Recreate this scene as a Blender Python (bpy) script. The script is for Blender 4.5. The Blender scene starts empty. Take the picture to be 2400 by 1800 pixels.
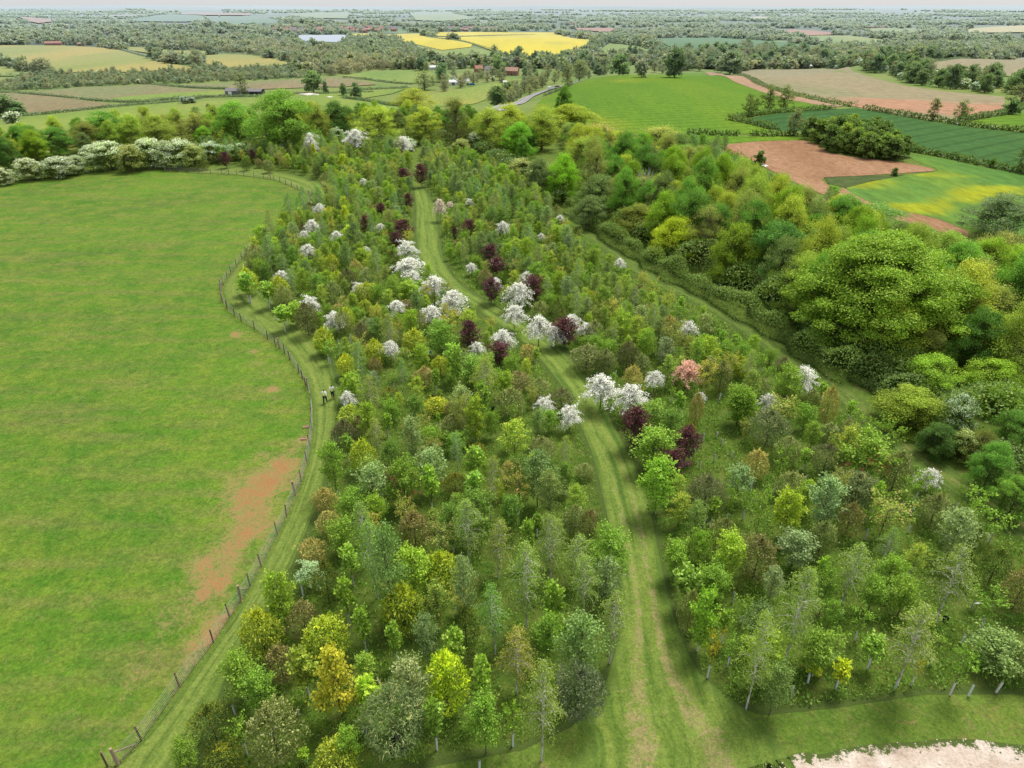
import bpy, bmesh, math, random
import numpy as np
from mathutils import Vector, Matrix
from mathutils.geometry import delaunay_2d_cdt

random.seed(7)
RNG = np.random.default_rng(7)
scene = bpy.context.scene
COL = scene.collection

# ------------------------------------------------------------------ camera model
FPX, CXP, CYP = 1601.0, 1200.0, 900.0        # focal length and centre in photograph pixels
PITCH = math.radians(29.0)
CAM = np.array([0.0, 0.0, 38.0])
CP, SP = math.cos(PITCH), math.sin(PITCH)


def sstep(a, b, x):
    t = np.clip((x - a) / (b - a), 0, 1)
    return t * t * (3 - 2 * t)


def ground_z(x, y):
    """Height of the land: a level plateau round the plantation, a valley to the north-west, rolling far hills."""
    x = np.asarray(x, float); y = np.asarray(y, float)
    r = np.hypot(x, y)
    az = np.degrees(np.arctan2(x, np.maximum(y, 1e-6)))
    right = sstep(0, 9, az)
    drop = 30 - 17 * right
    start = 250 + 0 * r
    z = -drop * sstep(start, 640 + 60 * right, r)
    crest = 590 + 330 * sstep(20, 29, az)
    z = z - right * 19 * sstep(crest, crest + 330, r)
    far = sstep(900, 2200, r)
    z = z + far * (5 * np.sin(x / 310 + 1.3) * np.cos(y / 420) + 4 * np.sin((x + y) / 530))
    z = z + 10 * np.exp(-(((x - 60) / 330) ** 2 + ((y - 1500) / 260) ** 2))         # rapeseed rise
    z = z + 26 * np.exp(-(((x + 640) / 380) ** 2 + ((y - 2300) / 300) ** 2))        # green hill far to the left
    vf = sstep(3000, 12000, r)
    z = z + vf * (34 + 16 * np.sin(x / 1900 + .6) + 11 * np.sin(x / 830 + y / 1500) + 10 * sstep(-5, -30, az))
    return z


def ray(px, py):
    u = (px - CXP) / FPX; v = (CYP - py) / FPX
    d = np.array([u, CP + v * SP, -SP + v * CP])
    return d / np.linalg.norm(d)


TS = np.geomspace(12, 42000, 700)


def at(px, py, up=0.0):
    """World point of the ground (raised by up) under a pixel of the photograph."""
    d = ray(px, py)
    X = CAM[0] + d[0] * TS; Y = CAM[1] + d[1] * TS; Z = CAM[2] + d[2] * TS
    f = Z - ground_z(X, Y) - up
    k = np.argmax(f < 0)
    if f[k] >= 0:
        k = len(TS) - 1
        return np.array([X[k], Y[k], float(ground_z(X[k], Y[k]))])
    a, b = TS[max(k - 1, 0)], TS[k]
    for _ in range(30):
        m = (a + b) / 2
        p = CAM + d * m
        if p[2] - ground_z(p[0], p[1]) - up < 0:
            b = m
        else:
            a = m
    p = CAM + d * b
    return np.array([p[0], p[1], float(ground_z(p[0], p[1]))])


def proj(p):
    q = np.asarray(p, float) - CAM
    f = q[1] * CP - q[2] * SP
    upc = q[1] * SP + q[2] * CP
    return CXP + FPX * q[0] / f, CYP - FPX * upc / f, f


CROPS = dict(A=(0, 0), B=(800, 0), C=(1600, 0), D=(300, 300), E=(900, 300), F=(1600, 450), G=(500, 700), H=(1200, 700),
             I=(1600, 900), J=(1600, 1300), K=(900, 1200), L=(200, 1200))
S = 2.765


def cp(c, x, y):
    if c == 'W':                                  # whole picture as shown at 2212 px
        return x * 1.0850, y * 1.0850
    if c == 'S':
        return x, y
    o = CROPS[c]
    return o[0] + x / S, o[1] + y / S


def path(c, pts):
    return [at(*cp(c, x, y)) for x, y in pts]


def inside(poly, X, Y):
    X = np.asarray(X); Y = np.asarray(Y)
    r = np.zeros(X.shape, bool)
    n = len(poly); j = n - 1
    for i in range(n):
        xi, yi = poly[i][0], poly[i][1]; xj, yj = poly[j][0], poly[j][1]
        c = ((yi > Y) != (yj > Y)) & (X < (xj - xi) * (Y - yi) / (yj - yi + 1e-12) + xi)
        r ^= c; j = i
    return r


def dist_poly(poly, X, Y, closed=True):
    """Distance of points to the sides of a polygon."""
    best = np.full(np.shape(X), 1e9)
    n = len(poly)
    for i in range(n if closed else n - 1):
        a = np.array(poly[i][:2]); b = np.array(poly[(i + 1) % n][:2])
        ab = b - a; L2 = max(ab @ ab, 1e-9)
        t = np.clip(((X - a[0]) * ab[0] + (Y - a[1]) * ab[1]) / L2, 0, 1)
        best = np.minimum(best, np.hypot(X - a[0] - t * ab[0], Y - a[1] - t * ab[1]))
    return best


def sample_poly(poly, spacing, n_max=4000, taken=None, tries=30000, rng=RNG):
    """Points spread over a polygon, no two closer than spacing (number or function of y)."""
    P = np.array([p[:2] for p in poly])
    lo, hi = P.min(0), P.max(0)
    pts = list(taken) if taken is not None else []
    base = len(pts)
    cell = spacing
    grid = {}
    def key(p): return (int(math.floor(p[0] / cell)), int(math.floor(p[1] / cell)))
    for p in pts:
        grid.setdefault(key(p), []).append(p)
    X = rng.uniform(lo[0], hi[0], tries); Y = rng.uniform(lo[1], hi[1], tries)
    ok = inside(P, X, Y)
    for x, y in zip(X[ok], Y[ok]):
        k = key((x, y)); good = True
        for i in (-1, 0, 1):
            for j in (-1, 0, 1):
                for q in grid.get((k[0] + i, k[1] + j), ()):
                    if (q[0] - x) ** 2 + (q[1] - y) ** 2 < spacing * spacing:
                        good = False; break
                if not good: break
            if not good: break
        if good:
            pts.append((x, y)); grid.setdefault(k, []).append((x, y))
            if len(pts) - base >= n_max: break
    return pts[base:]


# ------------------------------------------------------------------ materials
class NT:
    def __init__(s, name):
        s.m = bpy.data.materials.new(name); s.m.use_nodes = True
        s.t = s.m.node_tree; s.t.nodes.clear()
        s.out = s.t.nodes.new('ShaderNodeOutputMaterial')
        s._pos = None
    def lk(s, inp, v):
        if isinstance(v, bpy.types.NodeSocket): s.t.links.new(v, inp)
        elif v is not None:
            if isinstance(v, (tuple, list)) and len(v) == 3 and inp.type == 'RGBA': v = (*v, 1)
            inp.default_value = v
    def node(s, t): return s.t.nodes.new(t)
    def pos(s):
        if s._pos is None: s._pos = s.node('ShaderNodeNewGeometry').outputs['Position']
        return s._pos
    def noise(s, scale, detail=4, rough=.6, vec=None, dist=0.0):
        n = s.node('ShaderNodeTexNoise'); s.lk(n.inputs['Vector'], vec if vec is not None else s.pos())
        n.inputs['Scale'].default_value = scale; n.inputs['Detail'].default_value = detail
        n.inputs['Roughness'].default_value = rough; n.inputs['Distortion'].default_value = dist
        return n.outputs['Fac']
    def math(s, op, a, b=None, c=None, clamp=False):
        n = s.node('ShaderNodeMath'); n.operation = op; n.use_clamp = clamp
        s.lk(n.inputs[0], a); s.lk(n.inputs[1], b); s.lk(n.inputs[2], c)
        return n.outputs[0]
    def mapr(s, v, a, b, c=0.0, d=1.0, smooth=False):
        n = s.node('ShaderNodeMapRange'); n.interpolation_type = 'SMOOTHSTEP' if smooth else 'LINEAR'
        s.lk(n.inputs[0], v)
        for i, k in enumerate((a, b, c, d)): n.inputs[i + 1].default_value = k
        return n.outputs[0]
    def mix(s, f, a, b, mode='MIX'):
        n = s.node('ShaderNodeMix'); n.data_type = 'RGBA'; n.blend_type = mode
        s.lk(n.inputs[0], f); s.lk(n.inputs[6], a); s.lk(n.inputs[7], b)
        return n.outputs[2]
    def ramp(s, f, stops, const=False):
        n = s.node('ShaderNodeValToRGB'); e = n.color_ramp.elements
        if const: n.color_ramp.interpolation = 'CONSTANT'
        while len(e) < len(stops): e.new(0.5)
        for k, (p, c) in zip(e, stops): k.position = p; k.color = (*c, 1)
        s.lk(n.inputs[0], f); return n.outputs[0]
    def attr(s, name, out='Fac'):
        n = s.node('ShaderNodeAttribute'); n.attribute_name = name; return n.outputs[out]
    def mapping(s, vec, rot=0.0, scale=(1, 1, 1)):
        n = s.node('ShaderNodeMapping'); s.lk(n.inputs[0], vec)
        n.inputs['Rotation'].default_value = (0, 0, rot); n.inputs['Scale'].default_value = scale
        return n.outputs[0]
    def haze(s, col, tone=(.285, .34, .37), reach=4300.0, start=550.0):  # distance haze painted into the base colour, thicker away from the origin
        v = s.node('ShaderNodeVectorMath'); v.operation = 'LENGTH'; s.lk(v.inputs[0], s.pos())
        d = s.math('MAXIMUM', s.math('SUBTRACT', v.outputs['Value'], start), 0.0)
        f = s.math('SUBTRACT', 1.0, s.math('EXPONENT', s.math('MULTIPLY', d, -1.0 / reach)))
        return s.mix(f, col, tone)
    def bump(s, h, strength=.4, dist=.05):
        n = s.node('ShaderNodeBump'); n.inputs['Strength'].default_value = strength
        n.inputs['Distance'].default_value = dist; s.lk(n.inputs['Height'], h); return n.outputs[0]
    def bsdf(s, col, rough=.8, spec=.2, normal=None):
        b = s.node('ShaderNodeBsdfPrincipled'); s.lk(b.inputs['Base Color'], col)
        s.lk(b.inputs['Roughness'], rough); b.inputs['Specular IOR Level'].default_value = spec
        if normal is not None: s.lk(b.inputs['Normal'], normal)
        return b.outputs[0]
    def done(s, sh):
        s.t.links.new(sh, s.out.inputs[0]); return s.m


def plain(name, col, rough=.7, spec=.3, var=.15, scale=6.0):
    g = NT(name)
    c = g.mix(g.noise(scale, 4), tuple(v * (1 - var) for v in col), tuple(min(1, v * (1 + var)) for v in col))
    return g.done(g.bsdf(g.haze(c), rough, spec))


def foliage_mat(name, rough, spec, trans, gain=1.0, blue=.80):
    g = NT(name)
    oi = g.node('ShaderNodeObjectInfo')
    c = g.mix(1.0, g.mix(1.0, g.attr('col', 'Color'), oi.outputs['Color'], 'MULTIPLY'), (gain * (1.02 if blue < 1 else 1.0), gain, gain * blue), 'MULTIPLY')
    if blue < 1: c = g.mix(1.0, c, g.ramp(oi.outputs['Random'], [(0, (.80, .84, .85)), (.35, (1.02, 1.0, .9)), (.7, (.92, 1.02, 1.0)), (1, (1.12, 1.14, 1.0))]), 'MULTIPLY')
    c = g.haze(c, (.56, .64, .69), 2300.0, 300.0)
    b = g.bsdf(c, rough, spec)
    t = g.node('ShaderNodeBsdfTranslucent'); g.lk(t.inputs[0], g.mix(1.0, c, (1.12, 1.2, .65) if blue < 1 else (1, 1, 1), 'MULTIPLY'))
    mx = g.node('ShaderNodeMixShader'); mx.inputs[0].default_value = trans
    g.t.links.new(b, mx.inputs[1]); g.t.links.new(t.outputs[0], mx.inputs[2])
    return g.done(mx.outputs[0])


M = {}
M['leaf'] = foliage_mat('leaf_foliage', .6, .25, .31, 2.35)
M['gloss'] = foliage_mat('glossy_leaf_foliage', .38, .4, .28, 2.3)
M['petal'] = foliage_mat('blossom_petals', .7, .1, .38, 1.22, 1.0)


def bark(name, a, b, scale=9):
    g = NT(name)
    v = g.mapping(g.node('ShaderNodeTexCoord').outputs['Object'], 0, (1, 1, .25))
    n = g.noise(scale, 5, .7, v)
    return g.done(g.bsdf(g.haze(g.ramp(n, [(.35, a), (.6, b)])), .9, .15))


M['bark'] = bark('grey_brown_bark', (.055, .045, .032), (.16, .13, .095))
M['birch_bark'] = bark('white_birch_bark', (.16, .145, .13), (.74, .70, .62), 5)
M['pale_bark'] = bark('pale_dead_wood', (.30, .27, .23), (.55, .52, .47))
M['tube'] = plain('pale_plastic_tree_guard', (.58, .61, .58), .45, .4, .12, 3)
M['guard'] = plain('dark_mesh_guard', (.035, .045, .05), .6, .3)
M['stake'] = plain('sawn_wooden_stake', (.28, .21, .14), .85, .2, .25, 9)
M['post'] = plain('brown_treated_post', (.13, .075, .05), .85, .2, .3, 8)
M['strainer'] = plain('weathered_strainer_post', (.30, .22, .16), .85, .2, .3, 8)
M['wire'] = plain('galvanised_wire', (.30, .30, .28), .5, .5, .1)


def grass_mat(name, a, b, c, big=.05, mid=.45, fine=5.0, dry=(.20, .17, .06), dry_amt=.0, bump=.5, wear=False, edge=None, streak=None, soil=(.34, .158, .062)):
    """Mown or grazed turf: three scales of mottling, dry flecks, optional bare soil where the wear attribute is high."""
    g = NT(name)
    n1 = g.noise(big, 3, .55); n2 = g.noise(mid, 5, .65, dist=.4); n3 = g.noise(fine, 4, .75)
    col = g.mix(g.mapr(n1, .35, .65), a, b)
    col = g.mix(g.mapr(n2, .42, .70), col, c)
    if streak is not None:
        rot, sx, sy, amt = streak
        ns = g.noise(1.0, 4, .6, g.mapping(g.pos(), rot, (sx, sy, 1)))
        col = g.mix(g.math('MULTIPLY', g.mapr(ns, .45, .7), amt), col, dry)
    if dry_amt:
        nd = g.noise(.7, 6, .75, dist=1.0)
        col = g.mix(g.math('MULTIPLY', g.mapr(nd, .52, .68), dry_amt), col, dry)
    col = g.mix(1.0, col, g.ramp(g.noise(fine * .33, 5, .72, dist=.5), [(.28, (.62, .68, .60)), (.5, (1, 1, 1)), (.72, (1.34, 1.28, 1.2))]), 'MULTIPLY')
    col = g.mix(1.0, col, g.ramp(n3, [(.25, (.52, .56, .48)), (.5, (.98, .98, .98)), (.75, (1.45, 1.42, 1.28))]), 'MULTIPLY')
    if wear:
        w = g.attr('wear')
        wn = g.mix(.6, g.noise(.8, 6, .75, dist=.6), g.noise(3.8, 6, .85, dist=.8))
        k = g.math('ADD', w, g.math('MULTIPLY', g.math('SUBTRACT', wn, .5), 3.6))
        col = g.mix(g.math('MULTIPLY', g.mapr(k, .18, .55), .85), col, g.mix(n3, dry, tuple(v * 1.7 for v in dry)))
        col = g.mix(g.math('MULTIPLY', g.mapr(k, .42, .85), .9), col, g.mix(g.noise(2.5, 5), soil, tuple(v * 1.35 for v in soil)))
    if edge is not None:
        e = g.math('ADD', g.attr('edge'), g.math('MULTIPLY', g.math('SUBTRACT', g.noise(1.3, 6, .7), .5), 1.5))
        col = g.mix(g.mapr(e, .15, .75), edge, col)
    nb = g.noise(fine * 2.2, 3, .7)
    hh = g.math('ADD', nb, g.math('MULTIPLY', n2, .8))
    col = g.mix(1.0, col, (.70, .70, .72), 'MULTIPLY')
    return g.done(g.bsdf(g.haze(col), .9, .12, g.bump(hh, bump, .12)))


def crop_mat(name, stops, scale=.02, rot=0.0, stretch=6.0, rows=None, fine=.5, contrast=.35, patch=None, bloom=None):
    """An arable field seen from afar: streaked along the drilling direction, faint tramlines, optional second-colour patches."""
    g = NT(name)
    v = g.mapping(g.pos(), rot, (1.0, 1.0 / stretch, 1))
    n1 = g.noise(scale, 4, .6, v, .3)
    col = g.ramp(n1, stops)
    if patch is not None:
        pc, psc, lo, hi = patch
        col = g.mix(g.mapr(g.noise(psc, 3, .55, g.mapping(g.pos(), rot, (1, .4, 1))), lo, hi, smooth=True), col, pc)
    if bloom is not None:
        k = g.math('ADD', g.attr('bloom'), g.math('MULTIPLY', g.math('SUBTRACT', g.noise(.09, 5, .65, g.mapping(g.pos(), rot, (1, .3, 1))), .5), 1.1))
        col = g.mix(g.mapr(k, .25, .85, smooth=True), col, bloom)
    n2 = g.noise(fine, 5, .75, g.mapping(g.pos(), rot, (1, .35, 1)))
    col = g.mix(1.0, col, g.ramp(n2, [(.25, (1 - contrast,) * 3), (.75, (1 + contrast,) * 3)]), 'MULTIPLY')
    if rows:
        w = g.node('ShaderNodeTexWave'); w.bands_direction = 'X'; g.lk(w.inputs[0], g.mapping(g.pos(), rot, (1, 1, 1)))
        w.inputs['Scale'].default_value = rows; w.inputs['Distortion'].default_value = 1.2; w.inputs['Detail'].default_value = 2
        w.inputs['Detail Scale'].default_value = .4
        col = g.mix(g.mapr(w.outputs['Fac'], .80, .98), col, g.mix(1.0, col, (.72, .76, .66), 'MULTIPLY'))
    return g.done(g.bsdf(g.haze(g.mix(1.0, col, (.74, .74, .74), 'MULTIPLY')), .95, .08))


# ------------------------------------------------------------------ mesh helpers
def mesh_from(name, V, Fs, mat=None, colors=None, smooth=False, uv=None, attrs=None):
    """V (n,3), Fs (m,k) of one polygon size, one optional colour per face."""
    V = np.asarray(V, np.float32); Fs = np.asarray(Fs, np.int32)
    me = bpy.data.meshes.new(name)
    m, k = Fs.shape
    me.vertices.add(len(V)); me.vertices.foreach_set('co', V.ravel())
    me.loops.add(m * k); me.loops.foreach_set('vertex_index', Fs.ravel())
    me.polygons.add(m); me.polygons.foreach_set('loop_start', np.arange(0, m * k, k, dtype=np.int32))
    me.polygons.foreach_set('use_smooth', np.full(m, smooth, bool))
    me.update(calc_edges=True)
    if colors is not None:
        a = me.attributes.new('col', 'FLOAT_COLOR', 'FACE')
        c = np.ones((m, 4), np.float32); c[:, :3] = colors
        a.data.foreach_set('color', c.ravel())
    for an, av in (attrs or {}).items():
        a = me.attributes.new(an, 'FLOAT', 'POINT'); a.data.foreach_set('value', np.asarray(av, np.float32))
    if uv is not None:
        l = me.uv_layers.new(name='UVMap'); l.data.foreach_set('uv', np.asarray(uv, np.float32)[Fs.ravel()].ravel())
    if mat is not None: me.materials.append(mat)
    return me


def unit(a):
    return a / np.maximum(np.linalg.norm(a, axis=-1, keepdims=True), 1e-9)


class Leaves:
    """Collects diamond-shaped leaves and turns them into one foliage mesh."""
    def __init__(s): s.parts = []
    def add(s, P, D, N, L, W, C):
        n = len(P)
        D = unit(D); N = N - (N * D).sum(1, keepdims=True) * D; N = unit(N); B = np.cross(N, D)
        L = np.broadcast_to(np.asarray(L, float), (n,))[:, None]; W = np.broadcast_to(np.asarray(W, float), (n,))[:, None]
        mid = P + D * L * .5
        q = np.stack([P, mid + B * W * .5 - N * W * .12, P + D * L, mid - B * W * .5 - N * W * .12], 1)
        s.parts.append((q.reshape(-1, 3), np.broadcast_to(C, (n, 3)).copy()))
    def mesh(s, name, mat, fit=None):
        V = np.concatenate([p[0] for p in s.parts]); C = np.concatenate([p[1] for p in s.parts])
        return mesh_from(name, V, np.arange(len(V)).reshape(-1, 4), mat, C)


def rnd(rng, n): return unit(rng.normal(size=(n, 3)))


def pick(rng, cols, n):
    w = np.array([c[0] for c in cols], float); w /= w.sum()
    return np.array([c[1] for c in cols])[rng.choice(len(cols), n, p=w)]


def tube_geo(lines, sides=5):
    V, Fq = [], []
    for pts, rad in lines:
        pts = np.asarray(pts, float); k0 = len(V); m = len(pts)
        for i in range(m):
            d = pts[min(i + 1, m - 1)] - pts[max(i - 1, 0)]
            d = d / max(np.linalg.norm(d), 1e-9)
            a = np.cross(d, (0, 0, 1) if abs(d[2]) < .9 else (1, 0, 0)); a /= np.linalg.norm(a); b = np.cross(d, a)
            for j in range(sides):
                t = 2 * math.pi * j / sides
                V.append(pts[i] + (a * math.cos(t) + b * math.sin(t)) * rad[i])
        for i in range(m - 1):
            for j in range(sides):
                j2 = (j + 1) % sides
                Fq.append((k0 + i * sides + j, k0 + i * sides + j2, k0 + (i + 1) * sides + j2, k0 + (i + 1) * sides + j))
    return np.array(V), np.array(Fq)


def tube_mesh(name, lines, mat, sides=5):
    V, Fq = tube_geo(lines, sides)
    return mesh_from(name, V, Fq, mat, np.ones((len(Fq), 3)), smooth=True)


def bm_mesh(name, fn, mat, smooth=False):
    bm = bmesh.new(); fn(bm); bmesh.ops.recalc_face_normals(bm, faces=bm.faces)
    me = bpy.data.meshes.new(name); bm.to_mesh(me); bm.free()
    for p in me.polygons: p.use_smooth = smooth
    for x in (mat if isinstance(mat, (list, tuple)) else [mat]): me.materials.append(x)
    return me


def box(bm, c, s, rz=0.0, taper=1.0, m=0, rx=0.0):
    r = bmesh.ops.create_cube(bm, size=1)['verts']
    for v in r:
        k = taper if v.co.z > 0 else 1.0
        v.co = Vector((v.co.x * s[0] * k, v.co.y * s[1] * k, v.co.z * s[2]))
    mt = Matrix.Translation(c) @ Matrix.Rotation(rz, 4, 'Z') @ Matrix.Rotation(rx, 4, 'X')
    bmesh.ops.transform(bm, matrix=mt, verts=r)
    for f in {f for v in r for f in v.link_faces}: f.material_index = m
    return r


def link(name, data, parent=None, loc=None, rz=0.0, scale=None, color=None):
    o = bpy.data.objects.new(name, data); COL.objects.link(o)
    if parent is not None: o.parent = parent
    if loc is not None: o.location = Vector([float(v) for v in loc])
    if rz: o.rotation_euler = (0, 0, rz)
    if scale is not None: o.scale = scale
    if color is not None: o.color = (*color, 1)
    return o


def tag(o, label=None, cat=None, group=None, kind=None):
    if label: o['label'] = label
    if cat: o['category'] = cat
    if group: o['group'] = group
    if kind: o['kind'] = kind
    return o


# ------------------------------------------------------------------ plant generators
PROF = {
    'egg': [(0, .30), (.28, 1), (.65, .78), (.9, .35), (1, .08)],
    'round': [(0, .35), (.2, .8), (.5, 1), (.8, .75), (1, .2)],
    'cone': [(0, .55), (.15, 1), (.5, .68), (.8, .32), (1, .05)],
    'col': [(0, .6), (.2, 1), (.7, .9), (.9, .6), (1, .2)],
    'vase': [(0, .3), (.4, .75), (.75, 1), (.92, .7), (1, .3)],
    'dome': [(0, .8), (.25, 1), (.55, .92), (.8, .65), (1, .15)],
}


def prof(name, t):
    a = PROF[name]
    return np.interp(t, [p[0] for p in a], [p[1] for p in a])


def lumps(rng, dirs, k=9, amp=.25, width=.18):
    c = rnd(rng, k); a = rng.uniform(-amp, amp, k)
    return 1 + (np.exp(-(1 - dirs @ c.T) / width) * a).sum(1)


def shade(rng, C, t, lo=.72, hi=1.12, var=.16):  # leaf tone rises with t: painted shade low and inside, lighter tops
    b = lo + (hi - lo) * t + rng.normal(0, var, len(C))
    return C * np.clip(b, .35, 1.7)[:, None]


def g_branchy(rng, h, r, th, pf, nb, up, per, ll, lw, cols, droop=0.0, spread=.16, tip=None, trunk_r=.04, lean=0.0, up_n=.5, wiggle=.15, start=.25):
    """A young tree: a leader with side branches that carry leaves along their outer part."""
    Lv = Leaves(); lines = []
    bx, by = rng.normal(0, lean, 2)
    def axis(z): return np.array([bx * (z / h) ** 1.5 * h, by * (z / h) ** 1.5 * h, z])
    zs = np.linspace(0, h * .96, 8)
    lines.append(([axis(z) + np.array([rng.normal(0, trunk_r * .5), rng.normal(0, trunk_r * .5), 0]) * (z > .3) for z in zs],
                  [trunk_r * (1.15 - .95 * z / h) for z in zs]))
    for i in range(nb):
        t = (i + rng.uniform(0, 1)) / nb
        t = t ** .85
        z0 = th + (h * .97 - th) * t
        az = i * 2.39996 + rng.normal(0, .5)
        R = r * prof(pf, t) * rng.uniform(.55, 1.2)
        a = axis(z0)
        u = up + rng.normal(0, .2)
        if t > .85: u += 1.3 * (t - .6)
        end = a + np.array([math.cos(az) * R, math.sin(az) * R, R * u])
        mid = (a + end) / 2 + np.array([rng.normal(0, wiggle * R), rng.normal(0, wiggle * R), .12 * R])
        s = np.linspace(0, 1, 5)[:, None]
        bz = (1 - s) ** 2 * a + 2 * s * (1 - s) * mid + s ** 2 * end
        bz[:, 2] -= droop * R * s[:, 0] ** 2
        lines.append((bz, [trunk_r * .38 * (1 - .8 * q) for q in s[:, 0]]))
        n = max(3, int(per * (0.35 + .65 * R / r) * rng.uniform(.7, 1.3)))
        q = (start + (1.03 - start) * rng.uniform(0, 1, n) ** .8)[:, None]
        P = (1 - q) ** 2 * a + 2 * q * (1 - q) * mid + q ** 2 * end
        P[:, 2] -= droop * R * q[:, 0] ** 2
        P += rng.normal(size=(n, 3)) * spread * r * np.array([1, 1, .7])
        bd = unit((end - a)[None, :])
        D = bd * .7 + rnd(rng, n) * .9; D[:, 2] -= droop * 1.2
        out = np.array([math.cos(az), math.sin(az), 0.0])
        N = np.array([0, 0, 1.0]) * up_n + out * .35 + rnd(rng, n) * .65
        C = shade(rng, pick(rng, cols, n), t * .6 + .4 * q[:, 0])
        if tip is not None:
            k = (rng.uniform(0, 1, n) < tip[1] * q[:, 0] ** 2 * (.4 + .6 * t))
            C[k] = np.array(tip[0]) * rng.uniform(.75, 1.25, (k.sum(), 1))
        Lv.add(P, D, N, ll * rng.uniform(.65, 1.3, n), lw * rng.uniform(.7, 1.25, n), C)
    return Lv, lines


def g_bush(rng, h, r, n, ll, lw, cols, tip=None, bump=.22, jit=.55, z0=.05, pf='dome', up=.25, trunk_r=.06, k=14, width=.10):
    """A dense evergreen bush: leaves on an uneven, lumpy shell with a darker inside."""
    Lv = Leaves()
    t = 1 - rng.uniform(0, 1, n) ** 1.5
    az = rng.uniform(0, 2 * math.pi, n); q = np.sqrt(np.maximum(1 - (2 * t - 1) ** 2, 1e-4))
    d = np.stack([q * np.cos(az), q * np.sin(az), 2 * t - 1], 1)
    f = lumps(rng, d, k, bump, width)
    R = r * np.interp(t, [0, .12, .35, .65, .85, 1], [.25, .68, 1, .92, .62, .0]) if pf == 'dome' else r * np.interp(t, [0, .1, .3, .6, .85, 1], [.25, .7, 1, .72, .36, .0])
    dep = 1 - rng.uniform(0, 1, n) ** 2 * .32
    hd = unit(d[:, :2])
    P = np.stack([hd[:, 0] * R * f * dep, hd[:, 1] * R * f * dep, z0 * h + (h * (1 - z0)) * (.5 + (t - .5) * (.85 + .15 * f) * dep)], 1)
    N = d * 1.0 + rnd(rng, n) * jit + np.array([0, 0, up])
    D = rnd(rng, n) + d * .35 + np.array([0, 0, .5])
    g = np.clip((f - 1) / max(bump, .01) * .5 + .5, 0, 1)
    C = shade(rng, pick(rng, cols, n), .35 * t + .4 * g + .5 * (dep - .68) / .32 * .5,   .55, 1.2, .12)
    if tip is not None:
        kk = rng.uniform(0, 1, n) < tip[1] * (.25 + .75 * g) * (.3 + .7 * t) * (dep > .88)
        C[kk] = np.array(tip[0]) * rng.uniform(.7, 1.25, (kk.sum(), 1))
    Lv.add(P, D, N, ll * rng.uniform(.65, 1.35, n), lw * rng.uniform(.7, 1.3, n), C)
    for i in range(70):                                        # leading shoots that break the outline
        j = rng.integers(n)
        if d[j, 2] < -.3: continue
        m = 13; u = d[j] * .8 + np.array([0, 0, .6]) + rng.normal(0, .25, 3); u /= np.linalg.norm(u)
        Ls = rng.uniform(.12, .34) * r
        Ps = P[j] + u * (rng.uniform(0, 1, m)[:, None] * Ls) + rng.normal(0, .02, (m, 3))
        Cs = shade(rng, np.repeat(C[j:j + 1], m, 0), np.full(m, .8), .8, 1.15, .12)
        Lv.add(Ps, rnd(rng, m) + u, rnd(rng, m) + d[j] * .5, ll * rng.uniform(.6, 1.1, m), lw * rng.uniform(.7, 1.1, m), Cs)
    lines = [([(rng.normal(0, .02), rng.normal(0, .02), z) for z in np.linspace(0, h * .6, 4)], [trunk_r, trunk_r * .9, trunk_r * .7, trunk_r * .4])]
    return Lv, lines


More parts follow.
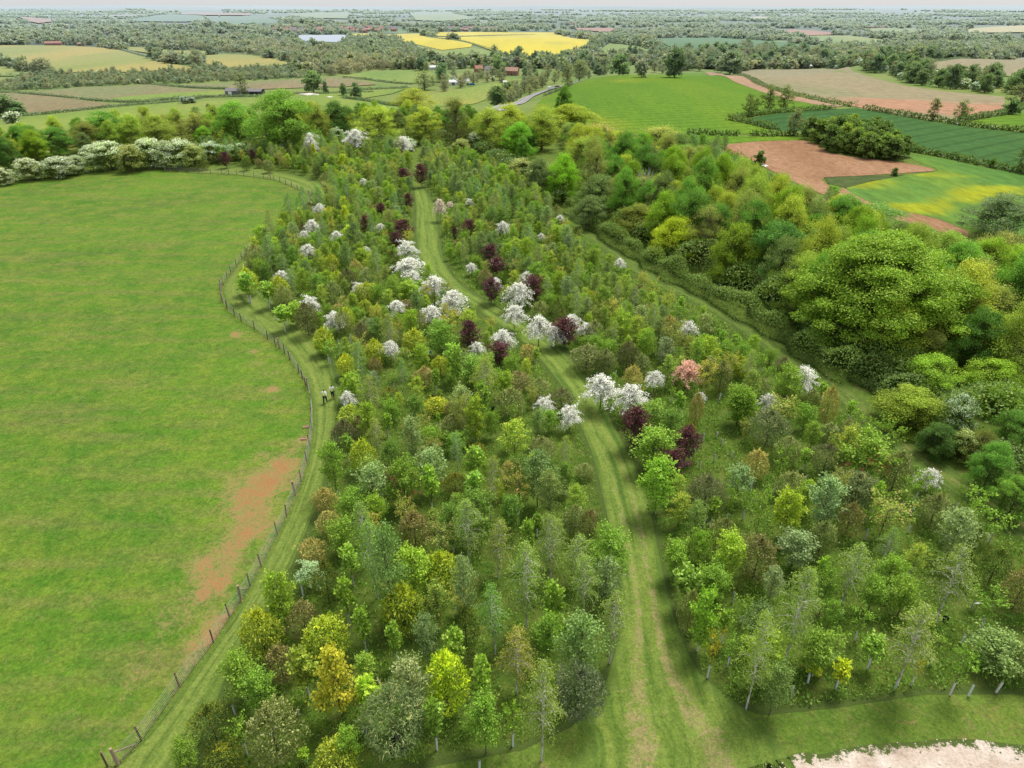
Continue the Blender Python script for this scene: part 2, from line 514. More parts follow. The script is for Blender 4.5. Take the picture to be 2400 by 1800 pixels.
def g_puffs(rng, h, r, th, pf, npuff, pr, n, ll, lw, cols, flat=.65, tip=None, trunk_r=.25, sparse=0.0, nlimb=9, inner=.25, out_n=.9, core=.0):
    """A grown tree: limbs that end in leaf clouds arranged over an irregular crown envelope."""
    Lv = Leaves(); lines = []
    env_c = rnd(rng, 10); env_a = rng.uniform(-.22, .22, 10)
    cent = []
    for i in range(npuff):
        t = rng.uniform(0, 1) ** .8
        az = i * 2.39996 + rng.normal(0, .35)
        q = 1 - inner * rng.uniform(0, 1) ** 1.5 * 1.6
        dirv = unit(np.array([math.cos(az), math.sin(az), 2 * t - 1.0]))
        e = 1 + (np.exp(-(1 - env_c @ dirv) / .3) * env_a).sum()
        R = r * prof(pf, t) * e * q
        cent.append((np.array([math.cos(az) * R, math.sin(az) * R, th + (h - th) * (t * (.92 + .08 * e))]), t, az))
    tz = np.linspace(0, h * .72, 7)
    bend = rng.normal(0, .02, 2)
    trunk = [np.array([bend[0] * z, bend[1] * z, z]) for z in tz]
    lines.append((trunk, [trunk_r * (1.2 - 1.05 * i / 6) for i in range(7)]))
    for c, t, az in cent[:nlimb * 3]:
        z0 = min(h * .66, max(th * .7, c[2] - .45 * math.hypot(c[0], c[1])))
        a = np.array([bend[0] * z0, bend[1] * z0, z0]); s = np.linspace(0, 1, 5)[:, None]
        m = a * .45 + c * .55 + np.array([0, 0, .08 * h])
        lines.append(((1 - s) ** 2 * a + 2 * s * (1 - s) * m + s ** 2 * c, [trunk_r * .42 * (1 - .85 * q) for q in s[:, 0]]))
    for c, t, az in cent:
        k = max(6, int(n / npuff * rng.uniform(.6, 1.4)))
        rr = pr * rng.uniform(.65, 1.3)
        d = rnd(rng, k)
        low = d[:, 2] < -.2
        d[low, 2] *= -.6
        dep = 1 - rng.uniform(0, 1, k) ** 1.6 * (.5 + .4 * sparse)
        f = lumps(rng, d, 7, .3, .2)
        P = c + d * np.array([1, 1, flat]) * rr * (dep * f)[:, None] * (1 + .35 * sparse * rng.normal(size=(k, 1)))
        outw = unit(c - np.array([0, 0, th + (h - th) * .35]))
        N = d * out_n + outw * .35 + rnd(rng, k) * .65 + np.array([0, 0, .25])
        D = rnd(rng, k) + outw * .3
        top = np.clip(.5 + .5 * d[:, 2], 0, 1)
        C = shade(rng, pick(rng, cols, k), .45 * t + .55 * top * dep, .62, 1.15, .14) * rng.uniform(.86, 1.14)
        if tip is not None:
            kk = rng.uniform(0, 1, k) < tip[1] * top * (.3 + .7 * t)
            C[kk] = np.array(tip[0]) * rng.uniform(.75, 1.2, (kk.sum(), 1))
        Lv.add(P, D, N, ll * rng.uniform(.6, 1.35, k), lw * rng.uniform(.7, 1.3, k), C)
    if core:                                                   # leaves deep inside the crown, shade painted in as a darker colour
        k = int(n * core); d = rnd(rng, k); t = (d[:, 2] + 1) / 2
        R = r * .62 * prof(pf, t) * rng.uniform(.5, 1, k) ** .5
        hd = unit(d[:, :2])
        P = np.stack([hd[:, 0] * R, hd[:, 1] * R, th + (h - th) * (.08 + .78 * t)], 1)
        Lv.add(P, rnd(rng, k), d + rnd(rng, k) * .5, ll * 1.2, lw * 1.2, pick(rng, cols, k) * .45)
    return Lv, lines


# leaf colours (linear albedo)
GRN = [(3, (.100, .165, .024)), (2, (.130, .20, .030)), (1, (.075, .13, .024))]
LIME = [(3, (.175, .225, .03)), (2, (.14, .20, .03)), (1, (.10, .16, .02))]
FRESH = [(3, (.135, .215, .035)), (2, (.175, .25, .05)), (1, (.095, .155, .03))]
BIR = [(3, (.130, .180, .040)), (2, (.155, .20, .055)), (1, (.10, .145, .035))]
GREY = [(3, (.125, .175, .085)), (2, (.16, .21, .11)), (1, (.085, .125, .055))]
BLUE = [(3, (.10, .155, .05)), (2, (.125, .185, .065)), (1, (.07, .11, .035))]
OLIVE = [(3, (.098, .112, .042)), (2, (.12, .132, .055)), (1, (.065, .078, .028))]
DARK = [(3, (.032, .055, .012)), (2, (.05, .075, .016)), (1, (.02, .035, .01))]
PURP = [(3, (.044, .016, .027)), (2, (.058, .021, .035)), (1, (.026, .010, .016))]
WHITE = [(6, (.80, .79, .74)), (3, (.70, .69, .62)), (1.3, (.22, .30, .10))]
PINE = [(3, (.065, .075, .035)), (2, (.09, .10, .05)), (1, (.035, .04, .02))]
YOLV = [(3, (.130, .168, .028)), (2, (.165, .20, .036)), (1, (.09, .125, .02))]
MIDG = [(3, (.06, .115, .018)), (2, (.08, .145, .024)), (1, (.04, .075, .014))]
BRWN = [(3, (.125, .125, .055)), (2, (.15, .145, .07)), (1, (.09, .12, .035))]

KINDS = {}


def kind(name, fn, variants, h, w, leafmat='leaf', barkmat='bark', **extra):
    protos = []
    for v in range(variants):
        rng = np.random.default_rng(hash_(name) + v * 101)
        Lv, lines = fn(rng)
        protos.append((Lv.mesh(name + '_crown', M[leafmat]), tube_mesh(name + '_trunk', lines, M[barkmat])))
    KINDS[name] = dict(protos=protos, h=h, w=w, **extra)


def hash_(s):
    return sum((i + 1) * ord(c) for i, c in enumerate(s)) * 7


kind('birch_tree', lambda g: g_branchy(g, 6.6, 1.25, 1.9, 'egg', 66, .55, 84, .115, .055, BIR, droop=.75, spread=.11, trunk_r=.062, lean=.03, up_n=.2), 5, 6.6, 2.7, barkmat='birch_bark')
kind('maple_tree', lambda g: g_branchy(g, 4.6, 1.25, .8, 'round', 52, .6, 72, .155, .11, GRN, spread=.12, trunk_r=.045), 5, 4.6, 2.7)
kind('oak_tree', lambda g: g_branchy(g, 4.4, 1.15, .7, 'egg', 44, .8, 72, .15, .095, FRESH, spread=.11, trunk_r=.04, tip=((.25, .24, .04), .25)), 5, 4.4, 2.5)
kind('whitebeam_tree', lambda g: g_branchy(g, 4.8, 1.2, .8, 'egg', 50, .9, 62, .16, .10, GREY, spread=.11, trunk_r=.04), 4, 4.8, 2.6)
kind('aspen_tree', lambda g: g_branchy(g, 5.6, 1.25, .9, 'egg', 66, .8, 70, .135, .095, BLUE, spread=.13, trunk_r=.045), 5, 5.6, 2.6)
kind('hazel_bush', lambda g: g_branchy(g, 3.0, 1.4, .15, 'dome', 46, 1.0, 66, .15, .115, GRN, spread=.13, trunk_r=.03, start=.2), 4, 3.0, 2.9)
kind('cherry_tree', lambda g: g_branchy(g, 4.2, 1.35, .9, 'vase', 36, .7, 62, .14, .09, [(3, (.14, .19, .035)), (2, (.18, .20, .05)), (1, (.10, .11, .03))], spread=.10, trunk_r=.04, tip=((.30, .20, .09), .25)), 4, 4.2, 2.8)
kind('holly_bush', lambda g: g_bush(g, 2.9, 1.15, 3300, .125, .065, OLIVE, tip=((.19, .185, .095), .4), bump=.30, k=30, width=.045), 4, 2.9, 2.3, 'gloss')
kind('laurel_bush', lambda g: g_bush(g, 2.9, 1.25, 3000, .16, .075, [(3, (.16, .205, .022)), (2, (.20, .24, .026)), (1, (.10, .14, .016))], tip=((.29, .30, .035), .6), bump=.30, up=.15, k=30, width=.05), 4, 2.9, 2.5, 'gloss')
kind('yew_bush', lambda g: g_bush(g, 2.9, 1.05, 3600, .11, .045, DARK, tip=((.105, .11, .012), .7), bump=.2, k=26, width=.05), 4, 2.9, 2.1)
kind('copper_beech', lambda g: g_branchy(g, 4.0, 1.15, .5, 'egg', 54, .75, 76, .145, .095, PURP, spread=.12, trunk_r=.045, tip=((.10, .032, .036), .3)), 4, 4.0, 2.4)
kind('blossom_tree', lambda g: g_branchy(g, 3.1, 1.5, 1.35, 'dome', 64, .16, 74, .12, .09, WHITE, droop=.30, spread=.07, trunk_r=.04, up_n=1.5, start=.1), 4, 3.1, 3.0, 'petal')
kind('pine_tree', lambda g: g_bush(g, 3.2, 1.3, 5200, .17, .028, PINE, tip=((.20, .165, .09), .25), bump=.36, k=24, width=.06, up=.5, z0=.14, trunk_r=.07), 4, 3.2, 2.6)
kind('golden_maple', lambda g: g_branchy(g, 4.2, 1.35, .5, 'cone', 62, .3, 62, .17, .13, [(3, (.29, .275, .03)), (2, (.35, .31, .035)), (1, (.20, .205, .025))], spread=.11, trunk_r=.05), 2, 4.2, 2.8)
kind('lime_tree', lambda g: g_branchy(g, 3.8, 1.0, .6, 'col', 50, .4, 66, .155, .115, LIME, spread=.12, trunk_r=.04), 3, 3.8, 2.1)
kind('horse_chestnut', lambda g: g_branchy(g, 4.4, 1.5, .7, 'round', 50, .55, 74, .21, .13, GRN, spread=.12, trunk_r=.05), 2, 4.4, 3.1)
kind('sapling', lambda g: g_branchy(g, 3.3, .5, 1.15, 'col', 24, .8, 34, .19, .16, FRESH, spread=.16, trunk_r=.022, up_n=.3), 5, 3.3, 1.1)
kind('thin_sapling', lambda g: g_branchy(g, 3.2, .9, 1.2, 'vase', 16, .7, 26, .18, .13, GRN, spread=.12, trunk_r=.02), 4, 3.2, 1.9)

# grown hedgerow trees
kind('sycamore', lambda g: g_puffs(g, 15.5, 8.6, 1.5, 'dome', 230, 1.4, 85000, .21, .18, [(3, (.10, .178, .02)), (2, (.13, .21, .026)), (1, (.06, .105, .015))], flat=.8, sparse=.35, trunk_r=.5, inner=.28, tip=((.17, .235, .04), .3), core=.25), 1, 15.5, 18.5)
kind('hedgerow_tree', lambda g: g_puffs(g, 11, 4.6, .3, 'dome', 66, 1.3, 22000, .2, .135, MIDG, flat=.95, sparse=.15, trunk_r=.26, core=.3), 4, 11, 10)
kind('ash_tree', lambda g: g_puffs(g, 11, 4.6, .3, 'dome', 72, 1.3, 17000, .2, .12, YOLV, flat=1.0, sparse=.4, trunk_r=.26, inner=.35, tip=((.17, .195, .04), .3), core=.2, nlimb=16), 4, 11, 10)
kind('field_maple', lambda g: g_puffs(g, 9, 4.4, .2, 'dome', 66, 1.2, 21000, .185, .13, [(3, (.135, .178, .016)), (2, (.17, .205, .018)), (1, (.085, .115, .012))], flat=.9, sparse=.2, trunk_r=.22, inner=.25, core=.3), 3, 9, 9.6)
kind('budding_tree', lambda g: g_puffs(g, 11, 4.6, .4, 'dome', 80, 1.3, 12000, .21, .09, BRWN, flat=1.05, sparse=1.1, trunk_r=.24, inner=.4, nlimb=18, core=.2), 3, 11, 10)
kind('hawthorn', lambda g: g_puffs(g, 6, 3.1, .5, 'dome', 44, .95, 7500, .2, .14, [(3, (.085, .12, .03)), (2, (.11, .15, .04))], flat=.7, trunk_r=.14, inner=.2, tip=((.40, .415, .47), .72), core=.3), 4, 6, 6.8)
kind('willow', lambda g: g_puffs(g, 10, 5, .5, 'dome', 70, 1.3, 13000, .32, .11, [(3, (.088, .118, .048)), (2, (.11, .14, .06)), (1, (.055, .075, .028))], flat=.7, trunk_r=.25, core=.3), 2, 10, 11)
kind('valley_tree', lambda g: g_puffs(g, 11, 4.7, .8, 'dome', 34, 1.6, 1700, .9, .65, [(3, (.070, .110, .026)), (2, (.09, .135, .034)), (1, (.045, .072, .02))], flat=.75, trunk_r=.3, core=.35), 4, 11, 10.5)
kind('valley_bare_tree', lambda g: g_puffs(g, 11, 4.4, .5, 'round', 34, 1.5, 1300, .7, .30, BRWN, flat=.95, sparse=.9, trunk_r=.28, nlimb=12, core=.2), 3, 11, 10)
kind('valley_hawthorn', lambda g: g_puffs(g, 5, 3, .3, 'dome', 22, 1.1, 800, .6, .45, [(1, (.08, .11, .03))], flat=.7, trunk_r=.12, tip=((.36, .375, .45), .9), core=.3), 2, 5, 6.4)

# tree guards: a plastic tube with a stake
def tube_fn(bm):
    r = bmesh.ops.create_cone(bm, segments=10, radius1=.062, radius2=.058, depth=1.2, cap_ends=False)['verts']
    bmesh.ops.translate(bm, verts=r, vec=(0, 0, .6))
    r = bmesh.ops.create_cone(bm, segments=10, radius1=.07, radius2=.062, depth=.03, cap_ends=False)['verts']
    bmesh.ops.translate(bm, verts=r, vec=(0, 0, 1.2))
TUBE = bm_mesh('tree_guard_tube', tube_fn, M['tube'], True)
STAKE = bm_mesh('guard_stake', lambda bm: box(bm, (.078, 0, .55), (.026, .026, 1.1)), M['stake'])
MESHG = bm_mesh('mesh_guard', lambda bm: bmesh.ops.translate(bm, verts=bmesh.ops.create_cone(bm, segments=12, radius1=.24, radius2=.22, depth=.75, cap_ends=False)['verts'], vec=(0, 0, .37)), M['guard'], True)

TREES = []          # records for the label pass
OCC = []            # ground spots already planted


def put_tree(k, g, H=None, W=None, tint=None, desc=None, guard=None, near=True, name=None, zone=None, cat=None, lean=0.0, rz=None):
    K = KINDS[k]
    H = H or K['h']; W = W or K['w']
    crown, trunk = random.choice(K['protos'])
    name = name or k
    sc = (W / K['w'], W / K['w'], H / K['h'])
    ang = random.uniform(0, 6.283) if rz is None else rz
    root = link(name, None, None, (g[0], g[1], g[2] - .02), ang)
    if lean: root.rotation_euler = (0, lean, ang)
    t = link('trunk', trunk, root, scale=sc)
    c = link('crown', crown, root, scale=sc, color=tint or (1, 1, 1))
    if guard == 'tube':
        gs = min(1.0, .30 * H / 1.2 * 1.25)
        gd = link('tree_guard', TUBE, root, scale=(1, 1, gs)); link('stake', STAKE, gd)
    elif guard == 'mesh':
        link('mesh_guard', MESHG, root)
    TREES.append(dict(root=root, kind=name, desc=desc, g=g, zone=zone, cat=cat or 'tree'))
    OCC.append((g[0], g[1]))
    return root

# ------------------------------------------------------------------ the land
def lift(r, layer=1): return layer * (.012 + np.minimum(4.5e-7 * np.asarray(r) ** 2, .00042 * np.asarray(r)))


def resample(P, n):
    P = np.asarray(P, float)[:, :2]
    s = np.concatenate([[0], np.cumsum(np.linalg.norm(np.diff(P, axis=0), axis=1))])
    t = np.linspace(0, s[-1], n)
    return np.stack([np.interp(t, s, P[:, 0]), np.interp(t, s, P[:, 1])], 1)


def smooth_line(P, n, it=2):
    P = np.asarray(P, float)[:, :2]
    for _ in range(it):
        q = [P[0]]
        for a, b in zip(P[:-1], P[1:]): q += [a * .75 + b * .25, a * .25 + b * .75]
        q.append(P[-1]); P = np.array(q)
    return resample(P, n)


def sheet(name, poly, spacing, mat, layer=1, label=None, attrs=None, edge=None):
    """One draped sheet of land: the outline densified, filled with a jittered grid, laid just above what is under it."""
    P = np.array([p[:2] for p in poly], float)
    out = []
    for a, b in zip(P, np.roll(P, -1, 0)):
        k = max(1, int(np.linalg.norm(b - a) / spacing))
        out += [a + (b - a) * i / k for i in range(k)]
    out = np.array(out)
    lo, hi = P.min(0), P.max(0)
    gx, gy = np.meshgrid(np.arange(lo[0], hi[0], spacing), np.arange(lo[1], hi[1], spacing * .87))
    gx = gx + (np.arange(gx.shape[0]) % 2)[:, None] * spacing / 2
    gx, gy = gx.ravel(), gy.ravel()
    ok = inside(P, gx, gy); gx, gy = gx[ok], gy[ok]
    ok = dist_poly(P, gx, gy) > spacing * .45; gx, gy = gx[ok], gy[ok]
    pts = [Vector(p) for p in out] + [Vector((a, b)) for a, b in zip(gx, gy)]
    r = delaunay_2d_cdt(pts, [], [list(range(len(out)))], 1, 1e-5)
    v = np.array([(p.x, p.y) for p in r[0]])
    f = np.array([list(t) for t in r[2] if len(t) == 3])
    a = v[f[:, 1]] - v[f[:, 0]]; b = v[f[:, 2]] - v[f[:, 0]]
    fl = (a[:, 0] * b[:, 1] - a[:, 1] * b[:, 0]) < 0
    f[fl] = f[fl][:, ::-1]
    z = ground_z(v[:, 0], v[:, 1]) + lift(np.hypot(v[:, 0], v[:, 1]), layer)
    at_ = {k: fn(v[:, 0], v[:, 1]) for k, fn in (attrs or {}).items()}
    if edge: at_['edge'] = np.clip(dist_poly(P, v[:, 0], v[:, 1]) / edge, 0, 1.5)
    o = link(name, mesh_from(name, np.column_stack([v, z]), f, mat, smooth=True, attrs=at_))
    return tag(o, label, kind='structure')


def strip(name, left, right, mat, layer=2, n=160, m=12, label=None, wear=None):
    A, B = smooth_line(left, n), smooth_line(right, n)
    u = np.linspace(0, 1, m)
    V = A[:, None, :] * (1 - u)[None, :, None] + B[:, None, :] * u[None, :, None]
    c = (A + B) / 2
    s = np.concatenate([[0], np.cumsum(np.linalg.norm(np.diff(c, axis=0), axis=1))])
    w = np.linalg.norm(B - A, axis=1)
    uv = np.stack([(u[None, :] - .5) * w[:, None], np.broadcast_to(s[:, None], (n, m))], -1).reshape(-1, 2)
    V = V.reshape(-1, 2)
    z = ground_z(V[:, 0], V[:, 1]) + lift(np.hypot(V[:, 0], V[:, 1]), layer)
    i, j = np.meshgrid(np.arange(n - 1), np.arange(m - 1), indexing='ij')
    k = (i * m + j).ravel()
    F4 = np.stack([k, k + 1, k + m + 1, k + m], 1)
    uu = np.broadcast_to(u[None, :], (n, m)).ravel()
    at_ = dict(uu=uu)
    if wear is not None: at_['wear'] = wear(uu, V[:, 0], V[:, 1])
    me = mesh_from(name, np.column_stack([V, z]), F4, mat, smooth=True, uv=uv, attrs=at_)
    if np.mean([p.normal.z for p in me.polygons[:20]]) < 0: me.flip_normals()
    return tag(link(name, me), label, kind='structure'), (A, B)


# ground: one sheet from under the camera to the horizon
def build_ground():
    g = NT('open_country')
    v = g.node('ShaderNodeVectorMath'); v.operation = 'LENGTH'; g.lk(v.inputs[0], g.pos())
    d = v.outputs['Value']
    wob = g.node('ShaderNodeVectorMath'); wob.operation = 'ADD'; g.lk(wob.inputs[0], g.pos())
    nz = g.node('ShaderNodeTexNoise'); nz.inputs['Scale'].default_value = .004; g.lk(nz.inputs['Vector'], g.pos())
    sc = g.node('ShaderNodeVectorMath'); sc.operation = 'SCALE'; g.lk(sc.inputs[0], nz.outputs['Color']); sc.inputs['Scale'].default_value = 220
    g.lk(wob.inputs[1], sc.outputs[0])
    vo = g.node('ShaderNodeTexVoronoi'); vo.inputs['Scale'].default_value = .0034; vo.voronoi_dimensions = '2D'; g.lk(vo.inputs['Vector'], wob.outputs[0])
    ve = g.node('ShaderNodeTexVoronoi'); ve.inputs['Scale'].default_value = .0034; ve.voronoi_dimensions = '2D'; ve.feature = 'DISTANCE_TO_EDGE'; g.lk(ve.inputs['Vector'], wob.outputs[0])
    sep = g.node('ShaderNodeSeparateColor'); g.lk(sep.inputs[0], vo.outputs['Color'])
    fields = g.ramp(sep.outputs[0], [(0, (.10, .16, .045)), (.16, (.15, .20, .06)), (.30, (.07, .13, .045)), (.46, (.19, .20, .09)), (.60, (.045, .075, .03)),
                                     (.72, (.23, .19, .12)), (.80, (.12, .18, .05)), (.92, (.34, .30, .05)), (.95, (.09, .15, .05))], True)
    fields = g.mix(g.mapr(g.noise(.0022, 5), .46, .53), fields, (.040, .062, .026))
    fields = g.mix(g.mapr(ve.outputs['Distance'], .03, .06), (.035, .055, .022), fields)
    n1 = g.noise(.06, 4); n3 = g.noise(5, 4, .75)
    near = g.mix(g.mapr(n1, .35, .65), (.085, .15, .022), (.12, .185, .03))
    near = g.mix(g.mapr(g.noise(.7, 6, .75, dist=.6), .5, .7), near, (.155, .165, .045))
    near = g.mix(g.mapr(g.noise(.5, 7, .8, dist=1.2), .57, .70), near, (.235, .18, .085))
    near = g.mix(1.0, near, (.9, .88, .88), 'MULTIPLY')
    near = g.mix(1.0, near, g.ramp(g.noise(1.5, 6, .75, dist=.8), [(.28, (.58, .66, .55)), (.5, (1, 1, 1)), (.72, (1.4, 1.3, 1.2))]), 'MULTIPLY')
    near = g.mix(1.0, near, g.ramp(n3, [(.25, (.55, .58, .5)), (.5, (1, 1, 1)), (.75, (1.4, 1.38, 1.25))]), 'MULTIPLY')
    vale = g.mix(g.mapr(g.noise(.02, 4), .35, .65), (.10, .165, .035), (.17, .20, .055))
    near = g.mix(g.mapr(d, 260, 360), near, vale)
    col = g.mix(g.mapr(d, 1150, 1500), near, fields)
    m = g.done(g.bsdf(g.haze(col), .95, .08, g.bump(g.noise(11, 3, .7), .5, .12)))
    rr = np.concatenate([[0.5], np.geomspace(2, 30000, 300)])
    aa = np.radians(np.linspace(-100, 100, 321))
    R, A = np.meshgrid(rr, aa, indexing='ij')
    X = (R * np.sin(A)).ravel(); Y = (R * np.cos(A)).ravel()
    V = np.column_stack([X, Y, ground_z(X, Y)])
    n, k = R.shape
    i, j = np.meshgrid(np.arange(n - 1), np.arange(k - 1), indexing='ij')
    q = (i * k + j).ravel()
    F4 = np.stack([q, q + k, q + k + 1, q + 1], 1)
    me = mesh_from('ground', V, F4, m, smooth=True)
    if me.polygons[5000].normal.z < 0: me.flip_normals()
    tag(link('ground', me), 'open countryside of grass and small fields running to the horizon', kind='structure')


build_ground()

# fence line, from the bottom of the picture to the hawthorn hedge
FENCE_PX = [('L', 145, 1650), ('L', 215, 1640), ('L', 365, 1480), ('L', 610, 1135), ('L', 830, 845), ('L', 935, 680), ('L', 1010, 580), ('L', 1068, 480), ('L', 1140, 350),
            ('L', 1245, 145), ('L', 1303, 30), ('G', 530, 1275), ('G', 570, 1185), ('G', 605, 1060), ('G', 625, 955), ('G', 640, 850), ('G', 640, 770), ('G', 636, 680), ('G', 615, 590), ('G', 600, 570),
            ('G', 580, 525), ('G', 555, 485), ('G', 497, 400), ('G', 462, 355), ('G', 430, 325), ('G', 400, 300), ('G', 352, 265), ('G', 268, 200), ('G', 183, 150), ('G', 138, 115),
            ('G', 90, 70), ('D', 640, 1170), ('D', 615, 1130), ('D', 603, 1065), ('D', 605, 1040), ('D', 617, 1020), ('D', 643, 975), ('D', 668, 945), ('D', 703, 900), ('D', 738, 850),
            ('D', 762, 815), ('D', 792, 775), ('D', 828, 765), ('D', 876, 735), ('D', 930, 670), ('D', 968, 640), ('D', 1013, 628), ('D', 1060, 597), ('D', 1098, 568), ('D', 1125, 550),
            ('D', 1145, 530), ('D', 1165, 490), ('D', 1180, 450), ('D', 1172, 440), ('D', 1140, 420), ('D', 1100, 403), ('D', 1062, 383), ('D', 1023, 370), ('D', 985, 352), ('D', 945, 340),
            ('D', 925, 335), ('D', 880, 330), ('D', 818, 320), ('D', 752, 313), ('D', 706, 306), ('D', 655, 305), ('D', 608, 300), ('D', 537, 298), ('D', 462, 295), ('D', 388, 290),
            ('D', 318, 286), ('D', 270, 283), ('D', 243, 282)]
FENCE = [at(*cp(*p)) for p in FENCE_PX]
STRAINER = {1, 6, 11, 18, 24, 32, 33, 34, 52, 60, 65, 72}

HEDGE_FOOT = path('A', [(1070, 1085), (900, 1095), (700, 1115), (500, 1140), (250, 1170), (0, 1195), (-500, 1260), (-1100, 1340)])
f0 = FENCE[0]
pasture_poly = [np.array([f0[0] - 6, f0[1] - 14, 0]), *FENCE, *HEDGE_FOOT, np.array([-150, 60, 0]), np.array([-90, 4, 0])]
WEAR = [('G', 110, 1130, 2.0, .3), ('G', 90, 1290, 2.2, .35), ('G', 220, 1230, 1.8, .4), ('G', 330, 1030, 1.6, .5), ('L', 760, 330, 1.6, .5), ('L', 690, 430, 1.4, .4), ('L', 560, 660, 1.4, .4), ('G', 370, 1190, 2.2, 1.1), ('G', 480, 1070, 1.8, 1.0), ('G', 250, 1340, 2.2, .8), ('G', 540, 940, 1.2, .6), ('L', 1090, 100, 2.0, .95), ('L', 960, 230, 2.0, .75), ('L', 890, 430, 1.5, .9),
        ('L', 800, 520, 1.3, .9), ('L', 890, 690, 1.1, 1.15), ('L', 800, 830, .9, 1.1), ('L', 710, 910, .9, 1.0), ('L', 600, 720, 1.6, .3), ('L', 420, 960, 1.4, .35), ('L', 300, 1080, 1.4, .3),
        ('G', 265, 340, .7, 1.4), ('G', 270, 420, .6, 1.3), ('G', 325, 480, .6, 1.5), ('G', 385, 585, .8, 1.6), ('G', 400, 660, .5, 1.4), ('G', 150, 235, .9, 1.1), ('G', 605, 900, .6, 1.0),
        ('G', 400, 480, .4, .6), ('D', 700, 1330, 1.0, .55), ('W', 270, 840, 2.2, .35), ('W', 160, 720, 2.5, .3), ('W', 150, 570, 2.5, .3), ('W', 165, 860, .9, .6), ('L', 150, 1400, 2.5, .25),
        ('D', 150, 270, 2.5, .45)]
WS = [(at(*cp(c, x, y)), r, a) for c, x, y, r, a in WEAR]


def wear_f(X, Y):
    w = np.zeros_like(X)
    for p, r, a in WS: w += .56 * a * np.exp(-((X - p[0]) ** 2 + (Y - p[1]) ** 2) / (r * r))
    d = dist_poly([f[:2] for f in FENCE], X, Y, False)
    return w + .10 * np.exp(-(d / .8) ** 2)


M['pasture'] = grass_mat('grazed_pasture_grass', (.070, .180, .014), (.115, .240, .018), (.185, .262, .028), big=.05, mid=.28, fine=4.0, dry=(.245, .20, .075), bump=.6, wear=True,
                         streak=(.15, .07, .45, .45))
sheet('pasture', pasture_poly, 1.1, M['pasture'], 1, 'smooth grazed green pasture inside the curving wire fence, with bare red soil patches', attrs=dict(wear=wear_f))

# planting blocks (rough grass between the rides)
LB_LEFT = path('W', [(380, 1760), (440, 1600), (500, 1420), (575, 1310), (630, 1220), (690, 1080), (705, 1000), (720, 930), (735, 850), (705, 760), (660, 700), (600, 660), (552, 628), (535, 590), (548, 540),
                     (600, 490), (660, 455), (705, 425), (700, 398), (640, 378), (560, 365), (480, 358), (420, 362)])
LB_TOP = path('W', [(412, 345), (530, 333), (700, 318), (890, 322)])
RIDE_L = path('W', [(893, 405), (900, 450), (898, 500), (905, 560), (930, 600), (990, 640), (1060, 690), (1130, 735), (1180, 790), (1225, 850), (1255, 920), (1280, 980), (1300, 1060), (1320, 1150),
                    (1340, 1250), (1345, 1330), (1325, 1430), (1300, 1500), (1235, 1570), (1130, 1620), (980, 1690)])
RIDE_R = path('W', [(912, 405), (938, 440), (947, 500), (955, 560), (985, 610), (1045, 650), (1120, 690), (1170, 720), (1230, 770), (1290, 850), (1330, 930), (1370, 1000), (1400, 1080), (1420, 1180),
                    (1440, 1280), (1470, 1380), (1510, 1460)])
RB_BOT = path('W', [(1580, 1525), (1650, 1545), (1800, 1530), (2000, 1500), (2230, 1500), (2500, 1500)])
RR_L = [at(x, y) for x, y in [(1310, 508), (1400, 575), (1508, 655), (1641, 714), (1706, 754), (1764, 794), (1815, 837), (1887, 881), (1949, 910), (1994, 969), (2063, 1019), (2121, 1073), (2193, 1124), (2341, 1225), (2460, 1300), (2640, 1420)]]
RR_R = [at(x, y) for x, y in [(1325, 500), (1420, 570), (1526, 640), (1665, 712), (1735, 752), (1802, 793), (1870, 840), (1924, 875), (1982, 903), (2040, 950), (2116, 1014), (2170, 1055), (2245, 1108), (2400, 1205), (2520, 1280), (2700, 1395)]]
RB_TOP = path('W', [(905, 330), (1010, 345), (1100, 392), (1160, 430), (1205, 466)])
left_block = [*LB_LEFT, *LB_TOP, *RIDE_L[:-1]]
right_block = [*RIDE_R, *RB_BOT, *RR_L[::-1], *RB_TOP[::-1]]
M['rough'] = grass_mat('rough_planting_grass', (.085, .165, .018), (.125, .215, .024), (.17, .215, .04), big=.14, mid=.8, fine=7, dry=(.19, .16, .07), dry_amt=.35, bump=.9, edge=(.10, .15, .03))
sheet('planting_ground', left_block, 1.3, M['rough'], 1, 'rough grass under the young trees between the fence strip and the central ride', edge=1.2)
sheet('planting_ground', right_block, 1.3, M['rough'], 1, 'rough grass under the young trees between the central ride and the tall hedgerow', edge=1.2)


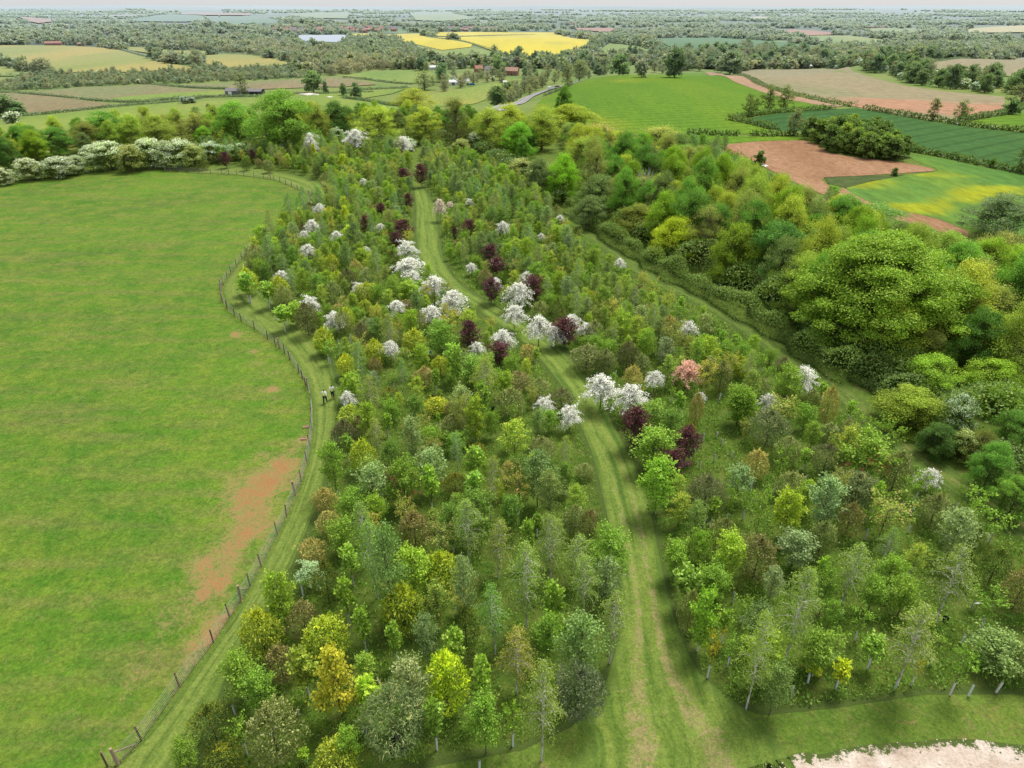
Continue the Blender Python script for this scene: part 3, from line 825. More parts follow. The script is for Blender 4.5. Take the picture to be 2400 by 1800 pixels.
def ride_mat(name, base, light, dark, dry, tracks=(.33, .67), soil=None):
    """Mown ride: long light and dark swathes that follow the path, with worn wheel lines."""
    g = NT(name)
    tc = g.node('ShaderNodeUVMap').outputs[0]
    n1 = g.noise(1.0, 4, .55, g.mapping(tc, 0, (1.3, .07, 1)))
    n2 = g.noise(1.0, 6, .72, g.mapping(tc, 0, (2.2, .55, 1)), .5)
    n3 = g.noise(5.5, 4, .75)
    col = g.mix(g.mapr(n1, .36, .66), base, light)
    col = g.mix(g.math('MULTIPLY', g.mapr(n1, .50, .36), .7), col, dark)
    col = g.mix(1.0, col, g.ramp(g.noise(1.6, 5, .72, dist=.5), [(.28, (.66, .72, .64)), (.5, (1, 1, 1)), (.72, (1.32, 1.26, 1.18))]), 'MULTIPLY')
    col = g.mix(g.math('MULTIPLY', g.mapr(n2, .5, .68), .6), col, light)
    uu = g.attr('uu')
    tr = None
    for c in tracks:
        d = g.math('ABSOLUTE', g.math('SUBTRACT', uu, c))
        k = g.mapr(d, .15, .02, 0, 1, True)
        tr = k if tr is None else g.math('MAXIMUM', tr, k)
    col = g.mix(g.math('MULTIPLY', g.math('MULTIPLY', tr, g.mapr(n2, .35, .6)), .6), col, tuple(v * 1.25 for v in light))
    w = g.attr('wear')
    k = g.math('ADD', g.math('MULTIPLY', g.math('MAXIMUM', tr, .35), w), g.math('MULTIPLY', g.math('SUBTRACT', g.noise(1.1, 7, .82, dist=1.2), .5), 2.4))
    col = g.mix(g.math('MULTIPLY', g.mapr(k, .38, .8), .8), col, dry)
    col = g.mix(1.0, col, g.ramp(n3, [(.25, (.58, .6, .52)), (.5, (.98, .98, .98)), (.75, (1.38, 1.35, 1.2))]), 'MULTIPLY')
    e = g.math('MULTIPLY', g.math('ABSOLUTE', g.math('SUBTRACT', uu, .5)), 2.0)
    e = g.math('ADD', e, g.math('MULTIPLY', g.math('SUBTRACT', g.noise(1.1, 5, .7), .5), .5))
    col = g.mix(g.mapr(e, .78, 1.05), col, (.075, .13, .022))
    col = g.mix(1.0, col, (.95, .93, .9), 'MULTIPLY')
    return g.done(g.bsdf(g.haze(col), .9, .12, g.bump(g.noise(12, 3, .7), .5, .1)))


M['ride'] = ride_mat('mown_ride_grass', (.088, .16, .024), (.15, .205, .04), (.055, .105, .016), (.29, .225, .12))
M['fence_ride'] = ride_mat('mown_fence_strip_grass', (.088, .155, .024), (.15, .20, .042), (.055, .10, .016), (.24, .20, .09), (.3, .62))
M['shade_ride'] = ride_mat('shade_painted_ride_grass', (.075, .13, .022), (.105, .155, .03), (.05, .09, .016), (.24, .16, .085), (.5, .5))  # ride grass again, with hedgerow shade painted into darker greens
ride_obj, RIDE_AB = strip('mown_ride', RIDE_L[:19] + [at(1380, 1720), at(1300, 1860)], RIDE_R + [at(1720, 1640), at(1830, 1740), at(1900, 1860)], M['ride'], label='mown grass ride curving through the middle of the young trees',
                          wear=lambda u, X, Y: np.clip(1.05 - (Y - 26) / 60, 0.05, 1) * .62, n=220, m=16)
keep = [i for i in range(len(FENCE)) if i not in (44, 45)]
strip('fence_strip', [FENCE[0] - np.array([3, 6, 0])] + [FENCE[i] + np.array([.25, 0, 0]) for i in range(0, len(FENCE), 2)], LB_LEFT, M['fence_ride'], label='striped mown grass strip between the wire fence and the young trees',
      wear=lambda u, X, Y: .25 + 0 * u, n=220, m=14)
strip('hedge_ride', RR_L, RR_R, M['shade_ride'], label='shaded mown grass ride along the foot of the tall hedgerow', wear=lambda u, X, Y: .45 * sstep(95, 50, Y) + .1, n=140, m=10)

# pale stony ground in the near corner
g = NT('pale_stony_ground')
n1 = g.noise(.5, 6, .65); n2 = g.noise(4.5, 5, .8)
c = g.ramp(n1, [(.3, (.46, .36, .285)), (.5, (.60, .51, .43)), (.7, (.72, .66, .59))])
c = g.mix(1.0, c, g.ramp(n2, [(.28, (.5, .48, .45)), (.45, (.95, .95, .95)), (.7, (1.22, 1.2, 1.18))]), 'MULTIPLY')
e = g.math('ADD', g.attr('edge'), g.math('MULTIPLY', g.math('SUBTRACT', g.noise(1.5, 8, .8), .5), 3.0))
c = g.mix(1.0, c, (.92, .90, .88), 'MULTIPLY')
c = g.mix(g.mapr(e, .22, .34), (.075, .11, .024), c)
c = g.mix(g.mapr(g.noise(1.7, 5, .7), .62, .68), c, (.07, .10, .03))
M['chalk'] = g.done(g.bsdf(c, .95, .1, g.bump(g.noise(9, 5, .8), .9, .12)))
CHALK = [at(*cp('J', x, y)) for x, y in [(380, 1395), (560, 1345), (700, 1305), (760, 1285), (900, 1295), (1100, 1248), (1300, 1222), (1500, 1216), (1660, 1196), (1900, 1198), (2100, 1226), (2260, 1240), (2700, 1270)]]
chalk_poly = CHALK + [np.array([CHALK[-1][0], 8, 0]), np.array([CHALK[0][0] - 2, 8, 0])]
sheet('stony_ground', chalk_poly, .5, M['chalk'], 2, 'bare pale pinkish stony ground with a ragged grass edge in the near corner', edge=1.3)

# ------------------------------------------------------------------ fields of the valley and the hills
HAY = [(.3, (.20, .25, .05)), (.5, (.26, .285, .062)), (.7, (.31, .30, .075))]
F_ = {}
F_['hay'] = crop_mat('yellowing_meadow', HAY, .012, .3, 4, patch=((.37, .31, .075), .006, .50, .66))
F_['green'] = crop_mat('valley_pasture', [(.3, (.155, .25, .045)), (.5, (.205, .285, .055)), (.7, (.27, .30, .07))], .012, -.2, 4, patch=((.32, .305, .07), .008, .52, .7))
F_['bright'] = crop_mat('bright_cereal', [(.3, (.085, .19, .012)), (.5, (.115, .23, .013)), (.7, (.165, .25, .016))], .016, 1.25, 9, rows=.045, patch=((.27, .31, .02), .012, .54, .74))
F_['dark'] = crop_mat('dark_wheat', [(.3, (.035, .105, .022)), (.5, (.045, .125, .027)), (.7, (.065, .145, .03))], .02, .95, 9, rows=.042)
F_['tan'] = crop_mat('tan_drilled_field', [(.3, (.21, .18, .085)), (.5, (.25, .20, .105)), (.7, (.29, .225, .13))], .012, .4, 7, patch=((.20, .22, .09), .008, .5, .66), fine=.3)
F_['stubble'] = crop_mat('pale_seedling_field', [(.3, (.235, .235, .12)), (.5, (.27, .245, .135)), (.7, (.31, .25, .15))], .012, -.45, 7, bloom=(.40, .225, .135), fine=.3)
F_['soil'] = crop_mat('ploughed_red_soil', [(.3, (.27, .145, .075)), (.5, (.33, .185, .10)), (.7, (.39, .23, .135))], .06, -.1, 3, fine=.9, contrast=.42)
F_['strip'] = crop_mat('pinkish_bare_margin', [(.3, (.33, .21, .13)), (.7, (.42, .285, .18))], .06, .8, 6, fine=.6)
F_['rape'] = crop_mat('flowering_rapeseed', [(.3, (.50, .42, .012)), (.5, (.60, .50, .015)), (.7, (.66, .55, .03))], .01, .2, 6, patch=((.47, .43, .035), .012, .58, .72), fine=.2, contrast=.12)
F_['orange'] = crop_mat('red_arable', [(.3, (.34, .15, .09)), (.7, (.42, .21, .13))], .01, .2, 4)
F_['teal'] = crop_mat('blue_green_crop', [(.3, (.055, .155, .042)), (.7, (.085, .185, .05))], .012, .4, 6)
F_['patchy'] = crop_mat('patchy_spring_crop', [(.3, (.075, .185, .032)), (.5, (.10, .215, .036)), (.7, (.15, .25, .03))], .03, .7, 4, bloom=(.30, .335, .014), fine=.35, contrast=.4)
F_['straw'] = crop_mat('pale_yellow_crop', [(.3, (.45, .38, .14)), (.7, (.52, .44, .2))], .01, .2, 4)
F_['scrub'] = grass_mat('rough_field_margin', (.05, .09, .018), (.075, .12, .025), (.10, .13, .03), big=.08, mid=.4, fine=1.4, dry=(.14, .12, .05), dry_amt=.4)
FIELDS = [
    ('meadow', 'hay', 'A', [(-900, 300), (0, 298), (400, 300), (620, 310), (760, 325), (850, 350), (960, 382), (1100, 418), (1250, 440), (1240, 462), (1000, 462), (850, 472), (700, 468), (375, 477), (350, 442), (220, 432), (120, 402), (0, 385), (-900, 330)], 'broad yellow-green meadow on the left hillside below the brick farmhouse'),
    ('meadow', 'hay', 'A', [(800, 306), (960, 313), (1100, 330), (1330, 335), (1390, 346), (1330, 358), (1230, 365), (1100, 360), (980, 350), (840, 330)], 'thin meadow strip beyond the white-flecked hedge'),
    ('meadow', 'hay', 'A', [(1330, 362), (1450, 356), (1620, 361), (1800, 391), (1900, 416), (1780, 432), (1600, 442), (1450, 442), (1340, 420)], 'pale rounded meadow in front of the grey wood'),
    ('pasture_field', 'green', 'A', [(-600, 405), (0, 425), (100, 455), (180, 480), (100, 497), (-600, 497)], 'small green field corner behind the blossom hedge at the left edge'),
    ('pasture_field', 'green', 'A', [(-1200, 1010), (-600, 870), (0, 812), (180, 758), (500, 728), (740, 702), (1100, 672), (1160, 668), (1280, 662), (1700, 636), (2212, 585), (2212, 830), (1400, 930), (0, 1010)], 'long pale green pasture beyond the tree line on the left'),
    ('drilled_field', 'tan', 'A', [(-500, 630), (200, 600), (500, 570), (930, 553), (1000, 555), (1250, 580), (1450, 590), (1480, 618), (1150, 642), (900, 662), (700, 657), (640, 652), (500, 637), (300, 620), (100, 606)], 'tan drilled field with a green corner beside the dark barns'),
    ('crop_corner', 'green', 'A', [(660, 652), (800, 632), (1100, 607), (1300, 597), (1475, 592), (1478, 616), (1150, 640), (900, 659), (700, 655)], 'bright green corner of the tan field in front of the dark barns'),
    ('drilled_field', 'tan', 'A', [(-500, 605), (100, 608), (480, 642), (740, 682), (500, 712), (180, 742), (100, 660), (-500, 640)], 'tan field corner at the left edge below the clipped hedge'),
    ('drilled_field', 'tan', 'A', [(1150, 556), (1500, 541), (1800, 521), (2000, 511), (2300, 508), (2300, 540), (2212, 560), (1980, 571), (1700, 581), (1500, 576), (1250, 571)], 'narrow tan field behind the dark barns'),
    ('crop_field', 'teal', 'A', [(830, 132), (1000, 108), (1100, 97), (1320, 106), (1330, 130), (1200, 146), (870, 142)], 'dark green hillside field below a red strip'),
    ('crop_field', 'teal', 'A', [(1345, 128), (1480, 115), (1600, 106), (1700, 112), (1850, 142), (1600, 161), (1400, 151)], 'dark green hillside field under a hilltop copse'),
    ('red_field', 'orange', 'A', [(1160, 88), (1330, 84), (1620, 90), (1622, 104), (1330, 103), (1180, 98)], 'thin red soil strip along the distant hilltop'),
    ('red_field', 'orange', 'A', [(115, 114), (330, 130), (340, 146), (250, 156), (180, 141)], 'small pinkish field in the distant woods at the left'),
    ('crop_field', 'green', 'A', [(1870, 102), (2000, 86), (2260, 80), (2260, 126), (2050, 121)], 'pale green field on the distant ridge'),
    ('drilled_field', 'tan', 'A', [(640, 102), (900, 96), (1010, 100), (800, 112)], 'thin tan strip far off below the skyline'),
    ('rapeseed_field', 'rape', 'B', [(255, 228), (500, 222), (560, 245), (700, 262), (850, 291), (840, 309), (650, 330), (520, 302), (400, 272), (300, 243)], 'yellow rapeseed wedge in front of the dividing hedge'),
    ('rapeseed_field', 'rape', 'B', [(570, 243), (700, 245), (1000, 236), (1250, 229), (1400, 226), (1620, 262), (1580, 322), (1500, 347), (1230, 381), (1100, 357), (1000, 340), (860, 290), (700, 254)], 'largest bright yellow rapeseed field on the rise'),
    ('rapeseed_field', 'rape', 'B', [(620, 213), (900, 212), (1380, 215), (1390, 227), (1000, 232), (700, 240), (600, 236)], 'thin yellow rapeseed band behind the main rapeseed field'),
    ('rapeseed_field', 'rape', 'B', [(30, 229), (110, 222), (255, 222), (240, 236), (100, 240)], 'small yellow rapeseed sliver beside the solar farm'),
    ('pasture_field', 'green', 'B', [(430, 280), (520, 304), (650, 333), (840, 312), (1000, 345), (960, 366), (760, 380), (620, 384), (580, 345)], 'green bank below the yellow rapeseed wedge'),
    ('pasture_field', 'green', 'B', [(0, 497), (200, 467), (450, 459), (570, 462), (620, 500), (640, 530), (450, 546), (330, 532), (130, 506)], 'round green paddock with two dark grazing animals'),
    ('drilled_field', 'tan', 'B', [(-100, 512), (0, 511), (150, 531), (230, 551), (0, 566), (-100, 566)], 'small tan plot beside the paddock hedge'),
    ('pasture_field', 'green', 'B', [(60, 600), (130, 591), (420, 576), (330, 610), (130, 641), (40, 630)], 'small green plot beside two hedgerow oaks'),
    ('pasture_field', 'green', 'B', [(600, 612), (760, 586), (880, 561), (1000, 541), (1080, 513), (1210, 521), (1120, 572), (980, 612), (900, 662), (600, 700), (280, 720), (0, 720), (0, 640), (280, 674)], 'green meadow between the farm buildings and the main road'),
    ('pasture_field', 'green', 'B', [(1640, 342), (1740, 286), (1900, 301), (2020, 326), (1950, 346), (1730, 362)], 'small green field to the far side of the main road'),
    ('crop_field', 'green', 'B', [(440, 86), (700, 82), (870, 126), (650, 141), (480, 136)], 'pale green hillside field beyond the village'),
    ('crop_field', 'teal', 'C', [(-220, 256), (0, 250), (250, 250), (500, 266), (880, 301), (930, 318), (700, 326), (300, 326), (0, 330), (-100, 300)], 'blue-green field beyond the tall roadside trees'),
    ('cereal_field', 'bright', 'B', [(1500, 545), (1620, 511), (1880, 488), (2212, 477), (2352, 475), (2412, 490), (2692, 582), (3162, 691), (3092, 712), (2832, 730), (2672, 752), (2540, 770), (2512, 776), (2832, 850), (2852, 868), (2242, 874), (1900, 870), (1500, 800), (1240, 720), (1300, 640)], 'bright green cereal field on the rounded hill'),
    ('grass_margin', 'bright', 'C', [(-300, 882), (0, 880), (440, 884), (780, 885), (790, 907), (600, 915), (290, 935), (0, 950), (-300, 960)], 'bright green strip between the low hedge and the red soil'),
    ('bare_margin', 'strip', 'C', [(145, 474), (250, 478), (600, 591), (800, 640), (1045, 691), (960, 698), (700, 651), (520, 602), (330, 532)], 'bare pinkish strip beside the hedge of the cereal hill'),
    ('seedling_field', 'stubble', 'C', [(310, 475), (450, 456), (1000, 450), (1100, 465), (1250, 511), (1450, 560), (1700, 596), (2090, 631), (2080, 700), (2000, 745), (1800, 786), (1580, 771), (1180, 706), (1110, 691), (850, 630), (600, 575)], 'large pale tan and pinkish field below the dark barns on the right'),
    ('seedling_field', 'stubble', 'C', [(1540, 412), (1700, 401), (2130, 386), (2400, 360), (2600, 520), (2212, 502), (1800, 490), (1640, 450)], 'pale tan field behind the belt of trees on the right'),
    ('wheat_field', 'dark', 'C', [(380, 776), (620, 736), (960, 711), (1130, 701), (1180, 712), (1580, 786), (1900, 831), (2212, 861), (2700, 930), (2700, 1250), (2212, 1124), (2000, 1080), (1600, 990), (1400, 962), (1390, 880), (1200, 840), (800, 850), (625, 847)], 'dark green wheat field behind the clump of trees'),
    ('cereal_field', 'bright', 'C', [(1800, 790), (2000, 761), (2212, 736), (2600, 690), (2600, 905), (2212, 851), (1950, 816)], 'light green field corner at the right edge behind the wheat'),
    ('ploughed_field', 'soil', 'C', [(280, 937), (450, 922), (600, 915), (780, 912), (900, 945), (940, 990), (1100, 1020), (1400, 1050), (1620, 1095), (1632, 1110), (1400, 1126), (1150, 1141), (920, 1150), (900, 1172), (940, 1200), (1000, 1235), (1060, 1280), (900, 1260), (780, 1210), (600, 1120), (420, 1030), (250, 980)], 'bare red ploughed field beside the clump of trees'),
    ('farm_track', 'soil', 'C', [(1040, 1218), (1150, 1285), (1260, 1330), (1480, 1383), (1650, 1420), (1850, 1500), (1850, 1545), (1640, 1500), (1420, 1440), (1240, 1375), (1060, 1280), (1000, 1235)], 'bare red soil track along the edge of the patchy crop'),
    ('spring_crop_field', 'patchy', 'C', [(1430, 982), (1700, 1031), (2000, 1096), (2212, 1127), (2700, 1250), (2700, 1700), (2212, 1600), (1850, 1497), (1650, 1417), (1480, 1380), (1260, 1328), (1150, 1282), (1065, 1228), (1060, 1216), (1200, 1176), (1400, 1146), (1660, 1111), (1640, 1090), (1500, 1040)], 'green crop with yellow patches beyond the red soil track'),
    ('field_margin', 'scrub', 'C', [(915, 1152), (1150, 1143), (1380, 1136), (1450, 1131), (1200, 1182), (1060, 1218), (940, 1192)], 'rough dark green bank between the red soil and the patchy crop'),
    ('red_field', 'orange', 'C', [(600, 202), (700, 196), (860, 204), (1050, 226), (800, 236)], 'salmon red field far off to the right'),
    ('crop_field', 'green', 'C', [(760, 241), (900, 235), (1080, 236), (1380, 271), (1200, 290), (1000, 296)], 'grey green field behind the salmon red field'),
    ('straw_field', 'straw', 'C', [(1838, 195), (2000, 180), (2300, 168), (2300, 214), (1850, 219)], 'pale yellow field far off at the right edge'),
    ('crop_field', 'green', 'C', [(1160, 192), (1300, 187), (1500, 195), (1545, 215), (1250, 216)], 'pale green field far off before a line of white houses'),
    ('red_field', 'orange', 'B', [(1510, 186), (1760, 186), (1770, 200), (1740, 212), (1530, 200)], 'thin red field far beyond the rapeseed'),
    ('straw_field', 'straw', 'C', [(410, 120), (480, 113), (560, 113), (550, 126), (450, 127)], 'tiny pale yellow field near the skyline'),
]
FIELD_PX = [[cp(c, x, y) for x, y in pts] for _, _, c, pts, _ in FIELDS]
FIELD_PX.append([cp('A', x, y) for x, y in ((1895, 226), (2260, 226), (2222, 284), (1965, 276))])
BLOOM = [at(*cp('C', x, y)) for x, y in ((2050, 1225), (1780, 1285), (1950, 1255), (1550, 1345), (1620, 1365), (1250, 1185), (1150, 1205), (1700, 1130), (2150, 1235))]
PINK = [at(*cp('C', x, y)) for x, y in ((1300, 650), (1450, 670), (1650, 705), (1850, 715), (1750, 740), (2020, 690), (1250, 690))]


def bloom_f(spots, rx, ry):
    def fn(X, Y):
        w = np.zeros_like(X)
        for p in spots: w = np.maximum(w, np.exp(-((X - p[0]) / rx) ** 2 - ((Y - p[1]) / ry) ** 2))
        return w
    return fn


FIELD_POLYS = []
for i, (nm, mk, c, pts, lab) in enumerate(FIELDS):
    W = [at(*cp(c, x, max(y, 45))) for x, y in pts]
    FIELD_POLYS.append([w[:2] for w in W])
    r = np.mean([np.hypot(w[0], w[1]) for w in W])
    ext = max(np.ptp([w[0] for w in W]), np.ptp([w[1] for w in W]))
    sheet(nm, W, max(5, min(r / 28, ext / 5)), F_[mk], (3 if nm in ('crop_corner', 'bare_margin', 'farm_track', 'field_margin', 'ploughed_field') else 2 if r > 400 else 1) + i * .012, lab,
          attrs=dict(bloom=bloom_f(BLOOM, 10, 3.6)) if mk == 'patchy' else dict(bloom=bloom_f(PINK, 45, 16)) if mk == 'stubble' else None)

# ------------------------------------------------------------------ the young trees that stand out, read off the photograph: (x, y, width, height) of the crown
OLV, BRN, TAN, GRYH, DKB = (1.0, 1.05, .95), (1.05, .86, .85), (1.65, 1.32, 1.15), (1.15, 1.2, 1.3), (.66, .60, .62)
HOL = 'holly_bush'
TINT_WORD = {OLV: 'olive green', BRN: 'dark brownish', TAN: 'tan brown', GRYH: 'grey green', DKB: 'nearly black'}
LIST = [
 ('blossom_tree', None, 'D', [(1250, 520, 75), (1205, 630, 90), (1145, 690, 60), (1360, 695, 70), (1175, 790, 90), (1555, 790, 50), (1010, 960, 90), (1815, 780, 120, 130), (1825, 880, 165, 100), (1850, 960, 90),
   (1990, 1010, 135), (2110, 1110, 150), (1190, 1130, 105), (1750, 1155, 100), (1970, 1200, 130), (1355, 1235, 115), (1500, 1030, 75), (1640, 640, 55), (1530, 345, 45), (1480, 60, 130), (1200, 90, 80, 140), (1790, 100, 110)]),
 ('blossom_tree', (1.0, .86, .80), 'E', [(365, 505, 70, 110), (430, 495, 45)]),
 ('blossom_tree', None, 'E', [(555, 480, 55), (775, 640, 85), (1140, 580, 45), (570, 900, 65), (725, 870, 60), (720, 1000, 80), (920, 970, 95), (870, 1060, 145), (845, 1195, 125), (1000, 1280, 150), (1110, 1330, 110),
   (1210, 1250, 110), (1300, 1300, 95), (1525, 870, 65), (1965, 1290, 100), (1020, 700, 45)]),
 ('blossom_tree', None, 'H', [(570, 560, 190, 170), (760, 620, 180, 170), (915, 510, 110), (1215, 630, 60), (1860, 495, 150), (210, 680, 105), (370, 745, 130), (1650, 655, 100)]),
 ('blossom_tree', (1.0, .62, .52), 'H', [(1120, 455, 160, 140)]),
 ('blossom_tree', None, 'I', [(1570, 590, 110)]),
 ('blossom_tree', None, 'G', [(1155, 315, 110), (1715, 315, 90), (1880, 250, 130), (885, 640, 85, 110)]),
 ('copper_beech', None, 'D', [(640, 205, 65, 90), (815, 185, 45, 80), (1790, 315, 90, 95), (1900, 305, 90, 125), (1820, 480, 70, 100), (1645, 530, 65, 80), (1545, 630, 60, 110), (1785, 660, 115, 120), (1740, 735, 85, 110)]),
 ('copper_beech', None, 'E', [(555, 655, 95, 110), (460, 685, 40, 80), (690, 820, 100, 120), (735, 910, 115, 130), (695, 1050, 110, 140), (965, 1045, 125, 160), (1170, 1320, 150, 160)]),
 ('copper_beech', None, 'G', [(1665, 240, 135, 175), (1855, 345, 135, 115)]),
 ('copper_beech', None, 'H', [(785, 830, 170, 230), (1115, 935, 150, 190), (1030, 1065, 160, 165)]),
 ('laurel_bush', None, 'G', [(725, 280, 130, 170), (1310, 280, 150, 150), (1055, 355, 130, 160), (1475, 440, 120, 130), (985, 1030, 170, 210), (890, 765, 150, 140), (990, 60, 95, 100)]),
 ('laurel_bush', (1.15, 1.05, .8), 'G', [(875, 440, 125, 150), (1455, 695, 155, 110)]),
 ('laurel_bush', None, 'L', [(1175, 790, 250, 300), (1585, 820, 275, 270), (2075, 625, 265, 295), (1640, 1600, 260, 220)]),
 ('laurel_bush', None, 'K', [(370, 400, 235, 270)]),
 ('laurel_bush', (1.3, 1.3, .9), 'K', [(412, 1110, 280, 370)]),
 ('laurel_bush', None, 'D', [(790, 1000, 120, 170), (1330, 885, 100, 120), (1555, 1065, 125, 120), (1540, 1150, 95, 90), (1000, 1060, 130, 180)]),
 ('laurel_bush', (1.15, 1.0, .7), 'D', [(1310, 555, 85, 80)]),
 ('golden_maple', None, 'L', [(1665, 1060, 285, 410)]),
 ('golden_maple', (.8, .95, .9), 'D', [(1415, 560, 80, 110), (1215, 160, 60, 110), (1400, 215, 90, 90)]),
 ('lime_tree', None, 'L', [(1310, 570, 170, 320)]),
 ('lime_tree', None, 'G', [(905, 570, 125, 160), (1020, 800, 110, 230), (1700, 770, 120, 240), (720, 300, 90, 100)]),
 ('lime_tree', (1.2, 1.1, .8), 'I', [(640, 840, 170, 260)]),
 ('lime_tree', (.9, 1.05, 1.0), 'H', [(920, 1200, 200, 300), (1480, 700, 160, 190)]),
 ('lime_tree', None, 'D', [(1530, 840, 90, 110), (1100, 1200, 120, 130), (1830, 1060, 150, 120)]),
 ('yew_bush', None, 'L', [(1585, 460, 170, 270), (870, 1395, 250, 290)]),
 ('yew_bush', (1.5, 1.35, 1.0), 'L', [(920, 1600, 250, 170)]),
 ('yew_bush', None, 'K', [(535, 755, 165, 280)]),
 ('yew_bush', None, 'I', [(1980, 1185, 175, 225), (1860, 1030, 100, 180), (1795, 1200, 90, 200)]),
 ('yew_bush', (1.6, 1.2, 1.0), 'G', [(1570, 1200, 150, 140), (1150, 630, 110, 110), (1715, 1000, 110, 130)]),
 ('yew_bush', None, 'D', [(1722, 870, 90, 140), (500, 240, 72, 75), (770, 240, 65, 80)]),
 ('yew_bush', None, 'E', [(1110, 1185, 90, 120), (1150, 1230, 120, 110)]),
 ('yew_bush', (1.7, 1.2, 1.0), 'H', [(1145, 870, 90, 120), (285, 80, 90, 120)]),
 (HOL, BRN, 'L', [(1440, 710, 200, 250), (1290, 990, 190, 230)]),
 (HOL, OLV, 'L', [(1260, 1430, 320, 350)]),
 (HOL, TAN, 'L', [(1590, 80, 150, 170), (1485, 255, 170, 160)]),
 (HOL, DKB, 'G', [(860, 880, 160, 180), (620, 140, 135, 210), (970, 255, 125, 180)]),
 (HOL, BRN, 'G', [(1980, 540, 150, 140), (1255, 50, 110, 80)]),
 (HOL, TAN, 'G', [(1370, 515, 130, 140), (740, 1315, 150, 170), (2045, 355, 110, 110)]),
 (HOL, OLV, 'G', [(1930, 670, 170, 180), (1560, 830, 160, 160), (850, 160, 110, 160), (1340, 170, 120, 150), (2110, 590, 130, 140)]),
 (HOL, DKB, 'D', [(1435, 990, 110, 150), (1185, 525, 80, 80), (1080, 220, 60, 80), (1320, 240, 60, 90)]),
 (HOL, OLV, 'D', [(1025, 1110, 130, 160), (840, 840, 150, 150), (1340, 1080, 110, 150), (1290, 340, 80, 100), (915, 250, 70, 90), (1550, 1300, 120, 130), (1400, 1290, 110, 130)]),
 (HOL, TAN, 'D', [(1485, 920, 90, 120), (1025, 225, 60, 70), (1365, 1170, 80, 60)]),
 (HOL, OLV, 'H', [(480, 385, 200, 170), (600, 415, 130, 170), (830, 430, 110, 130), (1340, 510, 135, 200), (530, 230, 130, 160), (180, 80, 110, 120)]),
 (HOL, DKB, 'H', [(740, 375, 130, 180), (55, 530, 120, 130), (1750, 430, 90, 100)]),
 (HOL, TAN, 'H', [(775, 510, 110, 145), (1180, 720, 90, 200), (1565, 1080, 155, 190), (2020, 700, 110, 250), (1005, 180, 100, 130), (105, 350, 110, 90)]),
 (HOL, OLV, 'H', [(190, 985, 165, 170), (1600, 590, 110, 130), (180, 590, 130, 150), (470, 1120, 110, 100)]),
 ('pine_tree', None, 'H', [(1240, 1260, 195, 220), (2010, 1050, 175, 210)]),
 ('pine_tree', (1.0, 1.15, 1.2), 'H', [(1640, 850, 230, 240)]),
 ('pine_tree', None, 'I', [(130, 740, 205, 270)]),
 ('pine_tree', (1.1, 1.3, 1.25), 'L', [(2020, 1350, 380, 420)]),
 ('pine_tree', (.8, .9, 1.1), 'K', [(1260, 1180, 300, 340)]),
 ('pine_tree', (1.0, 1.15, 1.15), 'I', [(1100, 690, 260, 230)]),
 (HOL, OLV, 'I', [(660, 435, 160, 180), (680, 660, 175, 170), (1345, 575, 175, 260), (870, 1010, 160, 230), (240, 1000, 180, 250), (1595, 825, 185, 210), (930, 320, 130, 130)]),
 (HOL, BRN, 'I', [(455, 1135, 225, 280), (1050, 885, 150, 210)]),
 (HOL, BRN, 'J', [(2130, 235, 200, 260)]),
 (HOL, OLV, 'J', [(25, 370, 140, 270), (2190, 700, 150, 220)]),
 (HOL, BRN, 'K', [(210, 130, 200, 260), (1330, 70, 120, 160)]),
 (HOL, OLV, 'K', [(1950, 640, 170, 290), (2160, 120, 150, 240), (1230, 60, 150, 200)]),
 ('horse_chestnut', None, 'G', [(1250, 1190, 210, 240)]),
 ('horse_chestnut', None, 'I', [(1140, 480, 290, 250)]),
 ('birch_tree', None, 'K', [(920, 470, 260, 540), (550, 130, 220, 420), (1075, 220, 200, 440), (1290, 470, 210, 420), (1460, 740, 230, 440), (1020, 1250, 260, 660), (1240, 300, 200, 300)]),
 ('birch_tree', (1.25, .95, .8), 'K', [(860, 960, 240, 400)]),
 ('aspen_tree', None, 'K', [(1265, 850, 290, 360), (60, 360, 230, 520)]),
 ('birch_tree', (.8, 1.1, .8), 'K', [(720, 690, 220, 420)]),
 ('birch_tree', None, 'J', [(655, 380, 260, 620), (410, 660, 230, 620), (1370, 570, 300, 560), (1030, 110, 230, 380), (1640, 180, 270, 460)]),
 ('aspen_tree', None, 'J', [(560, 850, 190, 270), (2000, 600, 330, 190)]),
 ('whitebeam_tree', None, 'I', [(340, 630, 180, 200), (1700, 960, 250, 280), (700, 1060, 260, 200), (870, 760, 260, 300)]),
 ('whitebeam_tree', None, 'K', [(290, 830, 160, 320), (530, 520, 170, 420)]),
 ('whitebeam_tree', None, 'G', [(1420, 1100, 210, 240), (1050, 1200, 210, 240), (1300, 900, 150, 260)]),
 ('maple_tree', None, 'J', [(885, 220, 150, 240), (920, 390, 130, 180), (820, 610, 240, 220), (1390, 260, 200, 200), (1200, 240, 180, 180), (1300, 110, 170, 190)]),
 ('maple_tree', None, 'L', [(1055, 1040, 230, 250), (1170, 1150, 210, 230), (1730, 1510, 160, 210), (690, 1580, 150, 190)]),
 ('maple_tree', None, 'K', [(660, 1360, 230, 300), (1060, 800, 190, 250), (1870, 300, 170, 200), (2110, 470, 190, 210)]),
 ('maple_tree', None, 'H', [(1450, 690, 170, 200), (900, 780, 220, 190), (900, 960, 260, 220)]),
 ('maple_tree', None, 'G', [(800, 1080, 160, 260), (1480, 250, 190, 200), (1700, 460, 200, 150)]),
 ('hazel_bush', None, 'G', [(1160, 730, 140, 120), (1420, 900, 150, 110), (1800, 820, 120, 140)]),
 ('hazel_bush', None, 'I', [(350, 150, 180, 190), (90, 1060, 160, 170), (170, 1280, 230, 170)]),
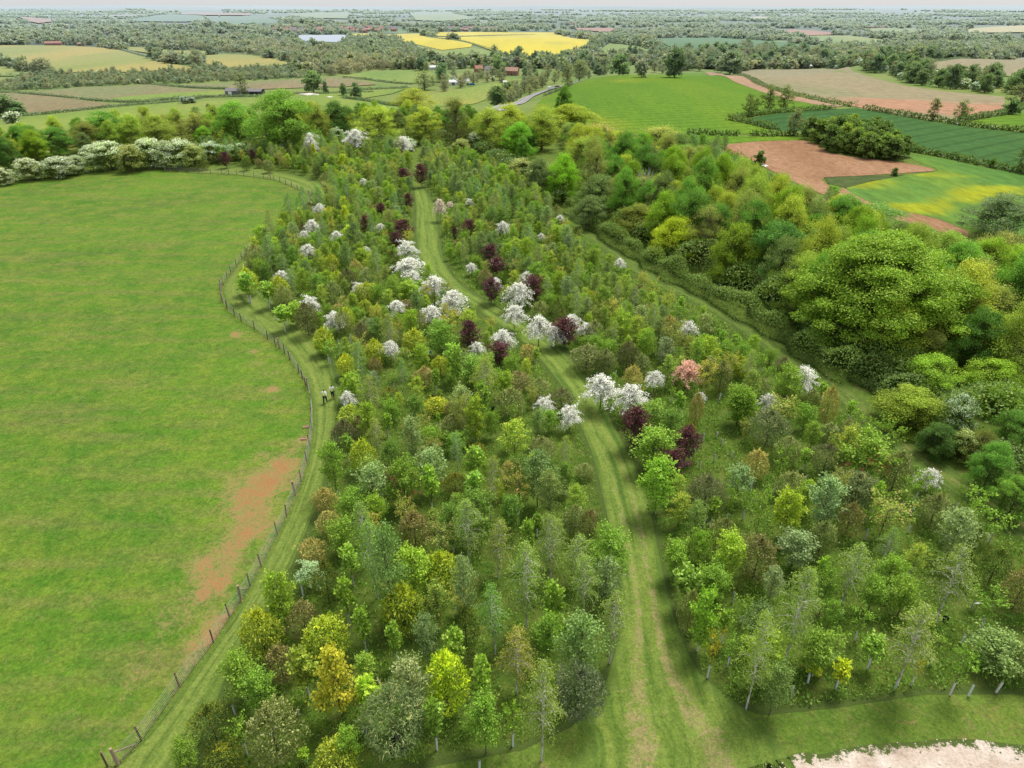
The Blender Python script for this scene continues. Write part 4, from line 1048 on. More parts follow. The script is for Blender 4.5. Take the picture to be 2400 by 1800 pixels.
 ('cherry_tree', None, 'I', [(1270, 860, 260, 200), (620, 180, 200, 130)]),
 ('cherry_tree', None, 'G', [(1600, 770, 120, 200)]),
]
GUARDED = [   # young trees whose tube shows: (x, y, width, height, crown kind)
 ('sapling', None, 'L', [(1820, 720, 90, 190), (2022, 820, 90, 175), (1715, 540, 90, 200), (1740, 310, 110, 170)]),
 ('sapling', (1.2, 1.1, .7), 'L', [(1860, 1180, 150, 190), (1428, 1565, 60, 60)]),
 ('thin_sapling', None, 'L', [(1385, 1230, 85, 90), (1050, 1430, 140, 150)]),
 ('sapling', (1.0, .85, .85), 'L', [(1455, 1010, 140, 200)]),
 ('blossom_tree', (.6, .8, .45), 'L', [(1470, 370, 140, 130)]),
 ('sapling', None, 'K', [(345, 1330, 115, 210), (640, 1080, 105, 260), (460, 870, 125, 200), (1080, 560, 120, 200), (930, 150, 80, 180), (1940, 450, 150, 170)]),
 ('thin_sapling', (1.1, 1.1, .8), 'K', [(835, 1350, 130, 170), (1100, 720, 160, 130)]),
 ('sapling', None, 'J', [(245, 440, 75, 140), (1195, 600, 110, 140)]),
 ('lime_tree', (.85, 1.0, 1.0), 'J', [(95, 410, 165, 330)]),
 ('thin_sapling', None, 'J', [(375, 340, 120, 110), (290, 600, 120, 130), (1110, 430, 130, 130), (1600, 590, 120, 130), (960, 570, 150, 130), (1730, 720, 170, 190), (1925, 330, 150, 160)]),
 ('thin_sapling', (1.6, .9, .7), 'J', [(160, 620, 110, 180), (1480, 740, 70, 110)]),
 ('sapling', (1.8, 1.35, .5), 'J', [(990, 750, 100, 120), (840, 745, 80, 40)]),
 ('thin_sapling', None, 'I', [(1100, 290, 130, 170), (1240, 330, 110, 160), (1330, 370, 110, 140), (390, 760, 90, 120), (280, 760, 90, 150), (590, 540, 120, 180), (1500, 640, 110, 130), (1410, 700, 90, 130), (1300, 740, 80, 80),
    (1850, 760, 160, 140), (1760, 720, 60, 100), (1980, 900, 170, 130), (1830, 860, 120, 150), (460, 830, 120, 220), (1180, 880, 90, 130)]),
 ('sapling', None, 'I', [(780, 470, 70, 90), (180, 800, 80, 120), (1210, 720, 60, 160)]),
 ('sapling', None, 'G', [(1750, 640, 70, 190), (1700, 1060, 110, 180), (1700, 1210, 110, 150), (1420, 1200, 90, 190), (1590, 440, 70, 200), (1560, 380, 100, 150)]),
 ('thin_sapling', None, 'G', [(760, 340, 100, 90), (880, 340, 90, 80)]),
 ('sapling', None, 'D', [(785, 1010, 90, 120), (920, 1060, 80, 110), (1020, 1210, 90, 110)]),
]
LONE_TUBES = [('J', 705, 930, 90), ('J', 320, 310, 75), ('J', 1020, 410, 65), ('J', 1800, 580, 72), ('J', 1850, 915, 80), ('J', 2030, 893, 84), ('J', 810, 830, 70), ('I', 130, 372, 52), ('I', 221, 350, 36), ('I', 253, 395, 32),
              ('I', 205, 502, 46), ('I', 316, 482, 40), ('I', 110, 552, 46), ('I', 352, 575, 70), ('I', 75, 455, 30), ('I', 440, 705, 66), ('I', 570, 1222, 84), ('I', 132, 935, 72), ('I', 1470, 855, 56), ('I', 1640, 672, 50), ('I', 1460, 965, 34),
              ('I', 1475, 630, 60), ('I', 235, 120, 55), ('I', 795, 630, 36), ('L', 975, 1312, 72), ('L', 1415, 552, 80), ('L', 1820, 1442, 70), ('K', 620, 1665, 70), ('G', 815, 320, 48), ('G', 895, 300, 56), ('G', 748, 408, 40),
              ('G', 410, 135, 40), ('G', 805, 1300, 50), ('D', 800, 1135, 44), ('D', 965, 1245, 44), ('D', 925, 1135, 34), ('D', 1025, 1275, 34), ('H', 635, 720, 44), ('H', 668, 515, 44), ('H', 115, 230, 48), ('H', 1342, 675, 50),
              ('H', 1235, 925, 52), ('H', 1328, 900, 36)]


def place_listed(k, tint, c, row, guard=None):
    x, y, w = row[:3]; h = row[3] if len(row) > 3 else w * 1.0
    px, py = cp(c, x, y); wp, hp = w / S * (1.04 if 'bush' in k else 1.28 if k == 'copper_beech' else 1.32 if k == 'blossom_tree' else 1.12), h / S * 1.10
    trunk_gap = {'birch_tree': .16, 'sapling': .42, 'thin_sapling': .40, 'blossom_tree': .34, 'aspen_tree': .14, 'golden_maple': .12, 'horse_chestnut': .12, 'maple_tree': .12, 'oak_tree': .12, 'whitebeam_tree': .12, 'cherry_tree': .16, 'lime_tree': .1, 'copper_beech': .08, 'hazel_bush': .06}.get(k, .02)
    yb = py + hp / 2
    yb = yb + hp * trunk_gap if trunk_gap > .05 else yb - .09 * wp
    if k == 'birch_tree' and c in 'JK': yb = py + hp / 2
    g = at(px, yb)
    _, _, dep = proj(g)
    W = wp * dep / FPX
    lo, hi = .5, 14.0
    for _ in range(24):
        m = (lo + hi) / 2
        if proj(g + np.array([0, W * .12, m]))[1] > py - hp / 2: lo = m
        else: hi = m
    H = max(.8, m)
    if k == 'blossom_tree': H *= .90
    for t in TREES:
        if t['kind'] == k and math.hypot(t['g'][0] - g[0], t['g'][1] - g[1]) < (1.0 if dep < 70 else 1.5): return None
    d = TINT_WORD.get(tint) if k == HOL else None
    r = put_tree(k, g, H, W, tint, desc=d, guard=guard, cat='bush' if 'bush' in k else 'sapling' if 'sapling' in k else 'tree')
    TREES[-1]['listed'] = True
    if k == 'blossom_tree' and tint == (1.0, .62, .52): TREES[-1]['desc'] = 'salmon pink'
    if k == 'pine_tree' and c == 'L': link('mesh_guard', MESHG, r, scale=(1.6, 1.6, 1.3))
    return r


for k, tint, c, rows in LIST:
    for row in rows: place_listed(k, tint, c, row)
for k, tint, c, rows in GUARDED:
    for row in rows: place_listed(k, tint, c, row, 'tube')
# pink candles of the two flowering horse chestnuts
def candle_mesh():
    rng = np.random.default_rng(5); Lv = Leaves()
    d = rnd(rng, 34); d[:, 2] = np.abs(d[:, 2]) * .9
    base = np.stack([d[:, 0] * 1.35, d[:, 1] * 1.35, 1.5 + d[:, 2] * 2.9], 1)
    for b in base:
        n = 16
        P = b + rng.normal(size=(n, 3)) * np.array([.05, .05, .10])
        Lv.add(P, rnd(rng, n), rnd(rng, n), .09, .07, np.array([[.62, .16, .14]]) * rng.uniform(.7, 1.2, (n, 1)))
    return Lv.mesh('blossom_candles', M['petal'])
CANDLE = candle_mesh()
for t in TREES:
    if t['kind'] == 'horse_chestnut':
        c = [o for o in t['root'].children if o.name.startswith('crown')][0]
        link('blossom', CANDLE, c)

TUBE_SPOTS = []
for c, x, y, hp in LONE_TUBES:
    g = at(*cp(c, x, y)); _, _, dep = proj(g)
    H = max(.7, min(1.5, hp / S * dep / FPX / math.cos(math.radians(38))))
    root = link('tree_guard', TUBE, None, (g[0], g[1], g[2] - .01), random.uniform(0, 6.28), (1.12, 1.12, H / 1.2))
    root.rotation_euler = (random.uniform(-.07, .07), random.uniform(-.07, .07), root.rotation_euler[2])
    link('stake', STAKE, root)
    TUBE_SPOTS.append((root, g)); OCC.append((g[0], g[1]))

# the rest of the planting: mixed young trees about three metres apart
FILL = [('birch_tree', 19), ('maple_tree', 20), ('oak_tree', 18), ('whitebeam_tree', 8), ('aspen_tree', 13), ('hazel_bush', 6), ('cherry_tree', 9), (HOL, 6), ('sapling', 7), ('laurel_bush', 2), ('lime_tree', 3)]
FK = [a for a, b in FILL]; FW = np.array([b for a, b in FILL], float); FW /= FW.sum()
people_px = [(763, 946), (781, 935), (1007, 848)]
PEOPLE_AT = [at(*p) for p in people_px]
LISTED = []
for t in TREES:
    if t['kind'] in ('birch_tree', 'maple_tree'): continue
    kk = [o for o in t['root'].children][1]
    hh = KINDS[t['kind']]['h'] * kk.scale[2]
    x_, y_, d_ = proj(t['g'] + np.array([0, 0, hh * .62])); LISTED.append((x_, y_, d_))
    if t['kind'] in ('copper_beech', 'blossom_tree', 'laurel_bush', 'golden_maple', 'yew_bush'):
        ww = kk.scale[0] * KINDS[t['kind']]['w'] * .28 * FPX / d_; hx = hh * .22 * FPX / d_
        LISTED += [(x_ - ww, y_, d_), (x_ + ww, y_, d_), (x_, y_ + hx, d_)]
for p in PEOPLE_AT: x_, y_, d_ = proj(p + np.array([0, 0, .8])); LISTED += [(x_, y_, d_), (x_, y_ + 6, d_)]
for o, p in TUBE_SPOTS: x_, y_, d_ = proj(p + np.array([0, 0, .7])); LISTED.append((x_, y_, d_))
RIDE_MID = resample((smooth_line(RR_L[:14], 60) + smooth_line(RR_R[:14], 60)) / 2, 240)
for x, y in RIDE_MID: LISTED.append(proj((x, y, 0)))
for x, y in resample(smooth_line(RR_R[:14], 60), 200): LISTED.append(proj((x, y, .3)))
for x, y in resample((RIDE_AB[0] * .5 + RIDE_AB[1] * .5), 200): LISTED.append(proj((x, y, 0)))
LISTED = np.array(LISTED)


def hides(g, H, W):
    """Whether a tree of this size would stand in front of something the photograph shows."""
    x0, yb, d = proj(g); _, yt, _ = proj(g + np.array([0, 0, H]))
    hw = W * .30 * FPX / d
    return bool(np.any((np.abs(LISTED[:, 0] - x0) < hw) & (LISTED[:, 1] < yb) & (LISTED[:, 1] > yt - 2) & (LISTED[:, 2] > d + .3)))


n_kind = {}
for blk, poly in (('left', left_block), ('right', right_block)):
    inner = np.array([p[:2] for p in poly])
    pts = sample_poly(poly, 1.95, 1900, OCC, 90000)
    for x, y in pts:
        if dist_poly(inner, np.array([x]), np.array([y]))[0] < 1.0: continue
        if min(math.hypot(x - p[0], y - p[1]) for p in PEOPLE_AT) < 3.0: continue
        dens = 1.0
        g = np.array([x, y, float(ground_z(x, y))])
        px, py, dep = proj(g)
        k = FK[RNG.choice(len(FK), p=FW)]
        if blk == 'right' and py > 980:                  # the near end of the right block is thinly planted
            dens = .48
            if k == HOL or k == 'birch_tree': dens = .24
        elif py > 1480: dens = .34
        elif py > 1280: dens = .72
        if RNG.uniform() > dens: continue
        K = KINDS[k]
        f = RNG.uniform(.68, 1.12)
        if hides(g, K['h'] * f, K['w'] * f):
            k = ['sapling', 'oak_tree', 'cherry_tree', 'hazel_bush', 'thin_sapling'][RNG.integers(5)]; f = RNG.uniform(.5, .8); K = KINDS[k]
            if hides(g, K['h'] * f, K['w'] * f): continue
        if n_kind.get(k, 0) > 245: k = 'maple_tree' if n_kind.get('maple_tree', 0) < 245 else 'aspen_tree' if n_kind.get('aspen_tree', 0) < 215 else 'whitebeam_tree' if n_kind.get('whitebeam_tree', 0) < 240 else 'cherry_tree'
        n_kind[k] = n_kind.get(k, 0) + 1
        K = KINDS[k]
        tint = None; desc = None
        if k == HOL:
            tint = [OLV, OLV, GRYH, TAN, BRN, DKB][RNG.integers(6)]; desc = TINT_WORD[tint]
        elif k == 'birch_tree': tint = [(1, 1, 1), (.85, 1.0, .85), (1.1, 1.0, .8), (.8, 1.0, 1.1)][RNG.integers(4)]
        elif k in ('oak_tree', 'aspen_tree', 'cherry_tree', 'whitebeam_tree'): tint = [(1, 1, 1), (1.15, 1.0, 1.1), (.8, .80, 1.0), (.95, .88, 1.1), (1.25, 1.1, 1.0)][RNG.integers(5)]
        elif k == 'maple_tree': tint = [(1, 1, 1), (1.15, 1.0, 1.0), (.78, .82, 1.1), (1.35, 1.2, .9)][RNG.integers(4)]
        put_tree(k, g, K['h'] * f, K['w'] * f * RNG.uniform(.85, 1.15), tint, desc, 'tube' if 'sapling' in k or (py > 900 and RNG.uniform() < .3 and k in ('oak_tree', 'maple_tree', 'cherry_tree')) else None,
                 cat='bush' if 'bush' in k else 'sapling' if 'sapling' in k else 'tree')
print('plantation trees', len(TREES), n_kind)

# ------------------------------------------------------------------ tall hedgerow trees: (crop, x, y of crown centre, width, crown top y, kind, tint, words)
TALL = [
 ('A', 25, 990, 170, 890, 'hedgerow_tree', (.6, .65, .7), 'very dark dense bushy tree at the left edge of the far tree line'),
 ('A', 215, 905, 190, 815, 'hedgerow_tree', (.95, 1.05, 1.0), 'mid green rounded tree behind the first white hawthorns'),
 ('A', 360, 915, 190, 825, 'hedgerow_tree', (.9, 1.0, 1.0), 'mid green tree next to its twin behind white hawthorns'),
 ('A', 560, 885, 200, 795, 'ash_tree', (.75, .68, .9), 'brownish olive thin-leaved tree behind the blossom hedge'),
 ('A', 670, 830, 270, 722, 'hedgerow_tree', (1.0, 1.1, 1.0), 'fresh dark green tree rising over the hawthorn blossom'),
 ('A', 850, 840, 230, 738, 'ash_tree', (1.0, 1.05, .9), 'yellow green feathery tree between dark green and pale olive trees'),
 ('A', 1010, 850, 270, 745, 'ash_tree', (.9, .95, .9), 'broad yellowish feathery tree over the middle of the blossom hedge'),
 ('A', 1270, 830, 280, 725, 'budding_tree', (1.05, 1.15, .7), 'thin olive tree showing its limbs behind the hedge end'),
 ('A', 1320, 880, 125, 820, 'field_maple', (.75, 1.15, 1.0), 'small vivid green round tree in front of the thin olive tree'),
 ('A', 1530, 800, 270, 655, 'hedgerow_tree', (1.3, 1.3, 1.1), 'tall light green tree beside the largest one of the far line'),
 ('A', 1830, 800, 420, 590, 'hedgerow_tree', (1.25, 1.25, 1.05), 'largest green tree of the far tree line with limbs showing'),
 ('A', 2060, 810, 190, 665, 'ash_tree', (.95, .9, .9), 'olive feathery tree squeezed behind the largest far tree'),
 ('A', 2185, 790, 230, 660, 'hedgerow_tree', (.72, .78, .8), 'dark green rounded tree standing against the pale pasture'),
 ('B', 240, 820, 300, 690, 'ash_tree', (1.05, 1.05, .9), 'yellow olive tree with a pale trunk over the planting tip'),
 ('B', 460, 670, 300, 570, 'ash_tree', (1.1, 1.0, .8), 'loose yellowish tree with open gaps seen against the meadow'),
 ('B', 540, 810, 230, 690, 'ash_tree', (1.15, 1.05, .85), 'pale olive gold tree left of the dark tall gap tree'),
 ('B', 740, 800, 280, 620, 'budding_tree', (.5, .55, .35), 'tall dark brownish tree at the dark gap in the line'),
 ('B', 960, 830, 260, 690, 'ash_tree', (.95, .95, .85), 'olive tree right of the dark tall gap tree'),
 ('B', 1090, 800, 260, 668, 'ash_tree', (1.15, 1.05, .7), 'yellowish round tree below the main road'),
 ('B', 1150, 900, 220, 790, 'field_maple', (.7, 1.05, 1.0), 'bright mid green tree between olive neighbours'),
 ('B', 1300, 830, 250, 690, 'ash_tree', (1.1, 1.05, .8), 'olive yellow tree under the green hill'),
 ('B', 1480, 770, 380, 675, 'field_maple', (.95, .95, .8), 'broad golden green tree crest under the cereal hill'),
 ('B', 1650, 920, 400, 795, 'budding_tree', (1.35, 1.1, 1.0), 'pinkish brown budding tree with a broad round head'),
 ('B', 1560, 1010, 260, 890, 'ash_tree', (1.0, 1.0, .9), 'olive tree in front of the pinkish budding tree'),
 ('B', 2060, 930, 420, 815, 'budding_tree', (1.3, 1.25, .7), 'broad olive brown tree with yellow top beside young blue-green planting'),
 ('B', 1440, 1150, 240, 1000, 'field_maple', (.75, 1.15, .9), 'vivid green oval tree beside grey hawthorn'),
 ('B', 1700, 1160, 350, 1040, 'willow', (1.15, 1.1, .9), 'grey green soft tree under the pinkish budding tree'),
 ('B', 1960, 1260, 270, 1140, 'budding_tree', (1.1, 1.15, 1.0), 'pale birch-like tree with bare white upper limbs'),
 ('B', 2170, 1090, 220, 960, 'ash_tree', (.95, .95, .9), 'olive tree behind the bare white-limbed tree'),
 ('E', 1000, 330, 240, 200, 'willow', (.75, .75, .7), 'dull dark tree behind the grey hawthorns'),
 ('E', 1400, 420, 300, 300, 'willow', (.85, .9, .7), 'dark soft green tree over the ride hedge'),
 ('E', 1640, 615, 400, 500, 'field_maple', (.60, .56, .7), 'dark golden olive flat round tree beside the brighter yellow tree'),
 ('E', 1890, 740, 330, 585, 'field_maple', (1.3, 1.15, .6), 'brightest yellow green oval tree by the hedge ride'),
 ('E', 2090, 500, 300, 380, 'ash_tree', (.95, .9, 1.0), 'sparse olive tree above the bright yellow tree'),
 ('E', 1800, 400, 240, 300, 'ash_tree', (1.1, 1.1, .8), 'yellowish tree next to the young blue-green planting'),
 ('E', 1330, 560, 240, 440, 'willow', (.7, .75, .7), 'dark bushy tree leaning over the far hedge ride'),
 ('F', 330, 440, 340, 205, 'field_maple', (.75, .78, .75), 'tall olive gold tree in front of dark drooping tree'),
 ('F', 430, 90, 360, -20, 'ash_tree', (1.25, 1.2, .9), 'large yellow topped tree with pinkish lower side'),
 ('F', 180, 60, 300, -60, 'ash_tree', (1.0, 1.0, .9), 'soft yellow green tree between two larger ones'),
 ('F', 610, 460, 420, 200, 'hedgerow_tree', (.62, .78, 1.0), 'dark green drooping tree on the near side of the great sycamore'),
 ('F', 830, 440, 260, 240, 'ash_tree', (.75, .8, 1.0), 'thin grey olive tree touching the great sycamore'),
 ('F', 1170, 210, 540, 85, 'hedgerow_tree', (1.15, 1.2, 1.0), 'leafy mid green tree directly behind the great sycamore'),
 ('F', 860, 120, 320, 50, 'budding_tree', (1.2, 1.0, 1.1), 'brownish leafless shrub tree behind the great sycamore'),
 ('F', 1260, 700, 1010, 268, 'sycamore', (1.22, 1.16, .95), 'huge bright green sycamore, by far the largest tree of the hedgerow'),
 ('F', 1790, 800, 520, 460, 'ash_tree', (1.05, .95, .75), 'tall olive tree with bare limbs beside the great sycamore'),
 ('F', 1560, 1030, 380, 900, 'budding_tree', (.85, .9, .5), 'dark twiggy tree below the great sycamore'),
 ('F', 2080, 1000, 420, 800, 'ash_tree', (1.1, 1.0, .75), 'sparse olive tree at the right edge beside pasture'),
 ('F', 2060, 170, 440, 15, 'willow', (.9, 1.0, 1.15), 'blue green soft willow-like tree at the right edge by the red track'),
 ('F', 2060, 440, 460, 270, 'budding_tree', (.9, .95, .5), 'olive brown twiggy tree in front of the blue green one'),
 ('F', 1620, 1220, 420, 1080, 'field_maple', (.85, 1.0, 1.0), 'yellow green spreading maple below the great sycamore'),
 ('F', 2010, 1250, 440, 1105, 'field_maple', (.8, .95, 1.0), 'bright leafy maple at the right edge of the hedgerow'),
 ('I', 1480, 170, 480, 40, 'field_maple', (.75, .78, 1.0), 'golden olive bushy tree at the edge of the hedge ride'),
 ('I', 2060, 110, 320, 10, 'field_maple', (.7, .85, 1.0), 'leafy green tree behind the grey hawthorn'),
 ('I', 2150, 330, 300, 200, 'hedgerow_tree', (.9, .95, .8), 'dull green tree at the right edge behind bushes'),
 ('I', 1990, 570, 250, 400, 'hedgerow_tree', (1.15, 1.2, 1.2), 'grey green cone shaped bush by the hedge ride'),
 ('I', 1930, 430, 230, 320, 'budding_tree', (.6, .6, .3), 'dark twiggy bush between grey hawthorn and green bush'),
 ('I', 2150, 760, 260, 630, 'hedgerow_tree', (1.15, 1.2, 1.1), 'fresh green bush at the right edge beside the hedge ride'),
 ('I', 1650, 380, 260, 280, 'hedgerow_tree', (.6, .65, .7), 'low dark bush in the hedge foot below the grey hawthorn'),
]
HAW = [('A', 20, 1140, 120, 1090, 1), ('A', 180, 1090, 160, 1020, 1), ('A', 370, 1075, 230, 1008, 1), ('A', 490, 1060, 120, 1000, .7), ('A', 600, 990, 170, 930, 1), ('A', 700, 1000, 240, 903, 1), ('A', 840, 1020, 150, 930, .35),
       ('A', 960, 980, 220, 878, 1), ('A', 1060, 990, 170, 900, .75), ('A', 1160, 985, 210, 892, 1), ('A', 1250, 1010, 130, 930, .3), ('A', 1370, 975, 180, 912, 1), ('A', 1540, 975, 170, 928, .8), ('A', 1750, 965, 70, 935, .8), ('A', 2030, 925, 110, 855, 1),
       ('A', 2180, 880, 110, 820, .8), ('B', 95, 900, 150, 850, 1), ('B', 420, 930, 150, 895, 1), ('B', 860, 915, 100, 848, 1.0), ('B', 1170, 1090, 190, 1020, .6), ('B', 1300, 1130, 170, 1050, .35),
       ('F', 2080, 730, 170, 640, .7), ('I', 1790, 250, 230, 100, .75), ('I', 1820, 420, 200, 340, .4), ('E', 500, 130, 130, 60, .3)]


def place_tall(c, x, y, w, ytop, k, tint, words, cat='tree', name=None):
    px, py = cp(c, x, y); _, pt = cp(c, x, ytop); wp = w / S
    near = py > 480
    g = at(px, py, 4.0)
    for _ in range(3):
        _, _, dep = proj(g + np.array([0, 0, 4]))
        W = wp * dep / FPX
        lo, hi = 2.0, 26.0
        for _ in range(22):
            m = (lo + hi) / 2
            if proj(g + np.array([0, 0, m]))[1] > pt: lo = m
            else: hi = m
        H = m
        g = at(px, py, H * (.42 if near else .52))
    if k not in ('sycamore', 'hawthorn'): tint = tuple(min(1.9, v * 1.22) for v in tint)
    if k == 'hawthorn' and py < 420: H *= .86; W *= 1.12
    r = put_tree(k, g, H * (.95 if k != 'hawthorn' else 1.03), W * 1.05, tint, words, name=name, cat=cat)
    TREES[-1]['tall'] = True
    return r


for row in TALL: place_tall(*row)
for i, (c, x, y, w, yt, wh) in enumerate(HAW):
    tint = (1, 1, 1) if wh > .9 else (.9, .95, .9) if wh > .6 else (.75, .75, .35)
    place_tall(c, x, y, w, yt, 'hawthorn', tint, None)
    TREES[-1]['haw'] = (i, wh)
# the smaller trees and tall shrubs that close the hedgerow between the listed ones
HFILL = [('hedgerow_tree', (.85, .95, .9)), ('hedgerow_tree', (1.1, 1.15, 1.0)), ('ash_tree', (.9, .95, .9)), ('ash_tree', (1.1, 1.05, .8)), ('willow', (.9, .95, .8)), ('budding_tree', (1.0, 1.1, .7)), ('field_maple', (.75, .9, .9))]


def below_fields(p, H):
    """Lowers a tree until its top no longer covers a field, track or soil the photograph shows behind it."""
    while H > 2.5:
        x_, y_, _ = proj((p[0], p[1], float(ground_z(*p)) + H))
        if not any(inside(q, np.array([x_]), np.array([y_]))[0] for q in FIELD_PX): break
        H -= .6
    return H


def close_gaps(poly, spacing, n, hr, zone):
    for x, y in sample_poly(poly, spacing, n, [(t['g'][0], t['g'][1]) for t in TREES if t.get('tall')], 9000):
        k, tn = HFILL[RNG.integers(len(HFILL))]
        H = RNG.uniform(*hr); W = min(H, 9.0) * RNG.uniform(.70, .95)
        if zone == 'hedgerow': H = below_fields((x, y), H)
        if H < 3: continue
        tn = tuple(v * 1.25 for v in tn)
        put_tree(k, np.array([x, y, float(ground_z(x, y))]), H, W, tn, None, zone=zone, cat='tree')


nearE = smooth_line(RR_R[:13], 40) + np.array([6.5, 4.5])
farE = smooth_line(path('S', [(1300, 285), (1450, 305), (1590, 330), (1610, 400), (1650, 445), (1720, 490), (1820, 530), (1930, 570), (2100, 560), (2280, 620), (2420, 700)]), 40)
close_gaps([*nearE, *farE[::-1]], 4.4, 200, (7.5, 12.5), 'hedgerow')
close_gaps([*smooth_line(path('W', [(-60, 372), (0, 362), (120, 345), (300, 318), (450, 306), (700, 296), (930, 300), (1040, 312), (1130, 350)]), 40), *smooth_line(path('W', [(-60, 340), (0, 330), (300, 290), (450, 278), (700, 266), (930, 266), (1060, 276), (1190, 300)]), 40)[::-1]], 5.5, 120, (5.5, 8.5), 'far line')
dead = TREES[[t.get('desc') or '' for t in TREES].index('pale birch-like tree with bare white upper limbs')]
rng = np.random.default_rng(3)
bl = []
for i in range(9):
    a = i * 2.4; L = rng.uniform(3, 5.5)
    e = np.array([math.cos(a) * L * .38, math.sin(a) * L * .38, 5 + L])
    bl.append(([np.array([0, 0, 3.5]), e * .6 + np.array([0, 0, 1.4]), e], [.10, .06, .02]))
    for q in range(3):
        f = e * .7 + np.array([0, 0, 1.1]); bl.append(([f, f + rng.normal(size=3) * np.array([.7, .7, .4]) + np.array([0, 0, 1.0])], [.03, .01]))
link('bare_limb', tube_mesh('bare_limb', bl, M['pale_bark']), dead['root'])

# ------------------------------------------------------------------ young planting beyond the hedgerow
beyond = [at(*cp('S', x, y)) for x, y in [(1590, 345), (1660, 332), (1740, 362), (1790, 395), (1850, 440), (1930, 478), (1995, 505), (2010, 535), (1900, 565), (1800, 530), (1700, 490), (1640, 450), (1590, 400)]]
sheet('planting_ground', beyond, 4, F_['scrub'], 2, 'rough grass under the young planting beyond the tall hedgerow')
for x, y in sample_poly(beyond, 2.9, 230, [(t['g'][0], t['g'][1]) for t in TREES if t.get('tall')], 9000):
    k = ['aspen_tree', 'birch_tree', 'maple_tree', 'aspen_tree', 'whitebeam_tree'][RNG.integers(5)]
    K = KINDS[k]; f = RNG.uniform(.9, 1.35)
    if below_fields((x, y), K['h'] * f) < K['h'] * f: f *= .75
    if below_fields((x, y), K['h'] * f) < K['h'] * f: continue
    put_tree(k, np.array([x, y, float(ground_z(x, y))]), K['h'] * f, K['w'] * f * 1.15, (.85, .95, .95) if k != 'maple_tree' else (.85, .95, 1.1), None, zone='beyond', cat='tree')


# ------------------------------------------------------------------ hedges
def hedge_leaves(line, w, h, per_m, ll, lw, cols, blossom=0.0, seed=1, rough=.18, z0=.0):
    rng = np.random.default_rng(seed)
    P = np.asarray([p[:2] for p in line], float)
    seg = np.linalg.norm(np.diff(P, axis=0), axis=1); s = np.concatenate([[0], np.cumsum(seg)])
    n = int(s[-1] * per_m)
    t = rng.uniform(0, s[-1], n)
    x = np.interp(t, s, P[:, 0]); y = np.interp(t, s, P[:, 1])
    dx = np.interp(t + .5, s, P[:, 0]) - np.interp(t - .5, s, P[:, 0]); dy = np.interp(t + .5, s, P[:, 1]) - np.interp(t - .5, s, P[:, 1])
    nrm = unit(np.stack([-dy, dx], 1))
    a = rng.uniform(-.08, 1.08, n) * math.pi
    lump = 1 + rough * (np.sin(t * 1.1 / h * 2 + 1.7) * .5 + np.sin(t * 2.7 / h + .3) * .5 + np.sin(t * .35) * .6) + rng.normal(0, .05, n)
    ca, sa = np.cos(a), np.sin(a)
    q = 1 / (np.abs(ca) ** 3 + np.abs(sa) ** 3) ** (1 / 3)
    off = ca * q * w / 2 * lump; z = np.maximum(sa * q, .03) * h * lump
    X = x + nrm[:, 0] * off; Y = y + nrm[:, 1] * off
    P3 = np.stack([X, Y, ground_z(X, Y) + z + z0], 1)
    N = np.stack([nrm[:, 0] * ca, nrm[:, 1] * ca, sa + .15], 1) + rnd(rng, n) * .6
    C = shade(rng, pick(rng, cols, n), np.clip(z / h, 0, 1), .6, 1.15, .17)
    if blossom:
        k = (rng.uniform(0, 1, n) < blossom * np.clip(z / h, .1, 1)) & (np.sin(t * .22 + seed) + np.sin(t * .61) > -.2)
        C[k] = np.array([.38, .395, .46]) * rng.uniform(.7, 1.15, (k.sum(), 1))
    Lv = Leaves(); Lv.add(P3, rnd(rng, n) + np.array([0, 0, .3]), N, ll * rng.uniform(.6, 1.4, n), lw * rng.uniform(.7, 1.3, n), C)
    return Lv


def hedge(line, w, h, per_m, ll, lw, cols, label, blossom=0.0, seed=1, rough=.18):
    o = link('hedge', hedge_leaves(line, w, h, per_m, ll, lw, cols, blossom, seed, rough).mesh('hedge', M['leaf']))
    return tag(o, label, 'hedge')


DKH = [(3, (.035, .06, .014)), (2, (.055, .085, .02)), (1, (.07, .10, .03))]
MDH = [(3, (.05, .085, .022)), (2, (.07, .11, .03)), (1, (.10, .12, .045))]
rrR = smooth_line(RR_R[:9], 60)
cen = rrR + np.array([1.3, .9])
hedge(cen, 2.9, 2.5, 330, .22, .13, [(3, (.06, .095, .02)), (2, (.085, .125, .028)), (1, (.10, .12, .045))], 'long trimmed dark hedge along the mown ride at the foot of the hedgerow trees', seed=4, rough=.34)
cen2 = smooth_line(RR_R[8:], 60) + np.array([3.2, 2.1])
hedge(cen2, 3.6, 2.4, 300, .26, .18, MDH, 'overgrown bramble hedge along the near end of the shaded ride', seed=5, rough=.35)
inner = smooth_line(RR_R[:13], 60) + np.array([6.5, 4.2])
hedge(inner, 7.0, 3.6, 300, .32, .22, [(3, (.045, .075, .018)), (2, (.07, .105, .024)), (1, (.10, .12, .035))], 'dense dark undergrowth thicket filling the hedgerow beneath the tall trees', seed=6, rough=.4)
hl = HEDGE_FOOT[:7]
hedge(smooth_line([p[:2] + np.array([-1.0, 3.0]) for p in hl], 60), 3.4, 2.8, 130, .34, .22, DKH, 'dark hedge bottom under the white hawthorns along the pasture edge', .12, seed=8, rough=.3)
hedge(smooth_line(path('W', [(420, 338), (600, 318), (760, 312), (940, 318), (1020, 330), (1100, 380), (1160, 420), (1215, 462)]), 80) + np.array([0, 5.0]), 5, 3.2, 150, .34, .22, DKH, 'dark thicket under the tall trees behind the far end of the planting', .05, seed=9, rough=.4)
